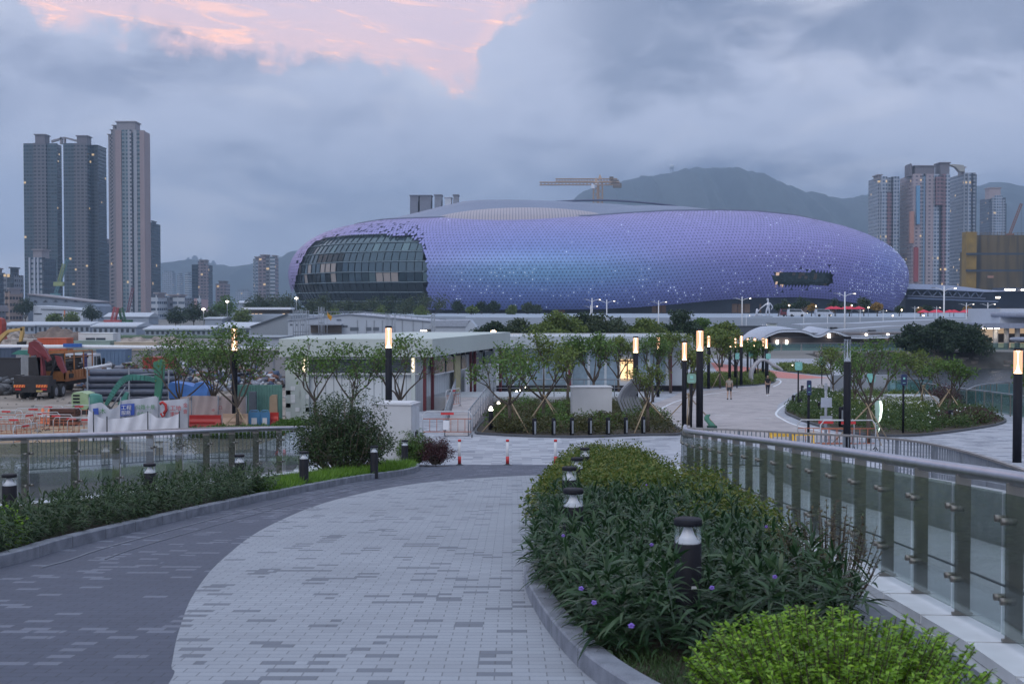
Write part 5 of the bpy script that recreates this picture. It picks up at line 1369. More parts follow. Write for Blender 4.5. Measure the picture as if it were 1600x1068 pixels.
# ---- lit bollards
def litbollard():
    r = thing('lit_bollard', '', 'bollard light')
    MB().lathe([(.10, 0), (.10, .72)], n=16).build('post', BLACK, r)
    MB().lathe([(.095, .72), (.07, .78), (.03, .86)], n=16).build('glowing_cone', LAMPW, r)
    MB().lathe([(.098, .72), (.098, .86)], n=16).build('lens', GLASSC, r)
    MB().lathe([(.10, .86), (.10, .89)], n=16).build('cap', BLACK, r)
    return r
lbx = litbollard()
for i, (px, pt, pb_, lb) in enumerate(((767, 633, 673, 'lit bollard at the left corner of the hedge, nearer of the two by the handrail'), (779, 626, 650, 'lit bollard just behind the nearest one by the handrail'),
        (807, 609, 632, 'lit bollard head glowing left of its two close neighbours behind the hedge'), (814, 606, 628, 'lit bollard head in the middle of three close together'), (820.5, 602, 624, 'lit bollard head on the right of three close together'),
        (1227, 568, 577, 'small lit bollard on the far green island, leftmost of its three'), (1238, 569, 579, 'small lit bollard in the middle of the far green island'), (1252, 570, 580, 'small lit bollard behind the teal sign on the far island'))):
    v = GZ(px, pb_); r = lbx if i == 0 else dup(lbx, v); r.location = v; r['label'] = lb; r['group'] = 'lit bollards'; r.scale = (1, 1, (pb_-pt)*v.y/2000/.89)
# ---- pillar lamps
def pillar(lit=True):
    r = thing('pillar_lamp', '', 'street lamp')
    MB().lathe([(.17, 0), (.17, 3.35)], n=18).build('post', BLACK, r)
    MB().lathe([(.155, 3.36), (.10, 3.42), (.045, 3.55), (.02, 3.75), (.02, 4.1), (.045, 4.18), (.10, 4.22)], n=18).build('core', LAMPWARM if lit else mat('core_off', 'b9bcc6', .4), r)
    MB().lathe([(.165, 3.36), (.165, 4.22)], n=18).build('lantern', LANT2 if lit else GLASSC, r)
    MB().lathe([(.17, 4.22), (.17, 4.30), (.15, 4.31)], n=18).build('cap', BLACK, r)
    return r
LANT2 = bpy.data.materials.new('lantern_lit'); LANT2.use_nodes = True; _n = N(LANT2.node_tree)
_t = _n('ShaderNodeBsdfTransparent', {0: (1, .93, .88, 1)}); _e = _n('ShaderNodeEmission', {0: lin('ffbf9c'), 1: 1.35}); _m = _n('ShaderNodeMixShader', {0: .55, 1: _t.outputs[0], 2: _e.outputs[0]})
LANT2.node_tree.links.new(_m.outputs[0], LANT2.node_tree.nodes['Material Output'].inputs[0])
PLIT, POFF = pillar(True), pillar(False)
pill = [(1093, 513, 668, 'tallest lit pillar lamp in the middle ground, before the tree with wooden stakes'), (607, 509, 672, 'lit pillar lamp in front of the white building'),
        (366, 510, 668, 'pillar lamp glowing inside the crown of the left tree'), (1069, 532, 668, 'thin lit pillar lamp left of the tallest one'), (993, 525, 640, 'lit pillar lamp above the slatted sculpture'),
        (1028, 525, 620, 'lit pillar lamp right of the one above the sculpture'), (1107, 523, 607, 'lit pillar lamp just right of the tallest one, farther back'), (1140, 525, 603, 'lit pillar lamp above the person in the grey shirt'),
        (1148.5, 527, 600, 'slim lit pillar lamp between two thicker ones near the person in grey'), (1158, 523, 603, 'thick lit pillar lamp right of the person in the grey shirt'), (1168, 527, 590, 'small lit pillar lamp left of the ring sculpture'),
        (1179, 527, 592, 'lit pillar lamp rising over the left leg of the ring sculpture'), (1192, 527, 590, 'left lamp of the tight pair above the ring sculpture'), (1197, 528, 598, 'right lamp of the tight pair above the ring sculpture'), 
        (1589, 543, 722, 'big lit pillar lamp at the right edge of the photo')]
for i, (px, pt, pb_, lb) in enumerate(pill):
    v = GZ(px, pb_); r = PLIT if i == 0 else dup(PLIT, v)
    if px == 366: v = Vector((X(366, 69), 69, 0)); pb_ = 480+6.8/69*2000
    if px == 607: v = Vector((X(607, 58), 58, g(58))); pb_ = 480+(H-v.z)/58*2000
    r.location = v; r['label'] = lb; r['group'] = 'pillar lamps'; s_ = (pb_-pt)*v.y/2000/4.31; w_ = .62 if px in (1069, 1148.5, 1168) else (.9 if v.y < 75 else .75)
    if px == 1589: w_ = .76
    r.scale = (w_, w_, s_)
v = GZ(1323, 703); POFF.location = v; POFF.scale = (.72, .72, (703-525)*v.y/2000/4.31); POFF['label'] = 'dark unlit pillar lamp standing beside the right tree'; POFF['group'] = 'pillar lamps'
# ---- signs on posts
def signpost(px, pt, pb_, ph, pw, m_, lb, name='sign_post', mark=True, rnd=False):
    v = GZ(px, pb_); t = thing(name, lb, 'sign', v); k = v.y/2000; h = (pb_-pt)*k; w_, hh = pw*k, ph*k
    MB().lathe([(.045, 0), (.045, h)], n=10).build('post', BLACK, t)
    c = MB(); 
    r_ = w_*.22; pts = []
    for (cx_, cz_, a0) in ((w_/2-r_, h-r_, 0), (-w_/2+r_, h-r_, 90), (-w_/2+r_, h-hh+r_, 180), (w_/2-r_, h-hh+r_, 270)):
        for q in range(5): a = R(a0+q*22.5); pts.append((cx_+r_*math.cos(a), -.09, cz_+r_*math.sin(a)))
    c.extr(pts, (0, .05, 0)); c.build('panel', m_, t)
    if mark:
        c = MB(); c.box((0, -.095, h-hh*.38), (w_*.34, .006, w_*.34)); c.box((0, -.095, h-hh*.78), (w_*.5, .006, w_*.08)); c.build('symbol', mat('sign_mark', '8fd0c8' if m_ is TEAL else '394a78', .5), t)
    return t
signpost(1247, 565, 641, 13, 11.5, TEAL, 'teal square sign on a thick black post at the tip of the flower bed')
signpost(1284, 557.5, 600, 11.5, 9.5, TEAL, 'teal square sign on a thin post farther up the promenade')
signpost(1200, 552, 600, 8.5, 7.5, TEAL, 'small teal sign on the post inside the ring sculpture')
signpost(1151.5, 551, 606, 10, 6.5, TEAL, 'small teal sign left of the thick pillar lamp')
signpost(1360, 583, 655, 14, 13, TEAL, 'teal sign half hidden by the leaves of the right tree')
signpost(1173, 548, 592, 9, 7, TEAL, 'faint teal sign among the far pillar lamps')
signpost(1263, 593.5, 697, 23, 7, NAVY, 'dark rounded sign seen edge on, in front of the flower bed')
signpost(1411, 584, 678, 17, 9, NAVY, 'dark blue rounded sign on a thin post inside the flower bed')
signpost(1080, 583, 668, 15, 14, mat('palegreen_sign', '86a99c', .5), 'pale green sign board between two pillar lamps')
v = GZ(1290, 690); t = thing('direction_sign', 'grey direction sign post with square boards in front of the flower bed', 'sign', v); k = v.y/2000
MB().lathe([(.05, 0), (.05, 92*k)], n=12).build('post', GREY, t)
c = MB(); c.box((0, -.07, 37*k), (19*k, .03, 8*k)); c.build('board', GREY, t); c = MB(); c.box((0, -.07, 62*k), (17*k, .03, 15*k)); c.build('board', mat('signgrey', 'a4abba', .5), t)
c = MB(); c.box((0, 0, 85*k), (5*k, .1, 6*k)); c.build('head', GREY, t)
# ---- glowing wavy blade
v = GZ(1372, 676); t = thing('light_blade', 'white glowing wavy blade shaped sign in the flower bed', 'sign', v); k = v.y/2000
c = MB(); pr_ = [(0, 2, 2), (1.2, 9, 4), (-1.5, 15, 5.5), (1, 24, 8), (1.5, 35, 10.5), (1.0, 45, 11), (.5, 50, 8)]
pts = [((x-w_/2)*k, 0, z*k) for x, z, w_ in pr_]+[((x+w_/2)*k, 0, z*k) for x, z, w_ in pr_[::-1]]
c.extr(pts, (0, .12, 0)); c.build('body', mat('blade_body', 'a9c8bb', .4), t)
c = MB(); c.extr([((x+w_*.12)*k, -.02, z*k) for x, z, w_ in pr_]+[((x+w_*.48)*k, -.02, z*k) for x, z, w_ in pr_[::-1]], (0, .02, 0)); c.build('light_strip', emitmat('blade_light', 'eaffee', 1.5), t)
# ---- cabinets
def cabinet(lb, v, w_, d_, h, rz, vent=None, side_doors=True):
    t = thing('electric_cabinet', lb, 'cabinet', v, rz)
    c = MB(); c.box((0, d_/2, h/2+.04), (w_, d_, h-.08)); c.build('body', CABW, t)
    c = MB(); c.box((0, d_/2, .03), (w_+.06, d_+.06, .10)); c.build('plinth', CONC, t)
    c = MB(); c.box((0, d_/2, h+.012), (w_+.07, d_+.07, .035)); c.box((0, d_/2, h+.04), (w_*.9, d_*.9, .03)); c.build('lid', CABW, t)
    if vent:
        c = MB()
        for q in range(7): c.box((vent[0], -.012, vent[1]+q*.05), (.2, .02, .025))
        c.build('vent', mat('vent_grey', '7d8087', .6), t)
    if side_doors:
        for q in (0, 1):
            c = MB(); c.box((w_/2+.008, d_*(.27+.46*q), h/2+.06), (.016, d_*.42, h*.82)); dd = c.build('door', CABW, t)
            c = MB(); c.box((w_/2+.03, d_*(.42+.16*q), h*.5), (.03, .03, .16)); c.build('handle', BLACK, dd)
            c = MB(); c.box((w_/2+.018, d_*(.27+.46*q), h*.3), (.006, .09, .12)); c.build('label_plate', mat('plate_navy', '3a4468', .5), dd)
    return t
cabinet('tall pale grey electric cabinet beside the big bush, at the end of the left planting', (X(611, 36.4), 36.4, g(36.4)), 1.16, 1.0, 1.74, -.17)
cabinet('pale grey utility box with a small vent, standing in the hedge bed', (X(925.5, 57), 57, gpz(57)), 1.77, .9, 1.72, .05, (.42, .38), False)
# ---- slatted wave sculpture
t = thing('wave_sculpture', 'grey slatted sculpture curling like a breaking wave beside the utility box', 'sculpture', GZ(986, 662)); k = t.location.y/2000
for q in range(7):
    pts = [(26, 76-q*2.6), (12+q*.8, 75-q*2.7), (0+q*2.2, 67-q*2.6), (-13+q*3.6, 54-q*2), (-19+q*5.0, 40), (-16+q*5.4, 28), (-9+q*5.5, 14), (-1+q*5.6, 4), (3+q*5.6, -1)]
    pp = smooth_pts([(a*k, q*.16, b*k) for a, b in pts], 5); c = MB()
    for a_, b_ in zip(pp[:-1], pp[1:]):
        dd = b_-a_; c.box(((a_.x+b_.x)/2, a_.y, (a_.z+b_.z)/2), (dd.length*1.12, .26, .10), 0, 0, 1.0, 0, -math.atan2(dd.z, dd.x))
    c.build('slat', mat('sculpt_grey', '9ba0aa', .45, .2), t)
# ---- ring sculpture
t = thing('ring_sculpture', 'smooth grey ring shaped arch beside the path near the red track', 'sculpture', GZ(1178, 601)); k = t.location.y/2000
pp = [(-3, 0, 4), (-5, 12, 4.2), (-3, 24, 4), (4, 34, 3.4), (13, 39, 2.6), (22, 37, 2.4), (30, 31, 2.6), (38, 28, 2.8), (47, 22, 2.0)]
c = MB(); sp = smooth_pts([(a, 0, b) for a, b, w_ in pp], 4); ws_ = np.interp(np.arange(len(sp)), np.arange(len(pp))*4, [q[2] for q in pp])
c.tube([(p.x*k, p.x*k*.25, p.z*k) for p in sp], [float(w_)*k*.9 for w_ in ws_], 12); c.build('band', mat('ring_grey', 'a3a3aa', .4, .1), t)
# ---- crowd barriers
BORN = mat('barrier_orange', 'b06a50', .5); BWH = mat('barrier_white', 'b9bcc2', .5)
def barrier(w_=1.9, h=1.0, plate=False, low=None):
    r = thing('crowd_barrier', '', 'barrier'); c = MB(); q = w_/2
    c.tube([(-q, 0, .1), (-q, 0, h-.15), (-q+.12, 0, h), (q-.12, 0, h), (q, 0, h-.15), (q, 0, .1)], .022, 6); c.build('frame', BWH, r)
    c = MB()
    for z in (.22, .72): c.tube([(-q, 0, z), (q, 0, z)], .016, 5)
    for i in range(1, 7): c.tube([(-q+w_*i/7, 0, .22), (-q+w_*i/7, 0, .72)], .012, 5)
    c.build('bars', BORN, r)
    c = MB(); 
    for sx_ in (-1, 1): c.tube([(sx_*q, 0, .12), (sx_*q, -.18, 0)], .018, 5); c.tube([(sx_*q, 0, .12), (sx_*q, .18, 0)], .018, 5)
    c.build('feet', BLACK2, r)
    c = MB(); c.box((0, -.02, .92 if h > .9 else .8), (.5, .012, .09)); c.build('plate', RED if not plate else BWH, r)
    return r
B0 = barrier(); B0.location = GZ(699, 683); B0['label'] = 'orange and white barrier standing across the handrail ramp of the white building'
c = MB(); c.box((-.05, -.03, .48), (.22, .012, .36)); c.build('sign_plate', WHITE, B0)
B1 = barrier()
B1.location = GZ(1290, 702); B1['label'] = 'orange and white barrier behind the baluster railing, left of the dark lamp'; B1['group'] = 'barriers behind the baluster railing'
dup(B1, GZ(1325, 703), .1, 'orange and white barrier behind the baluster railing, right of the dark lamp', 'barriers behind the baluster railing')
t = thing('yellow_trestle', 'yellow trestle with black feet behind the baluster railing', 'trestle', GZ(1222, 704)); c = MB()
for sx_ in (-.35, .35):
    c.tube([(sx_, -.2, 0), (sx_, 0, .6)], .04, 6); c.tube([(sx_, .2, 0), (sx_, 0, .6)], .04, 6)
c.box((0, 0, .55), (.85, .1, .16)); c.build('frame', YELLOW, t)
for sx_ in (-.35, .35): c = MB(); c.box((sx_, 0, .05), (.12, .6, .1)); c.build('foot', BLACK2, t)
t = thing('yellow_trestle', 'second yellow trestle, nearer the dark rounded sign, behind the baluster railing', 'trestle', GZ(1256, 704)); c = MB()
for sx_ in (-.3, .3):
    c.tube([(sx_, -.2, 0), (sx_, 0, .6)], .035, 6); c.tube([(sx_, .2, 0), (sx_, 0, .6)], .035, 6)
c.box((0, 0, .56), (.75, .1, .1)); c.build('frame', YELLOW, t); c = MB(); c.box((0, 0, .05), (.8, .5, .08)); c.build('feet', BLACK2, t)
# green tarp bundle
t = thing('green_tarp', 'green tarp wrapped round a stake at the foot of the tallest pillar lamp', 'tarp', GZ(1108, 672)); k = t.location.y/2000
rr = random.Random(4); V = []; F = []
for j in range(7):
    for i in range(10):
        w_ = (1-j/7)*.5+.25; a = i/10*2*PI
        V.append((math.cos(a)*(6.5*k*w_*1.2+.05*rr.random())+.12*math.sin(j), math.sin(a)*3*k+.05*rr.random(), j/6*25*k*(1 if i not in (2, 3) else .82)))
for j in range(6):
    for i in range(10): F.append((j*10+i, j*10+(i+1) % 10, (j+1)*10+(i+1) % 10, (j+1)*10+i))
raw('cloth', V, np.array(F), mat('tarp_green', '4f8573', .7, var=.2, vs=6), t); c = MB(); c.box((.12, 0, .1), (.4, .25, .2)); c.build('bag', mat('tarp_dark', '25463f', .8), t)
# ---- people
def skinbody(name, joints, edges, m_, parent, lvl=1):
    me = bpy.data.meshes.new(name); me.from_pydata([j[:3] for j in joints], edges, []); o = bpy.data.objects.new(name, me); C.objects.link(o); o.parent = parent
    sm = o.modifiers.new('s', 'SKIN'); sm.use_smooth_shade = True
    me.skin_vertices[0].data[0].use_root = True
    for i, j in enumerate(joints): me.skin_vertices[0].data[i].radius = (j[3], j[4] if len(j) > 4 else j[3])
    ss = o.modifiers.new('u', 'SUBSURF'); ss.levels = lvl; ss.render_levels = lvl
    dg = bpy.context.evaluated_depsgraph_get(); ev = o.evaluated_get(dg); m2 = bpy.data.meshes.new_from_object(ev); o.modifiers.clear(); o.data = m2
    m2.materials.clear(); m2.materials.append(m_)
    return o
SKIN = mat('skin', (.42, .27, .2), .6, var=.04)
def person(lb, v, rz, leg_f, leg_b, arm_l, arm_r, shirt, pants, hair, shorts, h=1.72, shoe=BLACK2, skirtlen=0, sleeves=True):
    t = thing('person', lb, 'person', v, rz); s = h/1.72
    # walking pose: front leg forward (-y is towards the camera when rz = 0), back leg behind
    hipz = .92
    J = [(0, 0, .95, .13, .10), (0, 0, 1.12, .125, .09), (0, 0, 1.32, .15, .10), (0, 0, 1.43, .07, .06), (0, -.01, 1.50, .05, .05), (0, -.02, 1.60, .085, .10), (0, -.015, 1.68, .075, .085),
         (-.09, 0, .90, .085), (-.10, leg_f*.5, .50, .058), (-.10, leg_f*.85, .10+.02, .036), (-.10, leg_f*.85-.12, .035, .035, .028),
         (.09, 0, .90, .085), (.10, leg_b*.35, .50, .058), (.10, leg_b*.9, .13+abs(leg_b)*.06, .036), (.10, leg_b*.9-.10, .05+abs(leg_b)*.02, .035, .028),
         (-.17, 0, 1.38, .058), (-.22, arm_l*.4, 1.12, .042), (-.21, arm_l, .90, .030), (-.205, arm_l*1.15, .81, .028, .018),
         (.17, 0, 1.38, .058), (.22, arm_r*.4, 1.12, .042), (.21, arm_r, .90, .030), (.205, arm_r*1.15, .81, .028, .018)]
    E = [(0, 1), (1, 2), (2, 3), (3, 4), (4, 5), (5, 6), (0, 7), (7, 8), (8, 9), (9, 10), (0, 11), (11, 12), (12, 13), (13, 14), (2, 15), (15, 16), (16, 17), (17, 18), (2, 19), (19, 20), (20, 21), (21, 22)]
    # fingers: four unequal ones and a thumb on each hand
    for hnd, sx_ in ((18, -1), (22, 1)):
        hx, hy, hz = J[hnd][:3]
        for q, (dy, L) in enumerate(((-.024, .062), (-.008, .072), (.008, .067), (.022, .052))):
            a = len(J); J.append((hx, hy+dy, hz-.035, .009)); J.append((hx-sx_*.006, hy+dy*1.1, hz-.035-L*.6, .008)); J.append((hx-sx_*.02, hy+dy*1.1, hz-.035-L, .007)); E += [(hnd, a), (a, a+1), (a+1, a+2)]
        a = len(J); J.append((hx, hy-.035, hz+.0, .010)); J.append((hx-sx_*.008, hy-.052, hz-.035, .008)); E += [(hnd, a), (a, a+1)]
    J = [tuple(x*s for x in j) for j in J]
    skinbody('body', J, E, SKIN, t, 1)
    f = MB(); f.lathe([(.002, 0), (.012, .01), (.003, .03)], (0, -.125*s, 1.595*s), 6)
    for sx_ in (-.033, .033): f.box((sx_*s, -.108*s, 1.63*s), (.018, .01, .01))
    f.box((0, -.112*s, 1.565*s), (.04, .008, .008)); f.build('face_features', mat('face_dark', (.12, .06, .05), .6), t)
    T = [(0, 0, .93, .145, .115), (0, 0, 1.12, .145, .105), (0, 0, 1.34, .165, .115), (0, 0, 1.41, .10, .085), (-.17, 0, 1.375, .075), (-.205, arm_l*.25, 1.20, .070), (.17, 0, 1.375, .075), (.205, arm_r*.25, 1.20, .070)]
    TE = [(0, 1), (1, 2), (2, 3), (2, 4), (4, 5), (2, 6), (6, 7)]
    skinbody('shirt', [tuple(x*s for x in j) for j in T], TE, shirt, t)
    if shorts: Pn = [(0, 0, .93, .15, .12), (-.09, 0, .86, .10), (-.10, leg_f*.40, .60, .088), (.09, 0, .86, .10), (.10, leg_b*.28, .60, .088)]; PE = [(0, 1), (1, 2), (0, 3), (3, 4)]
    else: Pn = [(0, 0, .93, .145, .12), (-.09, 0, .86, .095), (-.10, leg_f*.5, .50, .073), (-.10, leg_f*.85, .13, .058), (.09, 0, .86, .095), (.10, leg_b*.35, .50, .073), (.10, leg_b*.9, .16, .058)]; PE = [(0, 1), (1, 2), (2, 3), (0, 4), (4, 5), (5, 6)]
    skinbody('shorts' if shorts else 'trousers', [tuple(x*s for x in j) for j in Pn], PE, pants, t)
    HJ = [(0, .03, 1.68, .085, .08), (0, .055, 1.61, .08, .06), (0, .06, 1.55 if hair == 'short' else 1.46, .055, .035)]
    skinbody('hair', [tuple(x*s for x in j) for j in HJ], [(0, 1), (1, 2)], mat('hair_black', (.012, .011, .012), .6), t)
    for sx_, yy, zz in ((-.10, leg_f*.85-.06, .045), (.10, leg_b*.9-.05, .06+abs(leg_b)*.03)):
        c = MB(); c.box((sx_*s, yy*s, zz*s), (.095, .26, .085), taper=.8); c.build('shoe', shoe, t)
    return t
v = GZ(1139.5, 624); person('person in a grey T-shirt and dark shorts walking away up the promenade', v, R(165), -.32, .34, -.12, .10, mat('tshirt_grey', '9a938c', .9), mat('shorts_dark', '3f4347', .9), 'short', True, 1.66, BLACK2)
v = GZ(1199.5, 618); person('person in a dark top and navy trousers walking towards the camera near the ring', v, R(8), -.10, .14, -.05, .06, mat('top_black', '24222a', .9), mat('trousers_navy', '1d2233', .9), 'long', False, 1.6, WHITE)
# ---- white building A and its long wing
WA = mat('office_white', 'b5bfbd', .6, var=.05, vs=.3); WB = mat('office_panel', 'b6bfc6', .6, var=.06, vs=.5); REDC = mat('maroon_column', (.12, .02, .03), .5); TILE = mat('tile_white', 'd2d6da', .5)
RIB = bpy.data.materials.new('ribbed_wall'); RIB.use_nodes = True; _n = N(RIB.node_tree); _b = RIB.node_tree.nodes['Principled BSDF']; _tc = _n('ShaderNodeTexCoord'); _s = _n('ShaderNodeSeparateXYZ', {0: _tc.outputs['Object']})
_f = _n.m('FRACT', _n.m('MULTIPLY', _n.m('ADD', _s.outputs[0], _n.m('MULTIPLY', _s.outputs[1], .97)), 2.2)); _c = _n.mix(_n.m('LESS_THAN', _f, .12), lin('ccd3d8'), lin('8d979e'))
_nn = _n('ShaderNodeTexNoise', {0: _tc.outputs['Object'], 'Scale': .9, 'Detail': 5.0}); _c = _n.mix(_n.m('MULTIPLY', _nn.outputs['Fac'], .35), _c, lin('8f98a2'))
RIB.node_tree.links.new(_c, _b.inputs['Base Color']); _b.inputs['Roughness'].default_value = .55
FY = 72.0; xl, xr = X(441, FY), X(657, FY); zt = Zp(529, FY)
t = thing('site_office', 'long white single storey site office with maroon columns and a flat overhanging roof', 'building', ((xl+xr)/2, FY, 0)); og = t.location
fx, fy = xr, FY; bx_, by_ = X(782, 92), 92.0       # right wall runs back from the corner
c = MB(); c.prism([(xl+.15, FY+.15), (xr-.3, FY+.15), (bx_-.3, by_), (bx_-6, by_), (xr-6.5, FY+8), (xl+.15, FY+8)], 0, zt-.5); c.build('wall', RIB, t, og)
c = MB(); c.prism([(xl-.1, FY-.5), (xr+.7, FY-.5), (bx_+.7, by_-.3), (bx_-6.5, by_), (xr-7, FY+9), (xl-.1, FY+9)], zt-1.0, zt); c.build('roof', WA, t, og)
c = MB(); c.bb(xl+.2, xl+1.5, FY-.25, FY+.1, 0, zt-1.0)
c.build('pilaster', WA, t, og); c = MB(); c.bb(X(470, FY), X(478, FY), FY-.3, FY+.1, 0, zt-1.02); c.build('pilaster', WA, t, og); c = MB(); c.bb(X(643, FY), X(649, FY), FY-.3, FY+.1, 0, zt-1.02); c.build('pilaster', WA, t, og)
for i, (a, b_) in enumerate(((478, 506), (507, 560), (562, 606), (608, 640))):
    c = MB()
    for q in range(7): c.box(((X(a, FY)+X(b_, FY))/2, FY-.02, Zp(563+q*2.8, FY)), (X(b_, FY)-X(a, FY)-.05, .1, .06), 0, 0, 1, .5)
    c.bb(X(a, FY), X(b_, FY), FY-.0, FY+.08, Zp(582, FY), Zp(561, FY)); c.build('louvre_window', mat('louvre_grey', '5e6870', .5, .2), t, og)
c = MB(); c.bb(X(470, FY), X(655, FY), FY-.12, FY+.12, Zp(561, FY), Zp(559, FY)); c.bb(X(470, FY), X(655, FY), FY-.12, FY+.12, Zp(585, FY), Zp(582.5, FY)); c.build('window_band', mat('band_light', 'c2c8cc', .5), t, og)
c = MB(); rr = random.Random(8)
for q in range(26): 
    a, b_ = rr.randrange(0, 5), rr.randrange(0, 9); c.box((xl+.36+a*.26, FY-.26-.004, .35+b_*.24), (.25, .02, .23))
c.build('white_tiles', TILE, t, og)
dx, dy = bx_-fx, by_-fy; L_ = math.hypot(dx, dy); ux, uy = dx/L_, dy/L_; ang = math.atan2(uy, ux)
def wallpt(s_, off=0.0): return (fx+dx*s_-(-uy)*0+uy*off, fy+dy*s_-ux*off)
for s_ in (.02, .10, .545, .60, .97):
    p = wallpt(s_, .12); c = MB(); c.box((p[0], p[1], (zt-1)/2), (.16, .16, zt-1.0), ang); c.build('maroon_column', REDC, t, og)
for i, (s0, s1) in enumerate(((.13, .24), (.26, .34), (.44, .5), (.62, .72), (.75, .88))):
    p0, p1 = wallpt(s0, .03), wallpt(s1, .03); c = MB(); c.box(((p0[0]+p1[0])/2, (p0[1]+p1[1])/2, 3.35), (math.hypot(p1[0]-p0[0], p1[1]-p0[1]), .08, .9), ang)
    w_ = c.build('window', mat('side_window', '49565e', .2, .2), t, og); c = MB()
    for zz in (2.88, 3.82): c.box(((p0[0]+p1[0])/2, (p0[1]+p1[1])/2, zz), (math.hypot(p1[0]-p0[0], p1[1]-p0[1])+.1, .14, .07), ang)
    c.build('frame', WHITE, w_, og)
p0, p1 = wallpt(.36, .02), wallpt(.43, .02); c = MB(); c.box(((p0[0]+p1[0])/2, (p0[1]+p1[1])/2, 1.9), (1.3, .1, 3.8), ang); c.build('beige_panel', mat('office_beige', 'aaa583', .6), t, og)
for s_ in (.5, .53): p = wallpt(s_, .05); c = MB(); c.box((p[0], p[1], 1.7), (.5, .06, 2.0), ang); c.build('door', WHITE, t, og)
for s_ in (.2, .3, .42, .48, .66, .8): p = wallpt(s_, .25); c = MB(); c.box((p[0], p[1], zt-1.12), (.25, .25, .2)); c.build('eave_lamp', BLACK, t, og)
for px in (474, 645): c = MB(); c.box((X(px, FY-.5), FY-.42, Zp(570, FY-.5)), (.12, .06, .75)); c.build('wall_lamp', emitmat('wall_lamp_%d' % px, 'ffe2b8', 1.6), t, og)
# wing behind
D2 = 104.0; xa, xb = X(770, D2), X(1070, D2); z2 = Zp(525, D2)
t = thing('long_pavilion', 'long low white building with a flat roof behind the trees, warm light in one window', 'building', ((xa+xb)/2, D2, 0)); og = t.location
c = MB(); c.bb(xa, xb, D2, D2+10, 0, z2-.6); c.build('wall', mat('wing_wall', 'bcc6cf', .5, var=.08, vs=.3), t, og)
c = MB(); c.bb(xa-.6, xb+.5, D2-1.2, D2+11, z2-.95, z2); c.build('roof', mat('wing_roof', 'a8b2ba', .5, var=.05), t, og)
c = MB(); 
for q in range(70): c.box((xa+(xb-xa)*q/69, D2-1.0, z2+.1), (.08, .08, .2))
c.tube([(xa, D2-1.0, z2+.22), (xb, D2-1.0, z2+.22)], .03, 4); c.build('roof_edge_rail', WHITE, t, og)
for px in (780, 888, 1046): c = MB(); c.bb(X(px, D2-.6), X(px, D2-.6)+.22, D2-.7, D2-.5, 0, z2-.95); c.build('maroon_column', REDC, t, og)
for i, (a, b_) in enumerate(((783, 800), (803, 822), (826, 848), (852, 884), (895, 918), (922, 944), (948, 966), (992, 1012), (1016, 1040))):
    c = MB(); c.bb(X(a, D2), X(b_, D2), D2-.05, D2+.02, .5, z2-1.3); c.build('window', mat('wing_glass', '8da3b3', .15, .2, var=.15), t, og)
c = MB(); c.bb(X(970, D2), X(990, D2), D2-.12, D2-.02, .9, z2-1.9); c.build('lit_window', WARMWIN, t, og); c = MB(); c.bb(xa, xb, D2-.3, D2, 0, .45); c.build('dark_base', BLACK, t, og)
c = MB(); c.bb(X(970, D2)-.1, X(990, D2)+.1, D2-.2, D2-.12, 2.4, 2.52); c.bb(X(980, D2)-.05, X(980, D2)+.05, D2-.2, D2-.12, .9, z2-1.9); c.build('window_bar', REDC, t, og)
# small warm lamps on poles above the wing roof
for i, (px, py) in enumerate(((771, 521),)): 
    c = MB(); p = P(px, py, D2-2); c.tube([(p.x, p.y, 0), (p.x, p.y, p.z)], .05, 6); t = thing('pole_lamp', 'small lamp on a thin pole %s' % ('above the left end of the long pavilion' if i == 0 else 'behind the thin pillar lamp'), 'street lamp', (p.x, p.y, 0)); c.build('pole', GALV, t, t.location)
    MB().lathe([(.05, 0), (.2, .05), (.2, .2), (.05, .28)], tuple(p), 10).build('lamp_head', LAMPWARM, t, t.location)
# entrance ramp with steel handrails
t = thing('entrance_ramp', 'paved entrance ramp with steel handrails rising along the right wall of the site office', 'ramp', (X(715, 60), 60, gpz(60))); og = t.location
A, B_ = GZ(695, 681), GZ(732, 681); Cc = P(770, 612, 74); Dd = P(712, 625, 76)
c = MB(); c.add([tuple(A+Vector((0, 0, .02))), tuple(B_+Vector((0, 0, .02))), (Cc.x, Cc.y, gpz(74)+.75), (Dd.x-.6, Dd.y, gpz(76)+.75), (A.x, A.y, A.z-.3), (B_.x, B_.y, B_.z-.3), (Cc.x, Cc.y, 0), (Dd.x-.6, Dd.y, 0)], [(0, 1, 2, 3), (1, 5, 6, 2), (0, 3, 7, 4), (2, 6, 7, 3)]); c.build('deck', PAVE_W, t, og)
c = MB(); c.bb(Cc.x-4.2, Cc.x+9, 74, 78.5, 0, gpz(74)+.74); c.build('landing', CONC, t, og)
def handrail(pts, nm='handrail'):
    c = MB(); c.tube([(p[0], p[1], p[2]+1.0) for p in pts], .03, 7); c.tube([(p[0], p[1], p[2]+.5) for p in pts], .02, 6)
    for a, b_ in zip(pts[:-1], pts[1:]):
        L_ = (Vector(b_)-Vector(a)).length; k_ = max(1, int(L_/1.5))
        for q in range(k_+1): p = Vector(a)+(Vector(b_)-Vector(a))*q/k_; c.tube([(p.x, p.y, p.z), (p.x, p.y, p.z+1.0)], .025, 6)
    return c.build(nm, GALV, t, og)
handrail([tuple(B_), (Cc.x, Cc.y, gpz(74)+.75)]); handrail([tuple(A), (Dd.x, Dd.y, gpz(76)+.75)]); handrail([(Cc.x+.05, 74.1, gpz(74)+.75), (Cc.x+8.8, 74.1, gpz(74)+.75)])
B2 = dup(B1, (P(708, 620, 66).x, 66, gpz(66)+.4), R(70), 'orange barrier folded against the wall half way up the entrance ramp')
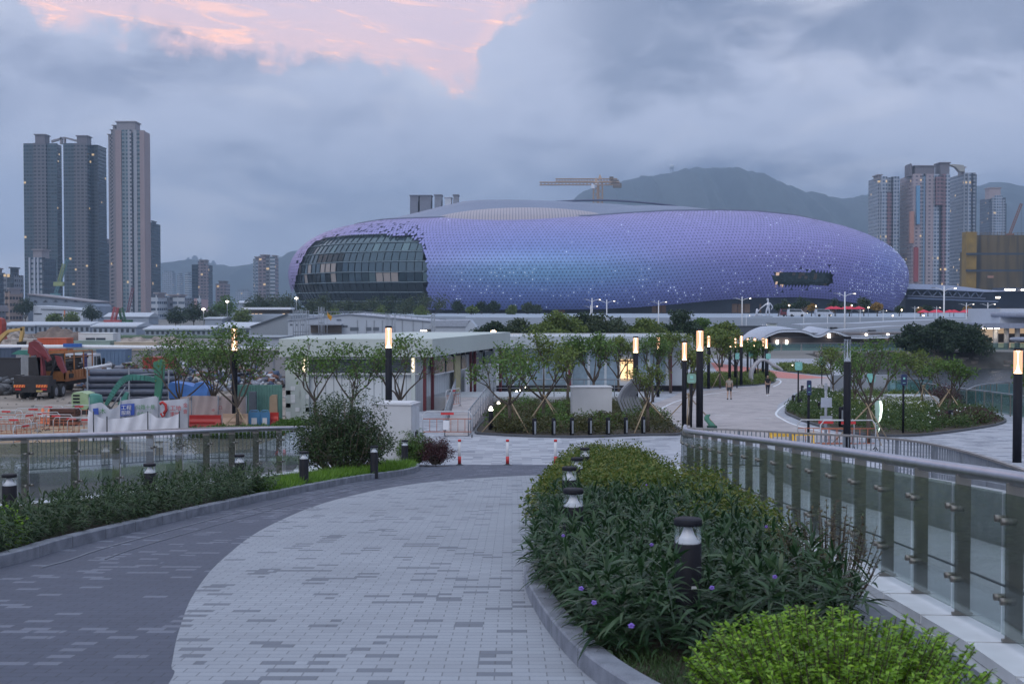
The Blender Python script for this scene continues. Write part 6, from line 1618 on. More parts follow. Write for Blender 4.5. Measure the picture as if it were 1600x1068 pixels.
# ---- trees
TREES = [
 # px, base y or (d,z), top y, trunk frac, spread, seed, per, size, mat, stakes, label
 (283, (70, 0), 512, .33, 0.95, 1, 7, .16, L_MID, 3, 'open leafy tree left of the lamp lit one, behind the white banners'),
 (327, (71, 0), 528, .38, 0.72, 2, 7, .16, L_MID, 3, 'small tree squeezed between the two larger left trees'),
 (372, (68, 0), 508, .30, 0.81, 3, 15, .17, L_MID, 3, 'dense tree wrapped round a glowing pillar lamp on the left'),
 (494, (60, 1.4), 529, .30, 0.90, 4, 7, .15, L_MID, 0, 'flat topped young tree at the left end of the site office front'),
 (548, (61, 1.4), 532, .28, 0.99, 5, 6, .15, L_MID, 0, 'spreading young tree in the middle of the site office front'),
 (622, (60, 1.4), 520, .28, 1.03, 6, 7, .15, L_MID, 0, 'spreading tree beside the lamp in front of the site office'),
 (797, 676, 533, .36, 0.90, 7, 7, .15, L_MID, 3, 'young tree on long wooden stakes at the left corner of the hedge bed'),
 (852, 668, 512, .32, 0.90, 8, 11, .16, L_OLIVE, 4, 'broad olive green tree on stakes above the hedge bed'),
 (888, 640, 522, .40, 0.50, 9, 7, .15, L_MID, 0, 'slim tree right of the broad olive one'),
 (927, 640, 520, .42, 0.72, 10, 10, .17, L_MID, 0, 'mid green tree directly behind the utility box'),
 (966, 632, 526, .45, 0.63, 11, 8, .17, L_OLIVE, 0, 'tree before the warm lit window, left of the slatted sculpture'),
 (1012, 676, 566, .40, 0.45, 12, 6, .11, L_OLIVE, 3, 'small twiggy staked tree right of the slatted sculpture'),
 (1020, 628, 520, .4, 0.54, 13, 7, .17, L_MID, 0, 'slender tree between two lit pillar lamps'),
 (1048, 614, 520, .45, 0.72, 14, 9, .2, L_OLIVE, 0, 'tree with pale crown behind the thin pillar lamp'),
 (1076, 664, 534, .40, 0.45, 15, 6, .14, L_OLIVE, 4, 'thin staked tree hugging the tallest pillar lamp'),
 (1125, 606, 512, .4, 0.63, 16, 9, .24, L_OLIVE, 2, 'tall loose tree behind the person in the grey shirt'),
 (1150, 600, 528, .4, 0.72, 17, 7, .24, L_MID, 2, 'small far tree left of the ring sculpture'),
 (1185, 592, 530, .4, 0.72, 18, 7, .26, L_MID, 0, 'far tree rising through the ring sculpture'),
 (1356, 692, 528, .40, 0.65, 19, 7, .13, L_MID, 3, 'large open tree right of the dark unlit lamp'),
 (1300, 622, 540, .3, 0.81, 20, 7, .16, L_OLIVE, 0, 'loose tree behind the direction sign'),
 (1442, 640, 545, .34, 0.90, 21, 11, .16, L_OLIVE, 4, 'pale green tree with a tripod of stakes before the dark banyan'),
 (1482, 652, 556, .36, 0.90, 22, 6, .15, L_MID, 4, 'sparse tree with nearly bare branches right of the pale green one'),
 (1640, 700, 560, .45, 1.08, 23, 11, .15, L_MID, 0, 'tree reaching in from the right edge beside the big lit lamp'),
 (1335, 640, 560, .35, 0.63, 24, 7, .15, L_MID, 0, 'small tree behind the dark unlit lamp'),
]
for (px, bs, ty, tf, sp_, sd_, per, sz, m_, stk, lb) in TREES:
    if isinstance(bs, tuple): d, z = bs; v = Vector((X(px, d), d, z))
    else: v = GZ(px, bs)
    h = Zp(ty, v.y)-v.z
    tree('young_tree', lb, v, h, h*tf*.85, sp_, sd_, per, sz*(.9 if v.y < 60 else 1.0), m_, group=None, r0=.055+.008*h, clump=.36*h/4.5, stakes=stk, kids_=(4, 3, 3, 2), upb=.8)
for o in list(C.objects):
    if o.name.startswith('young_tree'): o['category'] = 'tree'
# background row of dense trees behind the pavilion
for i, (px, ty, d, w_, m_, lb) in enumerate(((772, 505, 150, 1.0, L_DARK, 'low dark tree at the left end of the row behind the long pavilion'), (815, 500, 150, 1.0, L_HAZE, 'low tree second from the left in the row behind the long pavilion'), (868, 488, 148, 1.35, L_OLIVE, 'broad pale tree in the row behind the long pavilion'),
        (905, 490, 152, 1.1, L_DARK, 'dark tree right of the broad pale one behind the pavilion'), (925, 492, 150, .9, L_HAZE, 'tree before the paired white lamp posts'), (970, 498, 150, 1.0, L_HAZE, 'loose tree between two tall white lamp posts'), (1002, 498, 149, 1.0, L_OLIVE, 'light green tree left of the big dark one'),
        (1062, 486, 150, 1.5, L_DARK, 'big dark tree in the row behind the long pavilion'), (1128, 506, 146, 1.1, L_OLIVE, 'pale tree right of the big dark one'), (1095, 500, 155, .9, L_MID, 'small tree between the big dark and pale ones'))):
    h = Zp(ty, d); tree('background_tree', lb, (X(px, d), d, 0), h, h*.25, .9*w_, 40+i, 34, .34, m_, r0=.13, clump=.62, levels=3, kids_=(5, 4, 3, 2), flat=.75)
# far shore banyan
def dome_tree(name, label, loc, h, rx, ry, m_, n_l=90, per=230, size=.42, seed=5, lump=1.3, z0=.22):
    root = thing(name, label, 'tree', loc); rr = random.Random(seed); mb = MB(); cs = []
    for i in range(n_l):
        a = rr.uniform(0, 2*PI); e = math.asin(rr.uniform(.0, 1)); k = rr.uniform(.55, .95)*(1+.1*math.sin(3*a+seed))
        cs.append((rx*k*math.cos(a)*math.cos(e), ry*k*math.sin(a)*math.cos(e), h*z0+(h*(1-z0))*k*math.sin(e)*.93))
    for i, c in enumerate(cs):
        if i % 4 == 0:
            m1 = (c[0]*.35, c[1]*.35, h*.35+.3*c[2]); mb.tube([(0, 0, h*.12), m1, c], [.22, .13, .04], 5, caps=False)
    mb.tube([(0, 0, -.3), (.1, 0, h*.15), (0, 0, h*.45)], [.55, .42, .25], 9); mb.build('trunk', BARK, root)
    cs = np.array(cs); idx = np.repeat(np.arange(len(cs)), per); r_ = lump*np.array([rr.uniform(.6, 1.25) for _ in cs])
    off = unit(rng.normal(size=(len(idx), 3)))*(rng.random((len(idx), 1))**.4)*r_[idx][:, None]; off[:, 2] *= .7
    V, F = diamonds(cs[idx]+off, size, .6, unit(off)); raw('crown', V, F, m_, root); return root
d = 199; dome_tree('banyan_tree', 'huge dark round banyan by the water on the right', (X(1474, d), d, -.4), Zp(498, d)+.4, 7.8, 6.5, L_DARK, 120, 240, .42, 5, 1.35, .16)
# ============================================================ far shore, road, sheds
def rocks(name, pts, n_, w_, m_, zr=(-2.6, .1), sz=(.4, 1.1), kind='stuff'):
    V, F = [], []; rr_ = np.random.default_rng(len(pts)+n_); pts = np.array(pts, float)
    seg = np.hypot(*np.diff(pts, axis=0).T); cum_ = np.concatenate([[0], np.cumsum(seg)])
    for i in range(n_):
        s_ = rr_.uniform(0, cum_[-1]); x = np.interp(s_, cum_, pts[:, 0]); y = np.interp(s_, cum_, pts[:, 1]); t = rr_.random()
        x -= 0; c = np.array([x+rr_.normal()*.3, y-(1-t)*w_, zr[0]+(zr[1]-zr[0])*t]); r_ = rr_.uniform(*sz)
        b = len(V)
        for sx_, sy_, sz_ in ((-1, -1, -1), (1, -1, -1), (1, 1, -1), (-1, 1, -1), (-1, -1, 1), (1, -1, 1), (1, 1, 1), (-1, 1, 1)):
            V.append(c+np.array([sx_, sy_, sz_*.7])*r_*rr_.uniform(.35, .62, 3))
        F += [(b+a_, b+b_, b+c_, b+d_) for a_, b_, c_, d_ in ((3, 2, 1, 0), (4, 5, 6, 7), (0, 1, 5, 4), (1, 2, 6, 5), (2, 3, 7, 6), (3, 0, 4, 7))]
    o = raw(name, np.array(V), np.array(F), m_); o['kind'] = kind; return o
ROCK = mat('rock', (.17, .155, .145), .9, var=.4, vs=.6, isl=.45)
rocks('rock_revetment', [(60, 197.5), (300, 200.5), (420, 201)], 900, 3.2, ROCK)
rocks('rock_revetment', [(38.5, 140), (43, 170), (45, 189), (60, 197)], 420, 2.0, ROCK, sz=(.4, .9))
bnk = MB(); bp_ = [(34.5, 100), (38, 140), (43, 188), (60, 197), (300, 200), (900, 202)]
for a, b_ in zip(bp_[:-1], bp_[1:]): bnk.add([(a[0], a[1], -.01), (b_[0], b_[1], -.01), (b_[0]+1.2, b_[1]-3.6, -3), (a[0]+1.2, a[1]-3.6, -3)], [(0, 1, 2, 3)])
tag(bnk.build('bank', mat('bank_dark', (.06, .06, .058), .95, var=.4, vs=.5)), kind='structure')
# teal glass balustrades
def glass_fence(label, pts3, h=1.15, step=2.0, m_=None):
    t = thing('glass_fence', label, 'fence', tuple(pts3[0])); og = t.location
    c = MB(); c.tube([(p[0], p[1], p[2]+h) for p in pts3], .035, 6); c.build('top_rail', GALV, t, og)
    pl_ = [Vector(p) for p in pts3]; acc = 0
    L = sum((b_-a).length for a, b_ in zip(pl_[:-1], pl_[1:])); k = max(2, int(L/step)); S_ = [0]
    for a, b_ in zip(pl_[:-1], pl_[1:]): S_.append(S_[-1]+(b_-a).length)
    f = lambda s_: Vector([float(np.interp(s_, S_, [p[q] for p in pl_])) for q in range(3)])
    for i in range(k+1):
        p = f(L*i/k); c = MB(); c.box((p.x, p.y, p.z+h/2), (.06, .06, h)); c.build('post', STEELP, t, og)
        if i < k:
            q = f(L*(i+1)/k); d = (q-p); c = MB(); m__ = (p+q)/2
            a0 = p+d*.04; b0 = q-d*.04
            c.add([(a0.x, a0.y, a0.z+.08), (b0.x, b0.y, b0.z+.08), (b0.x, b0.y, b0.z+h-.08), (a0.x, a0.y, a0.z+h-.08)], [(0, 1, 2, 3)]); c.build('glass_panel', m_ or GLASST, t, og)
    return t
fpts = [Vector((v.x, v.y, v.z)) for v in fb[::-1]]
glass_fence('curved teal glass fence along the water behind the flower bed', [tuple(v) for v in smooth_pts([G(1400, 619, gpz)]+fpts, 4)])
glass_fence('outer loop of teal glass fence bulging towards the water at the right', [tuple(v) for v in smooth_pts([G(1510, 640, gpz), G(1530, 628, gpz), G(1570, 622, gpz), G(1620, 626, gpz), G(1660, 634, gpz)], 4)])
glass_fence('pale glass panels above the white bench', [tuple(G(a, b, gpz)) for a, b in ((1385, 622), (1425, 621), (1458, 621))], 1.4)
glass_fence('low glass fence in front of the wave roofed pavilion', [(X(1190, 199), 199, 0), (X(1330, 200), 199.5, 0), (X(1460, 203), 200.5, 0)], 1.2, 3.0)
glass_fence('glass fence on the shore below the white round edged building', [(X(1535, 204), 204, 0), (X(1620, 204), 204, 0)], 1.2, 3.0)
# white bench
v = G(1425, 640, gpz); t = thing('stone_bench', 'large pale stone bench with a pointed end behind the flower bed', 'bench', v); k = v.y/2000
c = MB(); c.extr([(-28*k, 0, 0), (34*k, 0, 0), (43*k, 0, 17*k), (38*k, 0, 21*k), (-30*k, 0, 21*k)], (0, 2.0, 0)); c.build('seat', mat('bench_white', 'b4b8bd', .6, var=.06), t)
# pale wall behind right trees
c = MB(); c.bb(X(1300, 96), X(1392, 96), 96, 96.4, 0, Zp(586, 96)); tag(c.build('promenade_wall', mat('prom_wall', '9fa6b2', .8, var=.06)), 'long pale wall behind the right trees, left of the glass panels', 'wall')
# wave roofed pavilion
D3 = 214; t = thing('wave_pavilion', 'low shoreline pavilion under a white wave shaped roof', 'building', (X(1330, D3), D3, 0)); og = t.location
top = [(1181, 543), (1187, 533), (1197, 524), (1210, 518), (1222, 515), (1250, 515), (1263, 518), (1274, 523), (1284, 522), (1293, 517), (1300, 515), (1310, 517), (1325, 523), (1340, 525), (1400, 524), (1520, 524)]
pp = smooth_pts([P(a, b, D3) for a, b in top], 3); th_ = .42; c = MB()
for a, b_ in zip(pp[:-1], pp[1:]):
    for y0, y1, lift in ((0, 5, .0), (5, 26, .9)):
        pass
    c.add([(a.x, D3, a.z), (b_.x, D3, b_.z), (b_.x, D3+16, b_.z+.35), (a.x, D3+16, a.z+.35), (a.x, D3, a.z-th_), (b_.x, D3, b_.z-th_), (b_.x, D3+16, b_.z-.1), (a.x, D3+16, a.z-.1)], [(0, 1, 2, 3), (4, 5, 1, 0)[::-1], (7, 6, 5, 4)], 0, True)
c.build('roof', mat('wave_white', 'b4bcca', .45, .1), t, og)
c = MB(); c.bb(X(1210, D3), X(1500, D3), D3+3, D3+15, 0, 2.45); c.build('wall', mat('pav_wall', (.11, .10, .105), .8, var=.4, vs=.2), t, og)
c = MB(); c.bb(X(1215, D3), X(1500, D3), D3+2.8, D3+3.0, 1.7, 1.78); c.bb(X(1215, D3), X(1500, D3), D3+2.6, D3+3.0, 0, .5); c.build('ledge', GALV, t, og)
for px in (1220, 1235, 1302, 1361, 1395): c = MB(); c.box((X(px, D3), D3+2.7, 2.0 if px > 1240 else .9), (.35, .2, .7)); c.build('wall_lamp', LAMPW, t, og)
# road ramp in front of the podium wall
t = thing('road_ramp', 'long white elevated road curving down in front of the arena plaza', 'bridge', (X(1420, 270), 270, 0)); og = t.location
c = MB(); c.extr([P(*q, 272) for q in ((1252, 507), (1275, 505.5), (1340, 505), (1420, 501), (1480, 499), (1660, 497), (1660, 508), (1530, 510), (1420, 513), (1330, 511.5), (1252, 509.5))], (0, 10, 0)); c.build('deck', mat('bridge_white', 'a2aab8', .7, var=.05, vs=.1), t, og)
c = MB(); c.extr([P(*q, 250) for q in ((1300, 516), (1400, 509), (1440, 508.5), (1440, 512), (1400, 513), (1300, 518.5))], (0, 6, 0)); c.build('side_lane', MATS['bridge_white'], t, og)
for px in (1300, 1360, 1420, 1500, 1580): c = MB(); c.bb(X(px, 276), X(px, 276)+1.2, 276, 278, 0, 2.8); c.build('pier', CONC, t, og)
t = thing('construction_hut', 'small pale hut with rubbish heaps in front of the podium wall', 'hut', (X(1208, 285), 285, 0)); og = t.location
c = MB(); c.bb(X(1203, 285), X(1214, 285), 285, 288, 0, Zp(505, 285)); c.build('wall', WA, t, og); c = MB(); c.bb(X(1202, 285), X(1215, 285), 284.6, 288.4, Zp(505, 285), Zp(504, 285)); c.build('roof', GALV, t, og)
c = MB(); c.bb(X(1130, 290), X(1200, 290), 290, 291, 0, Zp(509.5, 290)); c.bb(X(1130, 290), X(1201, 290), 289.8, 291.2, Zp(509.5, 290), Zp(508.7, 290)); tag(c.build('hoarding', mat('hoard_dark', '4c535e', .8, var=.2)), 'low dark hoarding in front of the grey podium wall', 'hoarding')
# round edged white building at the right edge
D4 = 212; t = thing('terminal_building', 'white building with round canopies and warm lit columns at the right edge', 'building', (X(1590, D4), D4, 0)); og = t.location
c = MB(); c.bb(X(1566, D4), X(1680, D4), D4+1, D4+16, Zp(506, D4), Zp(482, D4)); c.build('upper_wall', mat('term_white', 'b9c0cc', .5, var=.04), t, og)
c = MB(); c.lathe([(6.2, 0), (6.6, .15), (6.6, .75), (6.2, .95)], (X(1625, D4), D4+3, Zp(496, D4)), 36); c.build('round_canopy', mat('term_grey', '8c93a5', .5), t, og)
c = MB(); c.lathe([(5.2, 0), (5.6, .1), (5.6, .5), (5.2, .6)], (X(1636, D4-6), D4-6, Zp(533, D4-6)), 36); c.build('lower_canopy', MATS['term_grey'], t, og)
c = MB(); c.bb(X(1532, D4), X(1700, D4), D4-2, D4+14, Zp(512.5, D4), Zp(504.5, D4)); c.build('deck_slab', MATS['term_grey'], t, og)
c = MB(); c.bb(X(1566, D4), X(1700, D4), D4+4, D4+12, 0, Zp(512.5, D4)); c.build('lit_wall', emitmat('lit_hall', 'd8b48a', .42), t, og)
for px in (1556, 1573, 1590): c = MB(); c.lathe([(.42, 0), (.42, Zp(512.5, D4))], (X(px, D4), D4, 0), 14); c.build('column', mat('term_col', 'c6c2bc', .6), t, og)
c = MB(); c.bb(X(1566, D4), X(1620, D4), D4+3.6, D4+3.9, .9, 2.4); c.build('window_row', mat('term_win', '5a4d42', .3), t, og)
for px in (1539, 1550, 1561): c = MB(); c.box((X(px, D4-2), D4-1.2, Zp(512.5, D4)-.06), (.7, .5, .1)); c.build('downlight', LAMPW, t, og)
# tall white street lamps
def mast(double=True):
    r = thing('tall_street_lamp', '', 'street lamp')
    MB().tube([(0, 0, 0), (0, 0, 8.9)], [.16, .11], 8).build('pole', WHITE, r)
    for s_ in ((-1, 1) if double else (1,)):
        c = MB(); c.tube([(0, 0, 8.0), (s_*.6, 0, 8.35), (s_*1.5, 0, 8.6)], .055, 6); a = c.build('arm', WHITE, r)
        MB().box((s_*1.75, 0, 8.6), (.6, .25, .12)).build('lamp_head', GALV, a)
    MB().box((1.75 if not double else 1.8, 0, 8.52), (.32, .2, .08)).build('lens', LAMPW, r)
    return r
ML = [(925, 465, 'double armed white street lamp, left of the pair below the arena middle'), (948, 467.5, 'double armed white street lamp, right of the pair below the arena middle'), (1029, 469, 'white street lamp before the dark arena doorway'),
      (1159.5, 463, 'double armed white street lamp left of the silver statue'), (1320, 455, 'tallest white street lamp before the arena window slot'), (1475, 446, 'tall white street lamp before the canopy building'),
      (923, 476, 'short white lamp post just behind the left one of the pair'), (1166, 491, 'short white lamp post right of the one beside the statue'), (1256, 487, 'short white lamp post before the arena trees'), (1293, 491, 'short white lamp post in front of the first red parasols'),
      (1344, 483, 'white lamp post between two red parasol groups'), (1380, 483, 'white lamp post before the right tip of the arena'), (1429.5, 478, 'white lamp post at the foot of the arena right end'), (1463.5, 478, 'white lamp post left of the tall one by the canopy building'),
      (1510, 472.5, 'white lamp post before the warm lit tree, below the canopy roof'), (1543.5, 472.5, 'white lamp post next to the white building at the right edge'), (1192, 506, 'very short white post below the silver statue'), (1345, 505, 'short white post above the wave roof')]
m0 = mast()
for i, (px, ty, lb) in enumerate(ML):
    d = 296 if px not in (1320, 1475) else 262; r = m0 if i == 0 else dup(m0, (0, 0, 0)); r.location = (X(px, d), d, 0); r['label'] = lb; r['group'] = 'tall white street lamps'
    hh = Zp(ty, d)/8.95; r.scale = (max(.55, hh) if hh > .8 else .45, 1, hh)
# silver statue
SILV = mat('silver', 'c9ccd4', .3, .5); ds = 318.0
t = thing('silver_statue', 'silver statue of a figure pulling a second crouching one on the arena plaza', 'statue', (X(1197, ds), ds, 4.4)); s = .158*1.02
def J_(a): return [(x*s, 0 if len(q) < 1 else 0, z*s, r_*s) for (x, z, r_, *q) in a]
def fig(name, pts, E, par): return skinbody(name, [(x*s, y*s, z*s, r_*s) for x, y, z, r_ in pts], E, SILV, par, 1)
fig('standing_figure', [(3, 0, 13, 2), (3.5, 0, 19, 2.4), (3, 0, 24, 1.2), (2, 0, 29, 2.4), (1, 0, 12, 1.6), (0, 0, 6, 1.1), (0, 0, 0, .9), (5, 0, 12, 1.6), (5, 0, 6, 1.1), (5.5, 0, 0, .9), (0, 0, 20, 1.1), (-5, 0, 16, .8), (-10, 0, 12, .7), (6.5, 0, 21, 1.1), (10, 0, 16, .8), (8, 0, 11, .7)],
    [(0, 1), (1, 2), (2, 3), (0, 4), (4, 5), (5, 6), (0, 7), (7, 8), (8, 9), (1, 10), (10, 11), (11, 12), (1, 13), (13, 14), (14, 15)], t)
fig('crouching_figure', [(-15, 0, 5, 1.8), (-14, 0, 9, 2), (-14, 0, 13, 1.7), (-12, 0, 3, 1.2), (-7, 0, 4, .9), (-5, 0, 0, .8), (-17, 0, 1, .9), (-19, 0, 0, .8), (-11, 0, 10, .8), (-10, 0, 12, .7)], [(0, 1), (1, 2), (0, 3), (3, 4), (4, 5), (0, 6), (6, 7), (1, 8), (8, 9)], t)
MB().box((-1.1, 0, .1), (5.2, 1.5, .25)).build('plinth', GALV, t)
# parasols
PRED = mat('parasol_red', (.60, .035, .075), .8)
def parasol():
    r = thing('parasol', '', 'parasol'); MB().tube([(0, 0, 0), (0, 0, 2.6)], .05, 6).build('pole', GALV, r)
    MB().lathe([(1.75, 2.05), (1.7, 2.15), (.9, 2.55), (.05, 2.85)], n=8, smooth=False).build('canopy', PRED, r); return r
p0 = parasol(); PX = [1299, 1311, 1322, 1333, 1342, 1449, 1461, 1472, 1484, 1497, 1508, 1520, 1532]
for i, px in enumerate(PX):
    d = 330; r = p0 if i == 0 else dup(p0, (0, 0, 0)); r.location = (X(px, d), d+(i % 2)*3, 4.4-.9*(px > 1400)); r['group'] = 'red parasols on the arena plaza'
    r['label'] = ('%s red parasol from the left in the group below the window slot' % ORD[i]) if i < 5 else ('%s red parasol from the left in the row before the canopy building' % ORD[i-5])
    if i < 5: r.scale = (1, 1, .95)
# small vans on the plaza
def van(lb, px, d, z, col, w_=4.4):
    t = thing('parked_van', lb, 'van', (X(px, d), d, z)); L = w_
    c = MB(); c.extr([(-L/2, -.9, .35), (L/2, -.9, .35), (L/2, -.9, 1.1), (L*.38, -.9, 1.2), (L*.25, -.9, 1.9), (-L*.46, -.9, 1.95), (-L/2, -.9, 1.2)], (0, 1.8, 0)); c.build('body', mat('van_'+col, col, .35), t)
    c = MB(); c.extr([(-L*.42, -.93, 1.25), (L*.33, -.93, 1.25), (L*.23, -.93, 1.8), (-L*.42, -.93, 1.85)], (0, .03, 0)); c.build('window', DGLASS, t)
    for x in (-L*.3, L*.3): c = MB(); c.tube([(x, -.95, .35), (x, -.7, .35)], .34, 12); c.build('wheel', BLACK2, t)
van('white van parked on the arena plaza right of the statue', 1244, 326, 4.4, 'c9ced6'); van('second pale van parked on the plaza before the first red parasols', 1287, 327, 4.4, 'b5bcc8'); van('dark red car behind the plaza edge between the statue and the white van', 1231, 335, 4.4, '6a3238', 4.0)
# small point lamps on the plaza
for i, (px, py, lb) in enumerate(((1233, 477, 'globe lamp on a slim mast right of the statue'), (1275, 478, 'globe lamp under the window slot'), (1331, 477, 'left globe lamp of the pair under the arena right end'), (1357, 480, 'globe lamp beside the bare tree under the arena'), (1409, 484, 'globe lamp near the arena right tip'),
        (1459, 486, 'globe lamp left of the canopy building sign'), (1484, 486, 'globe lamp right of the tall white street lamp'), (1490, 487, 'twin globe lamp before the canopy building'), (1395, 493, 'floodlight at the foot of the arena tip'), (1443, 493, 'bright lamp beside the orange lit tree'), (1558, 489, 'small lamp left of the white building'))):
    d = 335; p = P(px, py, d); t = thing('plaza_lamp', lb, 'street lamp', (p.x, p.y, 4.4), 0, 'small lamps on the arena plaza')
    MB().tube([(p.x, p.y, 4.4), (p.x, p.y, max(4.6, p.z))], .06, 5).build('pole', GALV, t, t.location); MB().lathe([(.05, -.15), (.17, -.08), (.17, .09), (.05, .15)], tuple(p), 8).build('globe', LAMPWARM, t, t.location)
# trees of the plaza
PT_ = [(487, 470, 440, L_HAZE, 1.3), (512, 462, 450, L_HAZE, 1.5), (545, 470, 440, L_HAZE, 1.4), (578, 466, 430, L_HAZE, 1.5), (612, 462, 445, L_DARK, 1.6), (641, 466, 430, L_HAZE, 1.4), (676, 460, 440, L_HAZE, 1.5), (660, 478, 400, L_OLIVE, 1.0), (520, 482, 380, L_OLIVE, 1.1), (596, 480, 380, L_OLIVE, 1.2),
       (716, 471, 470, L_DARK, .8), (752, 473, 470, L_DARK, .8), (771, 472, 470, L_DARK, .8), (738, 480, 430, L_OLIVE, .8), (800, 478, 430, L_OLIVE, .8), (825, 474, 470, L_HAZE, .8), (838, 477, 470, L_HAZE, .8),
       (1216, 476, 345, L_DARK, .9), (1229, 470, 350, L_HAZE, .9), (1252, 466, 350, L_DARK, 1.5), (1268, 476, 345, L_WARMLIT, .7), (1305, 469, 350, L_DARK, 1.5), (1327, 476, 345, L_HAZE, .9), (1350, 466, 350, L_HAZE, 1.0), (1371, 474, 345, L_WARMLIT, .9),
       (1438, 482, 338, L_WARMLIT, .7), (1450, 478, 350, L_DARK, 1.2), (1511, 480, 340, L_WARMLIT, .9), (1560, 483, 340, L_WARMLIT, .7), (1405, 480, 350, L_HAZE, .8)]
for i, (px, ty, d, m_, w_) in enumerate(PT_):
    z = 4.4 if px > 700 else 0.0
    if 690 < px < 900: z = 2.5
    h = Zp(ty, d)-z; where = 'in front of the arena glass wall' if px < 700 else ('below the middle of the arena' if px < 900 else ('under the right end of the arena' if px < 1425 else 'before the canopy building'))
    gi = [q for q in PT_ if (q[0] < 700) == (px < 700) and (700 <= q[0] < 900) == (700 <= px < 900) and (900 <= q[0] < 1425) == (900 <= px < 1425)]
    k = sorted(q[0] for q in gi).index(px)
    col = {id(L_WARMLIT): 'orange lit tree', id(L_DARK): 'dark tree', id(L_HAZE): 'dull green tree', id(L_OLIVE): 'pale olive tree'}[id(m_)]
    tree('plaza_tree', '%s, %s from the left of those %s' % (col, ORD[k], where), (X(px, d), d, z), h, h*.22, .8*w_, 200+i, 26, .75 if d > 400 else .5, m_, group='trees before the arena', r0=.15, clump=.18*h, levels=2, kids_=(5, 4, 3, 2), flat=.8)
for i, (px, ty, d, m_, w_, lb) in enumerate(((143, 480, 520, L_DARK, 1.6, 'big dark tree right of the white warehouse'), (112, 492, 480, L_OLIVE, 1.2, 'pale bushy tree before the white warehouse'), (84, 494, 480, L_OLIVE, 1.2, 'low pale tree at the left of the warehouse front'),
        (40, 468, 560, L_DARK, 1.0, 'dark tree behind the beige balconied block'), (275, 484, 450, L_DARK, 1.5, 'dark tree right of the ribbon window offices'), (303, 476, 460, L_DARK, 1.5, 'tree below the low pink house'), (352, 465, 470, L_MID, 1.4, 'round green tree with a street lamp in front, right of the pink house'),
        (378, 488, 430, L_OLIVE, 1.1, 'pale scrub tree at the foot of the round green one'), (405, 462, 480, L_HAZE, 1.2, 'bare looking tree below the tall mauve tower'), (428, 464, 480, L_HAZE, 1.3, 'wide tree left of the arena glass'), (450, 462, 470, L_HAZE, 1.2, 'tree touching the left end of the arena'), (330, 488, 430, L_HAZE, 1.1, 'low tree between two white roofs'))):
    h = Zp(ty, d); tree('distant_tree', lb, (X(px, d), d, 0), h, h*.15, .8*w_, 300+i, 30, .8, m_, r0=.2, clump=2.2, levels=2, kids_=(6, 4, 3, 2), flat=.8)
# lit pavilion left of the arena
t = thing('lit_pavilion', 'small pavilion with warm lights under a white flat roof left of the arena', 'building', (X(415, 460), 460, 0)); og = t.location
c = MB(); c.bb(X(378, 460), X(455, 460), 460, 470, Zp(480, 460)-.8, Zp(480, 460)); c.build('roof', WHITE, t, og); c = MB(); c.bb(X(382, 462), X(452, 462), 462, 469, 0, Zp(480, 460)-.8); c.build('wall', mat('pav_dark', '4b4641', .7), t, og)
for px in (392, 398, 405, 441, 447): c = MB(); c.bb(X(px, 461), X(px, 461)+.8, 461.5, 462, 1.5, 4.5); c.build('lit_window', WARMWIN, t, og)
for i, (px, py) in enumerate(((355, 471), (318, 483), (463, 466))):
    p = P(px, py, 400); t = thing('far_street_lamp', 'small white lit street lamp %s' % ['in front of the round green tree', 'among the dark trees left of the round one', 'before the left end of the arena glass'][i], 'street lamp', (p.x, p.y, 0))
    MB().tube([(p.x, p.y, 0), p], .09, 5).build('pole', GALV, t, t.location); MB().lathe([(.05, -.3), (.5, -.1), (.5, .15), (.05, .3)], tuple(p), 8).build('lamp_head', LAMPW, t, t.location)
# industrial sheds before the arena
SW1 = mat('shed_white', 'a9b3c0', .6, var=.06, vs=.15); SW2 = mat('shed_grey', '8a939d', .7, var=.08, vs=.15); SWD = mat('shed_window', '59636f', .4)
D5 = 205
t = thing('gabled_shed', 'wide white gabled shed with two small rows of windows in front of the arena glass', 'shed', (X(560, D5), D5, 0)); og = t.location
c = MB(); c.extr([P(450, 527, D5), P(450, 501, D5), P(545, 491, D5), P(700, 505, D5), P(700, 527, D5)], (0, 22, 0)); c.build('wall', SW1, t, og)
c = MB(); c.extr([P(448, 501, D5-.3), P(448, 499.5, D5-.3), P(545, 489.5, D5-.3), P(702, 503.5, D5-.3), P(702, 505, D5-.3), P(545, 491, D5-.3)], (0, 23, 0)); c.build('roof', mat('shed_roof', '98a1b0', .5, .1), t, og)
for (a, b_, c0, c1) in ((536, 543, 508, 511), (547, 560, 511, 516), (572, 580, 511, 516), (583, 592, 511, 516), (526, 533, 498.5, 500.5), (453, 457, 506, 508), (462, 466, 506, 508), (471, 475, 506, 508)):
    c = MB(); c.bb(X(a, D5), X(b_, D5), D5-.12, D5, Zp(c1, D5), Zp(c0, D5)); c.build('window', SWD, t, og)
for px in (558, 572, 584, 597, 612, 628, 645, 660): c = MB(); c.bb(X(px, D5), X(px, D5)+.09, D5-.1, D5+.02, 0, Zp(500, D5)); c.build('wall_joint', SW2, t, og)
c = MB(); c.bb(X(484, D5), X(536, D5), D5-2.5, D5, Zp(507.5, D5), Zp(506, D5)); c.build('awning', GALV, t, og); c = MB(); c.bb(X(486, D5), X(534, D5), D5-.4, D5-.1, Zp(520, D5), Zp(507.5, D5)); c.build('open_bay', mat('bay_brown', '6a6460', .8), t, og)
c = MB(); 
for q in range(24):
    a = P(490+q*9, 487+max(0, (q-8))*.75-min(q, 8)*.1, D5+6); c.tube([(a.x, a.y, a.z-.9), (a.x, a.y, a.z)], .04, 4)
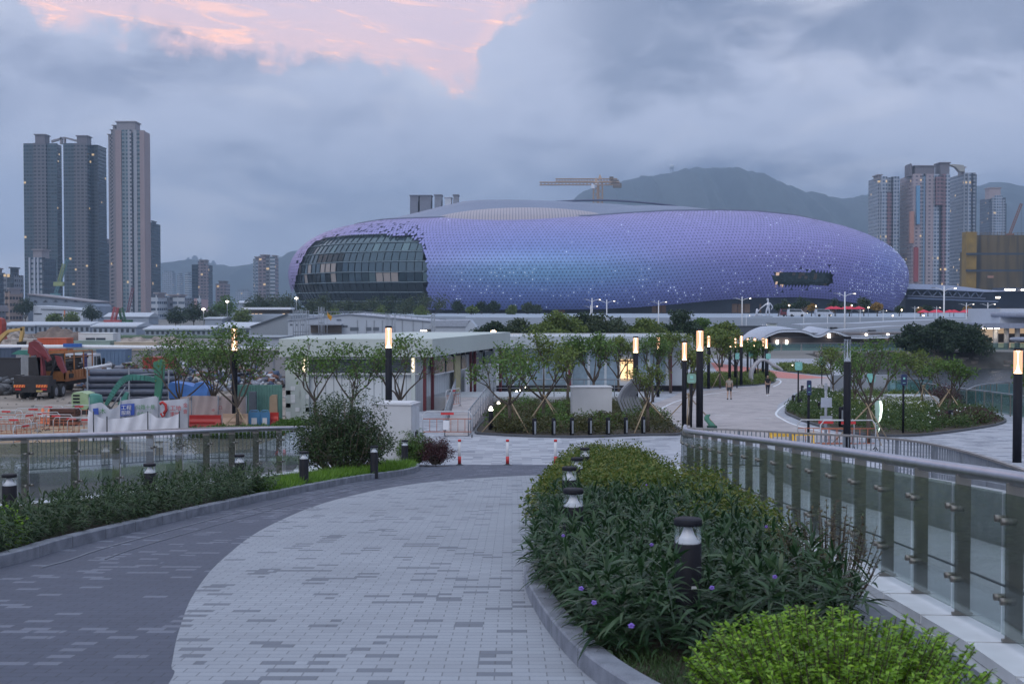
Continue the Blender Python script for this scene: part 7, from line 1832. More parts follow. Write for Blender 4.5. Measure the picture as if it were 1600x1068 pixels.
c.tube([P(490, 487, D5+6), P(565, 486.5, D5+6), P(697, 499, D5+6)], .05, 4); c.build('roof_rail', GALV, t, og)
t = thing('small_gabled_shed', 'smaller white shed with its gable end facing right, beside the wide gabled one', 'shed', (X(715, D5-4), D5-4, 0)); og = t.location; D6 = D5-4
c = MB(); c.bb(X(672, D6), X(735, D6), D6, D6+12, 0, Zp(510, D6)); c.build('wall', SW1, t, og)
c = MB(); c.extr([P(670, 510, D6-.3), P(728, 510, D6-.3), P(734, 500, D6-.3), P(676, 501, D6-.3)], (0, 12, 0)); c.build('roof', MATS['shed_roof'], t, og)
c = MB(); c.extr([P(727, 511, D6-.2), P(735, 500, D6-.2), P(744, 511, D6-.2), P(744, 527, D6-.2), P(727, 527, D6-.2)], (0, 10, 0)); c.build('gable', SW1, t, og)
c = MB(); c.bb(X(664, D6), X(674, D6), D6-.2, D6+.02, 0, Zp(514, D6)); c.build('dark_door', mat('dk', '2b2c31', .7), t, og); c = MB(); c.box(tuple(P(662, 516.5, D6-1)), (1.0, .1, .12)); c.build('strip_light', LAMPW, t, og)
t = thing('sloping_hall', 'grey hall with one long sloping roof edge left of the gabled shed', 'shed', (X(420, 225), 225, 0)); og = t.location
c = MB(); c.extr([P(392, 530, 225), P(392, 509, 225), P(448, 490, 225), P(455, 492, 225), P(455, 530, 225)], (0, 20, 0)); c.build('wall', SW2, t, og); c = MB(); c.extr([P(390, 509.5, 224.5), P(448, 489.5, 224.5), P(448, 491, 224.5), P(390, 511, 224.5)], (0, 21, 0)); c.build('roof', mat('hall_roof', '5d6670', .6), t, og)
t = thing('flat_shed', 'low flat grey shed below the sloping hall, with a roof rail', 'shed', (X(400, 170), 170, 0)); og = t.location
c = MB(); c.bb(X(372, 170), X(438, 170), 170, 180, 0, Zp(527, 170)); c.build('wall', SW1, t, og); c = MB(); c.bb(X(370, 170), X(440, 170), 169.5, 180.5, Zp(527, 170), Zp(526, 170)); c.build('roof', SW2, t, og)
c = MB(); c.tube([P(392, 530, 168), P(420, 530, 168)], .04, 4); c.tube([P(392, 534, 168), P(420, 534, 168)], .04, 4); c.build('rail', GALV, t, og)
# scaffold frames and flag
def frame(label, pxs, y0, y1, ys, d):
    t = thing('steel_frame', label, 'frame', (X(pxs[0], d), d, 0)); og = t.location
    c = MB()
    for px in pxs: c.tube([(X(px, d), d, 0), (X(px, d), d, Zp(y0, d))], .07, 5); c.tube([(X(px, d), d+2, 0), (X(px, d), d+2, Zp(y0+1, d))], .06, 5)
    c.build('uprights', GALV, t, og); c = MB()
    for y in ys: c.tube([(X(pxs[0], d), d, Zp(y, d)), (X(pxs[-1], d), d, Zp(y, d))], .06, 5); c.tube([(X(pxs[0], d), d+2, Zp(y, d)), (X(pxs[-1], d), d+2, Zp(y, d))], .05, 5)
    c.build('crossbars', GALV, t, og)
frame('bare steel frame standing before the left end of the gabled shed', (458, 465.5, 473, 479), 484, 525, (487, 500, 518, 523), 186); frame('pair of steel uprights left of the yellow flag', (498, 503), 479, 525, (487, 504), 188)
frame('steel frame before the right half of the gabled shed', (603, 607, 616), 491, 525, (497, 511), 186); frame('thin gantry frame before the smaller gabled shed', (674, 678), 492, 525, (492,), 184)
t = thing('flag', 'yellow flag hanging from a thin pole in front of the gabled shed', 'flag', (X(511, 184), 184, 0)); og = t.location; c = MB(); c.tube([(X(511, 184), 184, 0), (X(511, 184), 184, Zp(484, 184))], .04, 5); c.build('pole', GALV, t, og)
c = MB(); c.extr([P(511, 485, 184), P(513, 490, 184), P(519, 494, 184), P(517, 501, 184), P(513, 497, 184), P(511, 492, 184)], (0, .05, 0)); c.build('cloth', mat('flag_yellow', 'c08a28', .8), t, og)
# ============================================================ construction site on the left
Z0 = lambda y: 0.0
def S(px, py): return G(px, py, Z0)
# long wall with white pipe
t = thing('site_wall', 'long grey wall across the construction site with a white pipe along its top', 'wall', (X(200, 126), 126, 0)); og = t.location
c = MB(); c.bb(X(128, 126), X(446, 126), 126, 126.3, 0, Zp(547, 126)); c.build('wall', mat('site_wall_grey', '8b8d92', .85, var=.08, vs=.3), t, og)
c = MB(); c.tube([(X(-120, 125.8), 125.8, Zp(541, 125.8)), (X(130, 125.8), 125.8, Zp(541.5, 125.8)), (X(446, 125.8), 125.8, Zp(545, 125.8))], .2, 10); c.build('white_pipe', WHITE, t, og)
for q in range(14): c = MB(); c.bb(X(10+q*32, 126), X(10+q*32, 126)+.1, 125.85, 125.99, 0, Zp(545, 126)); c.build('bracket', GALV, t, og)
c = MB(); c.bb(X(99, 125.2), X(126, 125.2), 125, 125.5, Zp(542, 125.2), Zp(536.5, 125.2)); tag(c.build('blue_sheet', mat('sheet_blue', '2f5fa8', .7)), 'blue tarp folded over the white pipe behind the truck', 'tarp')
def container(lb, a, b_, tp, d, col, dep=2.4, hgt=2.7, rib=True, win=0, name='shipping_container', cat='container', z=None):
    x0, x1 = X(a, d), X(b_, d); zt = Zp(tp, d); zb = max(0, zt-hgt) if z is None else z; t = thing(name, lb, cat, ((x0+x1)/2, d, zb)); og = t.location
    m_ = mat('cont_'+col, col, .6, .1, var=.15, vs=.5); c = MB(); c.bb(x0, x1, d, d+dep, zb, zt); k = int((x1-x0)/.35)
    if rib:
        for q in range(k): c.bb(x0+.1+q*.35, x0+.26+q*.35, d-.04, d, zb+.12, zt-.12)
    c.build('body', m_, t, og); c = MB(); c.bb(x0-.03, x1+.03, d-.06, d+dep+.03, zt, zt+.08); c.bb(x0-.03, x1+.03, d-.06, d+dep+.03, zb, zb+.1); c.build('frame', m_, t, og)
    for q in range(win): xx = x0+(x1-x0)*(.22+.3*q); c = MB(); c.bb(xx, xx+1.1, d-.08, d-.02, zb+.9, zt-.5); c.build('window', WD, t, og)
    return t
container('orange container behind the red truck crane', 58, 103, 529, 150, 'c05a3c'); container('pale container left of the orange one', 17, 51, 531, 150, 'b3ada8')
container('greenish grey ribbed container under the white cabin', 115, 171, 533, 150, '8fa39d'); container('white cabin with two dark windows above the greenish container', 122, 176, 521, 154, 'd0d3d6', 3, 2.4, False, 2, 'site_cabin', 'cabin')
container('cream ribbed container right of the greenish one', 178, 245, 535, 150, 'b9ad9c'); container('rust red container behind the green digger arm', 222, 263, 559.5, 101, '8a3a30', 2.4, 2.4)
container('blue grey container at the left edge behind the truck', -30, 16, 545, 112, '49586e', 2.4, 2.6); container('blue grey long crate behind the rubbish heap', 150, 195, 547, 118, '5d7592', 2, 1.6, True)
container('dark hoarding with white notices left of the truck', -20, 30, 560, 104, '33343a', .2, 2.5, False, 0, 'hoarding', 'hoarding')
# rubbish
def junk(name, lb, px0, px1, pt, d, n_, cols, dep=5, seed=1, sz=(.15, .5)):
    x0, x1 = X(px0, d), X(px1, d); zt = Zp(pt, d); rr_ = np.random.default_rng(seed); V, F, M_ = [], [], []
    for i in range(n_):
        u = rr_.random(); v = rr_.random(); zmax = zt*(math.sin(PI*min(max(u, .03), .97))**.4)*(math.sin(PI*v)**.5)*(.75+.25*math.sin(u*17+seed)); z = zmax*rr_.random()**.5
        c = np.array([x0+(x1-x0)*u, d+(v-.5)*dep, z]); s_ = rr_.uniform(*sz, 3)*np.array([1, .8, .45]); a, b2 = rr_.uniform(0, PI), rr_.normal()*.5
        Rm = np.array(Matrix.Rotation(a, 3, 'Z') @ Matrix.Rotation(b2, 3, 'X')); b = len(V)
        for q in ((-1, -1, -1), (1, -1, -1), (1, 1, -1), (-1, 1, -1), (-1, -1, 1), (1, -1, 1), (1, 1, 1), (-1, 1, 1)): V.append(c+Rm@(np.array(q)*s_*rr_.uniform(.7, 1.1, 3)))
        F += [(b+a_, b+b_, b+c_, b+d_) for a_, b_, c_, d_ in ((3, 2, 1, 0), (4, 5, 6, 7), (0, 1, 5, 4), (1, 2, 6, 5), (2, 3, 7, 6), (3, 0, 4, 7))]; M_ += [int(rr_.integers(len(cols)))]*6
    og = np.array([(x0+x1)/2, d, 0]); o = raw(name, np.array(V)-og, np.array(F), cols, None, loc=tuple(og)); o.data.polygons.foreach_set('material_index', M_); o.data.update(); tag(o, lb, 'rubbish heap'); return o
J1 = [mat('junk_a', '8a8f9c', .8), mat('junk_b', 'a8a39d', .8), mat('junk_c', '6f7480', .8), mat('junk_d', '7d5a4e', .8), mat('junk_e', '41506a', .8), mat('junk_f', 'b9bfca', .7), mat('junk_g', '4b423d', .9)]
junk('rubbish_heap', 'big heap of mixed site rubbish between the truck cab and the red container', 146, 225, 566, 112, 620, J1, 9, 3)
junk('rubbish_heap', 'rubbish heap continuing behind the left trees', 215, 330, 563, 110, 700, J1, 8, 4); junk('rubbish_heap', 'rubbish heap between the left trees and the teal hoarding', 320, 440, 568, 108, 600, J1, 8, 5)
junk('scrap_pile', 'pile of scrap steel at the left edge behind the truck', -30, 26, 588, 101, 320, [mat('scrap_a', '4a4c52', .7), mat('scrap_b', '6c6f76', .7), mat('scrap_c', '33302f', .8)], 4, 6, (.1, .6))
junk('rubbish_heap', 'low heap of white sacks with a red sheet beside the truck cab', 152, 188, 600, 100, 130, [mat('sack_w', 'bcbcc0', .9), mat('sack_r', '8b3b40', .9), MATS['junk_c']], 3, 8, (.2, .5))
# pipes
t = thing('pipe_stack', 'stack of long dark grey pipes behind the green digger', 'pipe stack', (X(205, 92), 92, 0)); og = t.location
for r_ in range(5):
    for q in range(2): z = .27+r_*.46; y = 92+q*.5-(r_ % 2)*.2; c = MB(); a, b_ = X(128+3*r_+(q*4), y), X(283-2*r_, y); c.tube([(a, y, z), (b_, y+.4, z)], .235, 12, caps=False); c.tube([(b_, y+.4, z), (b_-.04, y+.4, z)], .17, 12, mi=0); c.build('pipe', mat('pipe_grey', '4e5668', .45, .1, var=.15), t, og)
for px in (135, 200, 262): c = MB(); c.bb(X(px, 91.5), X(px, 91.5)+.1, 91.4, 91.5, 0, 2.5); c.build('stake', GALV, t, og)
# ---- crane truck
t = thing('crane_truck', 'flatbed truck with a folded red loader crane and orange side boards, seen from behind', 'truck', (-35.4, 96, 0)); og = t.location
TO = mat('truck_orange', (.34, .14, .045), .55, var=.2, vs=2); TB = mat('truck_black', (.022, .022, .026), .6, var=.3); TR = mat('crane_red_paint', (.17, .025, .035), .45, var=.25, vs=1); TW = mat('cab_white', 'c3c8d0', .4)
c = MB(); c.bb(-36.2, -34.6, 94.2, 106, .75, 1.05); c.bb(-36.7, -34.1, 94.0, 94.5, .55, 1.15); c.bb(-36.7, -34.1, 94.2, 95.0, 1.15, 1.75); c.bb(-36.6, -34.3, 94.4, 96.2, .95, 1.4); c.build('chassis', TB, t, og)
for x0 in (-36.62, -34.98): c = MB(); c.bb(x0, x0+.82, 93.94, 94.0, .92, 1.12); ch_ = c.build('rear_marker', mat('marker_orange', (.85, .28, .06), .5), t, og); c = MB(); [c.extr([(x0+.08+q*.2, 93.92, .92), (x0+.14+q*.2, 93.92, .92), (x0+.22+q*.2, 93.92, 1.12), (x0+.16+q*.2, 93.92, 1.12)], (0, .02, 0)) for q in range(4)]; c.build('stripes', RED, ch_, og)
for x0 in (-36.5, -34.6): c = MB(); c.bb(x0, x0+.4, 93.9, 94.0, .72, .86); c.build('tail_light', mat('tail_red', (.4, .02, .02), .3), t, og)
c = MB(); c.bb(-34.95, -34.5, 93.9, 94.0, .6, .72); c.build('number_plate', mat('plate_yellow', 'b8a468', .5), t, og)
for (yy, xx) in ((95.7, -34.25), (97.2, -34.25), (105.2, -34.25), (95.7, -36.55), (97.2, -36.55), (105.2, -36.55)):
    c = MB(); s_ = 1 if xx > -35 else -1; c.tube([(xx-s_*.32, yy, .52), (xx+s_*.14, yy, .52)], .52, 20); w_ = c.build('wheel', BLACK2, t, og)
    c = MB(); c.tube([(xx+s_*.10, yy, .52), (xx+s_*.15, yy, .52)], .30, 16); c.tube([(xx+s_*.1, yy, .52), (xx+s_*.19, yy, .52)], .12, 10); c.build('rim', GALV, w_, og)
c = MB(); c.bb(-36.75, -34.05, 97.2, 103.8, 1.2, 1.32); 
for q in range(3): c.bb(-34.08, -34.0, 97.3+q*2.15, 99.35+q*2.15, 1.32, 1.95); c.bb(-36.8, -36.72, 97.3+q*2.15, 99.35+q*2.15, 1.32, 1.95)
c.bb(-36.7, -34.1, 97.2, 97.28, 1.32, 1.95); c.build('side_boards', TO, t, og); c = MB()
for q in range(9): c.bb(-33.995, -33.97, 97.5+q*.7, 97.56+q*.7, 1.34, 1.92)
c.bb(-34.0, -33.96, 97.25, 103.8, 1.16, 1.24); c.build('board_ribs', mat('truck_orange_dark', (.3, .11, .035), .6), t, og)
c = MB()
for yy in (97.3, 99.4, 101.6, 103.7):
    for xx in (-34.08, -36.7): c.bb(xx, xx+.08, yy, yy+.08, 1.3, 3.35)
for xx in (-34.08, -36.7): c.bb(xx, xx+.07, 97.3, 103.75, 3.3, 3.38); c.bb(xx, xx+.05, 97.3, 103.75, 2.9, 2.95)
for yy in (97.3, 99.4, 101.6, 103.7): c.bb(-36.7, -34.05, yy, yy+.06, 3.3, 3.36)
c.build('rack', TO, t, og)
c = MB(); rr = random.Random(3)
for q in range(60): c.box((rr.uniform(-36.4, -34.4), rr.uniform(97.8, 102.8), rr.uniform(1.5, 3.0)), (rr.uniform(.2, .7), rr.uniform(.5, 1.6), rr.uniform(.1, .5)), rr.uniform(0, 3), 0, 1, rr.uniform(-.3, .3))
c.build('load', mat('load_dark', (.035, .033, .035), .9, var=.6, vs=3), t, og)
c = MB(); [c.box((-34.25, 102.2+q*.18, 2.3), (.12, .14, 1.6)) for q in range(5)]; c.build('rolled_sheets', mat('sheet_purple', '5b5580', .8), t, og)
c = MB(); c.extr([(-34.1, 104.2, 1.0), (-34.1, 106.3, 1.0), (-34.1, 106.3, 2.0), (-34.1, 106.0, 3.0), (-34.1, 104.2, 3.0)], (-2.5, 0, 0)); cab = c.build('cab', TW, t, og)
c = MB(); c.extr([(-34.07, 105.0, 2.0), (-34.07, 106.1, 2.0), (-34.07, 105.85, 2.8), (-34.07, 105.0, 2.8)], (-.03, 0, 0)); c.build('window', DGLASS, cab, og); c = MB(); c.extr([(-34.07, 104.4, 2.0), (-34.07, 104.8, 2.0), (-34.07, 104.8, 2.8), (-34.07, 104.4, 2.8)], (-.03, 0, 0)); c.build('window', DGLASS, cab, og)
c = MB(); c.bb(-34.0, -33.8, 106.1, 106.2, 1.9, 2.6); c.build('mirror', BLACK, t, og)
c = MB(); c.tube([(-34.9, 101, 1.75), (-32.6, 104, 2.15)], .13, 8); c.build('white_beam', WHITE, t, og)
c = MB(); c.bb(-36.0, -35.1, 95.2, 96.3, 1.4, 3.1); c.build('crane_column', TB, t, og)
c = MB(); c.extr([(-35.2, 95.2, 1.6), (-34.85, 95.2, 1.6), (-35.0, 95.2, 2.9), (-35.1, 95.2, 4.1), (-35.5, 95.2, 4.35), (-35.95, 95.2, 4.2), (-36.05, 95.2, 3.4), (-35.75, 95.2, 3.2), (-35.4, 95.2, 3.3)], (0, .55, 0)); c.build('main_arm', TR, t, og)
c = MB(); c.extr([(-35.1, 95.0, 4.1), (-34.7, 95.0, 3.7), (-34.3, 95.0, 2.9), (-34.5, 95.0, 2.75), (-35.05, 95.0, 3.3), (-35.5, 95.0, 3.75)], (0, .4, 0)); c.tube([(-35.6, 95.0, 3.9), (-34.6, 95.0, 3.0)], .07, 8); c.build('knuckle_arm', TR, t, og)
c = MB(); c.extr([(-34.3, 95.9, 3.2), (-33.85, 95.9, 3.1), (-33.45, 95.9, 1.95), (-33.7, 95.9, 1.85), (-34.1, 95.9, 2.5)], (0, .35, 0)); c.build('folded_boom', TR, t, og)
c = MB(); c.bb(-34.5, -34.0, 96.1, 96.9, 2.6, 3.3); c.tube([(-34.7, 96, 1.4), (-34.2, 96, 2.9)], .09, 6); c.build('winch', TB, t, og)
c = MB(); c.bb(-36.7, -36.3, 94.3, 95.2, 1.4, 1.8); c.tube([(-36.6, 94.6, .1), (-36.6, 94.6, 1.2)], .09, 8); c.tube([(-34.2, 94.6, .3), (-34.2, 94.6, 1.2)], .09, 8); c.build('outrigger', TB, t, og)
# ---- green mini excavator
TG = mat('digger_teal', (.045, .20, .17), .5, var=.25, vs=2); TL = mat('digger_lime', (.30, .42, .24), .5, var=.1)
dE = 82.0; t = thing('green_excavator', 'green excavator with a pale green engine cover, its arm bent over the white banners', 'excavator', (X(150, dE), dE, 0)); og = t.location
def PE(a, b_): return P(a, b_, dE)
c = MB(); q0, q1 = PE(117, 640), PE(139, 612); c.extr([(q0.x+.1, dE-.6, q0.z), (q1.x, dE-.6, q0.z), (q1.x+.2, dE-.6, q0.z+.3), (q1.x+.1, dE-.6, q1.z-.1), (q1.x-.25, dE-.6, q1.z+.02), (q0.x+.12, dE-.6, q1.z), (q0.x, dE-.6, q1.z-.15), (q0.x, dE-.6, q0.z+.1)], (0, 1.5, 0)); c.build('engine_cover', TL, t, og)
for q in range(4): c = MB(); z = q0.z+.28+q*.21; c.bb(q0.x+.1, q0.x+.52, dE-.63, dE-.6, z, z+.11); c.build('vent', BLACK, t, og)
c = MB(); c.lathe([(.6, 0), (.62, .3), (.5, .95), (.2, 1.05)], (PE(146, 640).x, dE+.1, q0.z), 16); c.build('housing', TG, t, og)
c = MB(); c.bb(PE(118, 0).x, PE(158, 0).x, dE-.8, dE+.8, 0, .28); [c.tube([(PE(120+36*k_, 0).x, dE-.8, .25), (PE(120+36*k_, 0).x, dE+.8, .25)], .25, 12) for k_ in (0, 1)]; c.build('tracks', BLACK2, t, og)
pts = [(166, 632), (172, 622), (182, 606), (194, 593), (208, 589), (232, 591), (243, 594)]; c = MB(); pp = smooth_pts([PE(a, b_) for a, b_ in pts], 4)
ws_ = np.interp(np.linspace(0, 1, len(pp)), [0, .35, .55, 1], [.10, .17, .20, .13])
for i, (a, b_) in enumerate(zip(pp[:-1], pp[1:])): dd = b_-a; m__ = (a+b_)/2; c.box(tuple(m__), (dd.length*1.15, .28, float(ws_[i])*2), 0, 0, 1, 0, -math.atan2(dd.z, dd.x))
c.build('boom', TG, t, og)
c = MB(); c.tube([PE(172, 640), PE(196, 604)], .05, 6); c.tube([PE(208, 586), PE(246, 584)], .05, 6); c.build('hydraulic_rod', GALV, t, og)
c = MB(); c.extr([PE(239, 566), PE(252, 561), PE(256, 566), PE(255, 590), PE(250, 622), PE(246, 634), PE(240, 632), PE(242, 600)], (0, .35, 0)); c.build('dipper_arm', mat('digger_green', (.035, .17, .11), .5), t, og)
c = MB(); c.extr([PE(188, 640), PE(184, 630), PE(196, 612), PE(200, 614), PE(196, 632)], (0, .3, 0)); c.build('lower_bracket', TG, t, og)
# teal machine roof behind the truck
t = thing('green_machine', 'pointed green cover of a machine at the left, behind the red truck crane', 'machine', (X(34, 108), 108, 0)); og = t.location
c = MB(); c.extr([P(17, 553, 108), P(28, 547, 108), P(46, 547.5, 108), P(50, 555, 108)], (0, 1.5, 0)); c.build('cover', TG, t, og); c = MB(); c.bb(X(24, 108), X(48, 108), 108, 109.4, 0, Zp(554, 108)); c.build('body', mat('machine_grey', '8b9096', .7), t, og)
# yellow excavator
TY = mat('digger_yellow', (.50, .33, .12), .55, var=.2, vs=2); dY = 140.0; t = thing('yellow_excavator', 'yellow excavator arm reaching over the rubble at the left edge', 'excavator', (X(-22, dY), dY, 0)); og = t.location
def PY(a, b_): return P(a, b_, dY)
c = MB(); c.extr([PY(-12, 534), PY(4, 520), PY(12, 514.5), PY(27, 512.5), PY(35, 512), PY(35, 516), PY(24, 517), PY(12, 520), PY(4, 528), PY(-4, 538)], (0, .6, 0)); c.build('boom', TY, t, og)
c = MB(); c.extr([PY(32, 511), PY(36.5, 510), PY(36, 520), PY(33, 534), PY(29, 534), PY(31, 520)], (0, .45, 0)); c.build('dipper_arm', TY, t, og); c = MB(); c.extr([PY(26, 534), PY(37, 533), PY(36, 541), PY(27, 542)], (0, .9, 0)); c.build('bucket', BLACK2, t, og)
c = MB(); c.bb(PY(-45, 0).x, PY(-8, 0).x, dY-.8, dY+1.6, .9, 2.6); c.build('cab', TY, t, og); c = MB(); c.bb(PY(-48, 0).x, PY(-4, 0).x, dY-1, dY+1.8, 0, .8); c.build('tracks', BLACK2, t, og)
t = thing('red_machine', 'red machine body cut off by the left edge above the rubble', 'machine', (X(-4, 170), 170, 0)); og = t.location; c = MB(); c.extr([P(-12, 530, 170), P(-12, 494, 170), P(1, 498, 170), P(3.5, 506, 170), P(2, 520, 170), P(5, 530, 170)], (0, 1.5, 0)); c.build('body', mat('mach_red', '9a3f35', .6), t, og); c = MB(); c.bb(X(-14, 170), X(6, 170), 169, 172, 0, 1); c.build('tracks', BLACK2, t, og)
# blue cover
t = thing('blue_skip_cover', 'bright blue tarpaulin covered skip behind the left trees', 'skip', (X(294, 84), 84, 0)); og = t.location
c = MB(); c.extr([P(263, 600, 84), P(266, 597, 84), P(290, 600, 84), P(302, 604, 84), P(305, 598, 84), P(316, 597, 84), P(325, 608, 84), P(322, 624, 84), P(264, 622, 84)], (0, 1.8, 0)); c.build('tarpaulin', mat('tarp_blue', (.05, .16, .45), .6, var=.15, vs=2), t, og); c = MB(); c.bb(X(266, 84.2), X(321, 84.2), 84.2, 85.6, 0, Zp(618, 84.2)); c.build('skip', mat('skip_grey', '5a6068', .7), t, og)
# ---- banners and sheets
CLOTH = mat('banner_cloth', 'b6bbc6', .85, var=.08, vs=1.5); CLOTHP = mat('banner_pinkish', 'b9acab', .85, var=.08, vs=1.5)
def sheetcloth(par, nm, top, bot, d, m_, seed=1, fold=.12, n1=26, n2=8):
    V, F = [], []
    for i in range(n1+1):
        u = i/n1; px = top[0][0]+(top[-1][0]-top[0][0])*u; ty = np.interp(px, [q[0] for q in top], [q[1] for q in top]); by = np.interp(px, [q[0] for q in bot], [q[1] for q in bot])
        for j in range(n2+1): 
            v = j/n2; p = P(px, ty+(by-ty)*v, d); V.append((p.x, d+fold*math.sin(u*19+seed+v*2)*(.3+.7*v)+fold*.6*math.sin(u*43+v*5+seed), p.z))
    for i in range(n1):
        for j in range(n2): a = i*(n2+1)+j; F.append((a, a+1, a+n2+2, a+n2+1))
    og = par.location; return raw(nm, np.array(V)-np.array(og), np.array(F), m_, par, smooth=True)
def textmesh(par, s_, px, py, hpx, d, m_, wscale=1.0, name='lettering'):
    cu = bpy.data.curves.new('lettering', 'FONT'); cu.body = s_; cu.size = 1.0; cu.extrude = .004; o = bpy.data.objects.new('tmp', cu); C.objects.link(o)
    me = bpy.data.meshes.new_from_object(o.evaluated_get(bpy.context.evaluated_depsgraph_get())); bpy.data.objects.remove(o)
    if not len(me.vertices): return
    co = np.zeros(len(me.vertices)*3); me.vertices.foreach_get('co', co); co = co.reshape(-1, 3); h0 = co[:, 1].max()-co[:, 1].min(); k = hpx*d/2000/h0; p = P(px, py, d)
    new = np.stack([p.x+(co[:, 0]-co[:, 0].min())*k*wscale, np.full(len(co), d)-co[:, 2]*2, p.z+(co[:, 1]-co[:, 1].min())*k], 1)-np.array(par.location)
    me.vertices.foreach_set('co', new.astype(np.float32).ravel()); me.materials.clear(); me.materials.append(m_); me.update(); q = bpy.data.objects.new(name, me); C.objects.link(q); q.parent = par; return q
dB = 66.0
t = thing('printed_banner', 'pale banner printed with blue, green and red characters, strung behind the plain white sheet', 'banner', (X(215, dB), dB, 0)); og = t.location
sheetcloth(t, 'cloth', [(138, 632), (158, 628), (172, 639), (184, 636), (187, 626), (206, 623), (222, 622), (245, 618), (247, 626), (295, 622)], [(138, 690), (295, 690)], dB, CLOTH, 1, .07, 60)
c = MB(); c.extr([P(188, 631.5, dB-.22), P(210, 630, dB-.22), P(210, 648, dB-.22), P(188, 650, dB-.22)], (0, .03, 0)); c.build('blue_print', mat('print_blue', (.04, .09, .38), .8), t, og)
c = MB(); c.extr([P(145, 638, dB-.22), P(153.5, 637, dB-.22), P(154, 647, dB-.22), P(146, 647, dB-.22)], (0, .03, 0)); c.build('blue_print', MATS['print_blue'], t, og)
textmesh(t, '工程', 189.5, 640, 7.5, dB-.26, WHITE); textmesh(t, '服務', 189.5, 648, 7, dB-.26, WHITE); PG = mat('print_green', (.05, .22, .07), .8); PR = mat('print_red', (.42, .04, .04), .8)
textmesh(t, '公路十景', 212.5, 639, 7, dB-.2, PG); textmesh(t, '安全施工', 214, 648.5, 5.5, dB-.2, PG); textmesh(t, '木', 156, 646, 9, dB-.2, PG)
c = MB(); c.tube([P(250, 631, dB-.2), P(254, 628, dB-.2), P(259, 632, dB-.2), P(260, 640, dB-.2), P(256, 646, dB-.2)], .08, 5); c.tube([P(251, 645, dB-.2), P(254, 651, dB-.2), P(257, 649, dB-.2), P(258, 642, dB-.2)], .05, 5); c.build('red_print', PR, t, og)
textmesh(t, '工地', 266, 641, 8, dB-.2, PR); textmesh(t, '重地', 266, 650, 7, dB-.2, PR); textmesh(t, '金', 286, 636, 7, dB-.2, PR); textmesh(t, '會', 286, 646, 7, dB-.2, PR)
for px in (138, 187, 246, 293): c = MB(); c.tube([(X(px, dB-.05), dB-.05, 0), (X(px, dB-.05), dB-.05, Zp(620, dB))], .03, 5); c.build('pole', GALV, t, og)
t = thing('white_sheet', 'plain white sheet sagging between poles in front of the printed banner', 'sheet', (X(205, dB-1.2), dB-1.2, 0)); og = t.location
sheetcloth(t, 'cloth', [(138, 640), (144, 644), (155, 652), (166, 655), (190, 653), (212, 650), (231, 643), (245, 652), (262, 653), (279, 646)], [(136, 697), (279, 697)], dB-1.2, mat('sheet_white', 'cdd1dc', .8, var=.05), 3, .10, 60)
for px in (144.5, 165.5, 229.5, 279): c = MB(); c.tube([(X(px, dB-1.4), dB-1.4, 0), (X(px, dB-1.4), dB-1.4, Zp(642 if px in (144.5, 229.5, 279) else 650, dB-1.4))], .035, 5); c.build('pole', mat('pole_dark', '3f444c', .6), t, og)
t = thing('pinkish_sheets', 'off white hoarding sheets with faded red lettering behind the left trees', 'hoarding', (X(335, 70), 70, 0)); og = t.location
sheetcloth(t, 'cloth', [(282, 620), (297, 618), (325, 618), (340, 619), (362, 618), (385, 620)], [(282, 672), (385, 672)], 70, CLOTHP, 5, .06, 40); textmesh(t, '田', 296, 625, 4, 69.7, mat('print_black', (.04, .04, .05), .8)); textmesh(t, '井', 342, 625, 4, 69.7, MATS['print_black']); textmesh(t, '中', 331, 643, 5, 69.7, PR); textmesh(t, '口', 342, 639, 5, 69.7, PR)
for px in (298, 340, 384): c = MB(); c.tube([(X(px, 69.8), 69.8, 0), (X(px, 69.8), 69.8, Zp(618, 69.8))], .04, 5); c.build('pole', GALV, t, og)
c = MB(); c.lathe([(.22, 0), (.22, .02)], (0, 0, 0), 16); 
t = thing('teal_hoarding', 'tall pale teal corrugated hoarding left of the site office', 'hoarding', (X(412, 73), 73, 0)); og = t.location
c = MB(); c.bb(X(370, 74), X(440, 74), 74, 74.1, 0, Zp(601, 74)); [c.bb(X(370+q*4.4, 74), X(370+q*4.4, 74)+.07, 73.95, 74, 0, Zp(601, 74)) for q in range(16)]; c.build('sheeting', mat('hoard_teal', '6f9d95', .6, var=.1), t, og)
c = MB(); c.bb(X(388, 73.2), X(399, 73.2), 73.2, 73.5, 0, Zp(612, 73)); c.build('gate', mat('gate_grey', '6a7480', .6), t, og)
c = MB(); c.extr([P(421, 660, 71), P(421, 620, 71), P(424, 617, 71), P(432, 616.5, 71), P(433, 660, 71)], (0, .3, 0)); tag(c.build('beige_board', mat('beige_board', 'b49c82', .7, var=.08)), 'beige padded board standing between the red barrier and the site office', 'board')
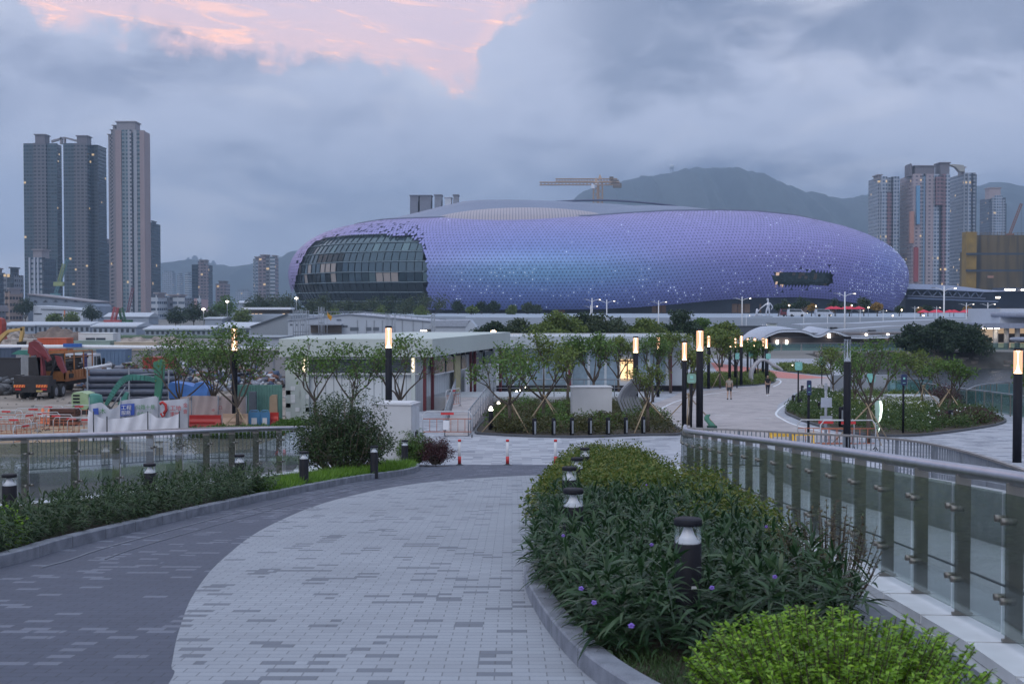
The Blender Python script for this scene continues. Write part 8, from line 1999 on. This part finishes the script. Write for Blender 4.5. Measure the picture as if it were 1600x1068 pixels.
# water filled barriers
def waterbar(lb, a, b_, pt, pb_, col, d):
    x0, x1 = X(a, d), X(b_, d); zt = Zp(pt, d); t = thing('plastic_barrier', lb, 'barrier', ((x0+x1)/2, d, 0)); og = t.location; k = max(1, round((x1-x0)/1.6)); m_ = mat('wb_'+col, col, .4, var=.08)
    for q in range(k):
        a0 = x0+(x1-x0)*q/k+.02; a1 = x0+(x1-x0)*(q+1)/k-.02; c = MB(); c.extr([(a0, d-.25, 0), (a0, d+.25, 0), (a0, d+.22, .3), (a0, d+.08, zt*.8), (a0, d+.08, zt), (a0, d-.08, zt), (a0, d-.08, zt*.8), (a0, d-.22, .3)], (a1-a0, 0, 0)); c.box(((a0+a1)/2, d-.12, zt*.62), ((a1-a0)*.7, .12, .08)); c.build('segment', m_, t, og)
waterbar('long red plastic barrier under the off white hoarding sheets', 287, 345, 648, 672, 'b03030', 68.5); waterbar('cream plastic barrier behind the pillar of the left lamp', 347, 387, 646, 672, 'b89c88', 68.5)
waterbar('bright red plastic barrier beside the site office corner', 421, 435, 644, 665, 'c23026', 70.5)
for i, (a, b_) in enumerate(((388, 405), (406, 420))):
    t = thing('blue_barrier', ('left' if i == 0 else 'right')+' of the two light blue site barriers in front of the teal hoarding', 'barrier', (X((a+b_)/2, 70), 70, 0)); og = t.location; x0, x1 = X(a, 70), X(b_, 70); zt = Zp(641, 70); m_ = mat('barrier_blue', '4f86b4', .5); c = MB()
    c.tube([(x0, 70, 0), (x0, 70, zt-.15), (x0+.1, 70, zt), (x1-.1, 70, zt), (x1, 70, zt-.15), (x1, 70, 0)], .035, 6); c.bb(x0, x1, 69.98, 70.02, .1, zt-.08); c.build('panel', m_, t, og); c = MB(); c.box(((x0+x1)/2, 69.95, zt*.5), ((x1-x0)*.5, .02, .35)); c.build('notice', WHITE, t, og)
# crowd barriers
BA = barrier(1.9, 1.0); first = True
bars = [(-4, 675, 5), (22, 679, -6), (46, 671, 60), (40, 690, 75), (66, 668, 4), (88, 672, -8), (112, 677, 3), (135, 679, 8), (100, 660, 12), (76, 656, -10), (124, 655, 6), (10, 664, -4), (52, 660, 20)]
where = ['cut by the left edge of the photo', 'second from the left in the front line', 'turned edge on behind the front line', 'nearest one, turned almost edge on', 'just right of the edge on barrier', 'in the middle with orange cones behind', 'left of the white banner', 'touching the pole of the white banner', 'behind the front line near the green excavator', 'at the back beside the truck wheels', 'at the back under the pale green engine cover', 'in the back line at the far left', 'in the back line behind the edge on barrier']
for i, (px, py, an) in enumerate(bars):
    v = S(px, py+4); r = BA if i == 0 else dup(BA, v); r.location = v; r.rotation_euler = (0, 0, R(an)); r['label'] = 'orange and white site barrier '+where[i]; r['group'] = 'site barriers on the left'
def cone(lb, px, py, m_, nm='traffic_cone', h=.9):
    t = thing(nm, lb, 'traffic cone' if 'cone' in nm else 'barrel', S(px, py)); MB().lathe([(.28, 0), (.28, .05), (.16, .06), (.13, h*.6), (.06, h)], n=14).build('body', m_, t); MB().lathe([(.15, h*.4), (.14, h*.55)], n=14).build('band', WHITE, t)
cone('orange post cone behind the middle barriers, left one', 67, 661, ORANGE); cone('orange post cone behind the middle barriers, right one', 77, 662, ORANGE); cone('white drum behind the middle barriers', 84, 663, WHITE, 'white_drum', .8)
t = thing('brown_crate', 'dark brown crate behind the barriers in front of the truck', 'crate', S(102, 664)); c = MB(); [c.box((0, 0, .14+q*.24), (1.5, .8, .2)) for q in range(4)]; c.box((-.7, -.42, .5), (.08, .06, 1)); c.box((.7, -.42, .5), (.08, .06, 1)); c.build('boards', mat('crate_brown', (.09, .04, .03), .8), t)
t = thing('stone_block', 'small pale stone block at the foot of the white banner', 'block', (X(133, 66), 66, 0)); MB().box((0, 0, .25), (.6, .5, .5), .2, 0, .92).build('block', CONC, t)
# low hedge under the left trees
mounds('low_hedge', [(X(284, 67.5), 66.5), (X(440, 67), 66.5), (X(440, 69), 68.6), (X(284, 69), 67.8)], 90, (.4, .6), (.4, .6), 200, .12, L_MID, fn=Z0, base=0)['kind'] = 'stuff'
mounds('low_hedge', [(X(436, 70), 69.5), (X(520, 70), 69.5), (X(520, 71.5), 71.4), (X(436, 71.5), 71.4)], 50, (.4, .6), (.35, .55), 260, .12, leafmat('brighthedge', [(.06, .13, .02), (.1, .2, .03)]), fn=Z0, base=.1)['kind'] = 'stuff'
# site clutter sprinkled over the dirt
rr_ = np.random.default_rng(9); V, F = [], []
for i in range(900):
    x, y = rr_.uniform(-60, -14), rr_.uniform(66, 122); r_ = rr_.uniform(.03, .16); b = len(V)
    for q in ((-1, -1, 0), (1, -1, 0), (1, 1, 0), (-1, 1, 0), (-.6, -.6, 1), (.6, -.6, 1), (.6, .6, 1), (-.6, .6, 1)): V.append(np.array([x, y, 0])+np.array(q)*r_*rr_.uniform(.6, 1.2, 3))
    F += [(b+a_, b+b_, b+c_, b+d_) for a_, b_, c_, d_ in ((4, 5, 6, 7), (0, 1, 5, 4), (1, 2, 6, 5), (2, 3, 7, 6), (3, 0, 4, 7))]
raw('site_stones', np.array(V), np.array(F), ROCK)['kind'] = 'stuff'
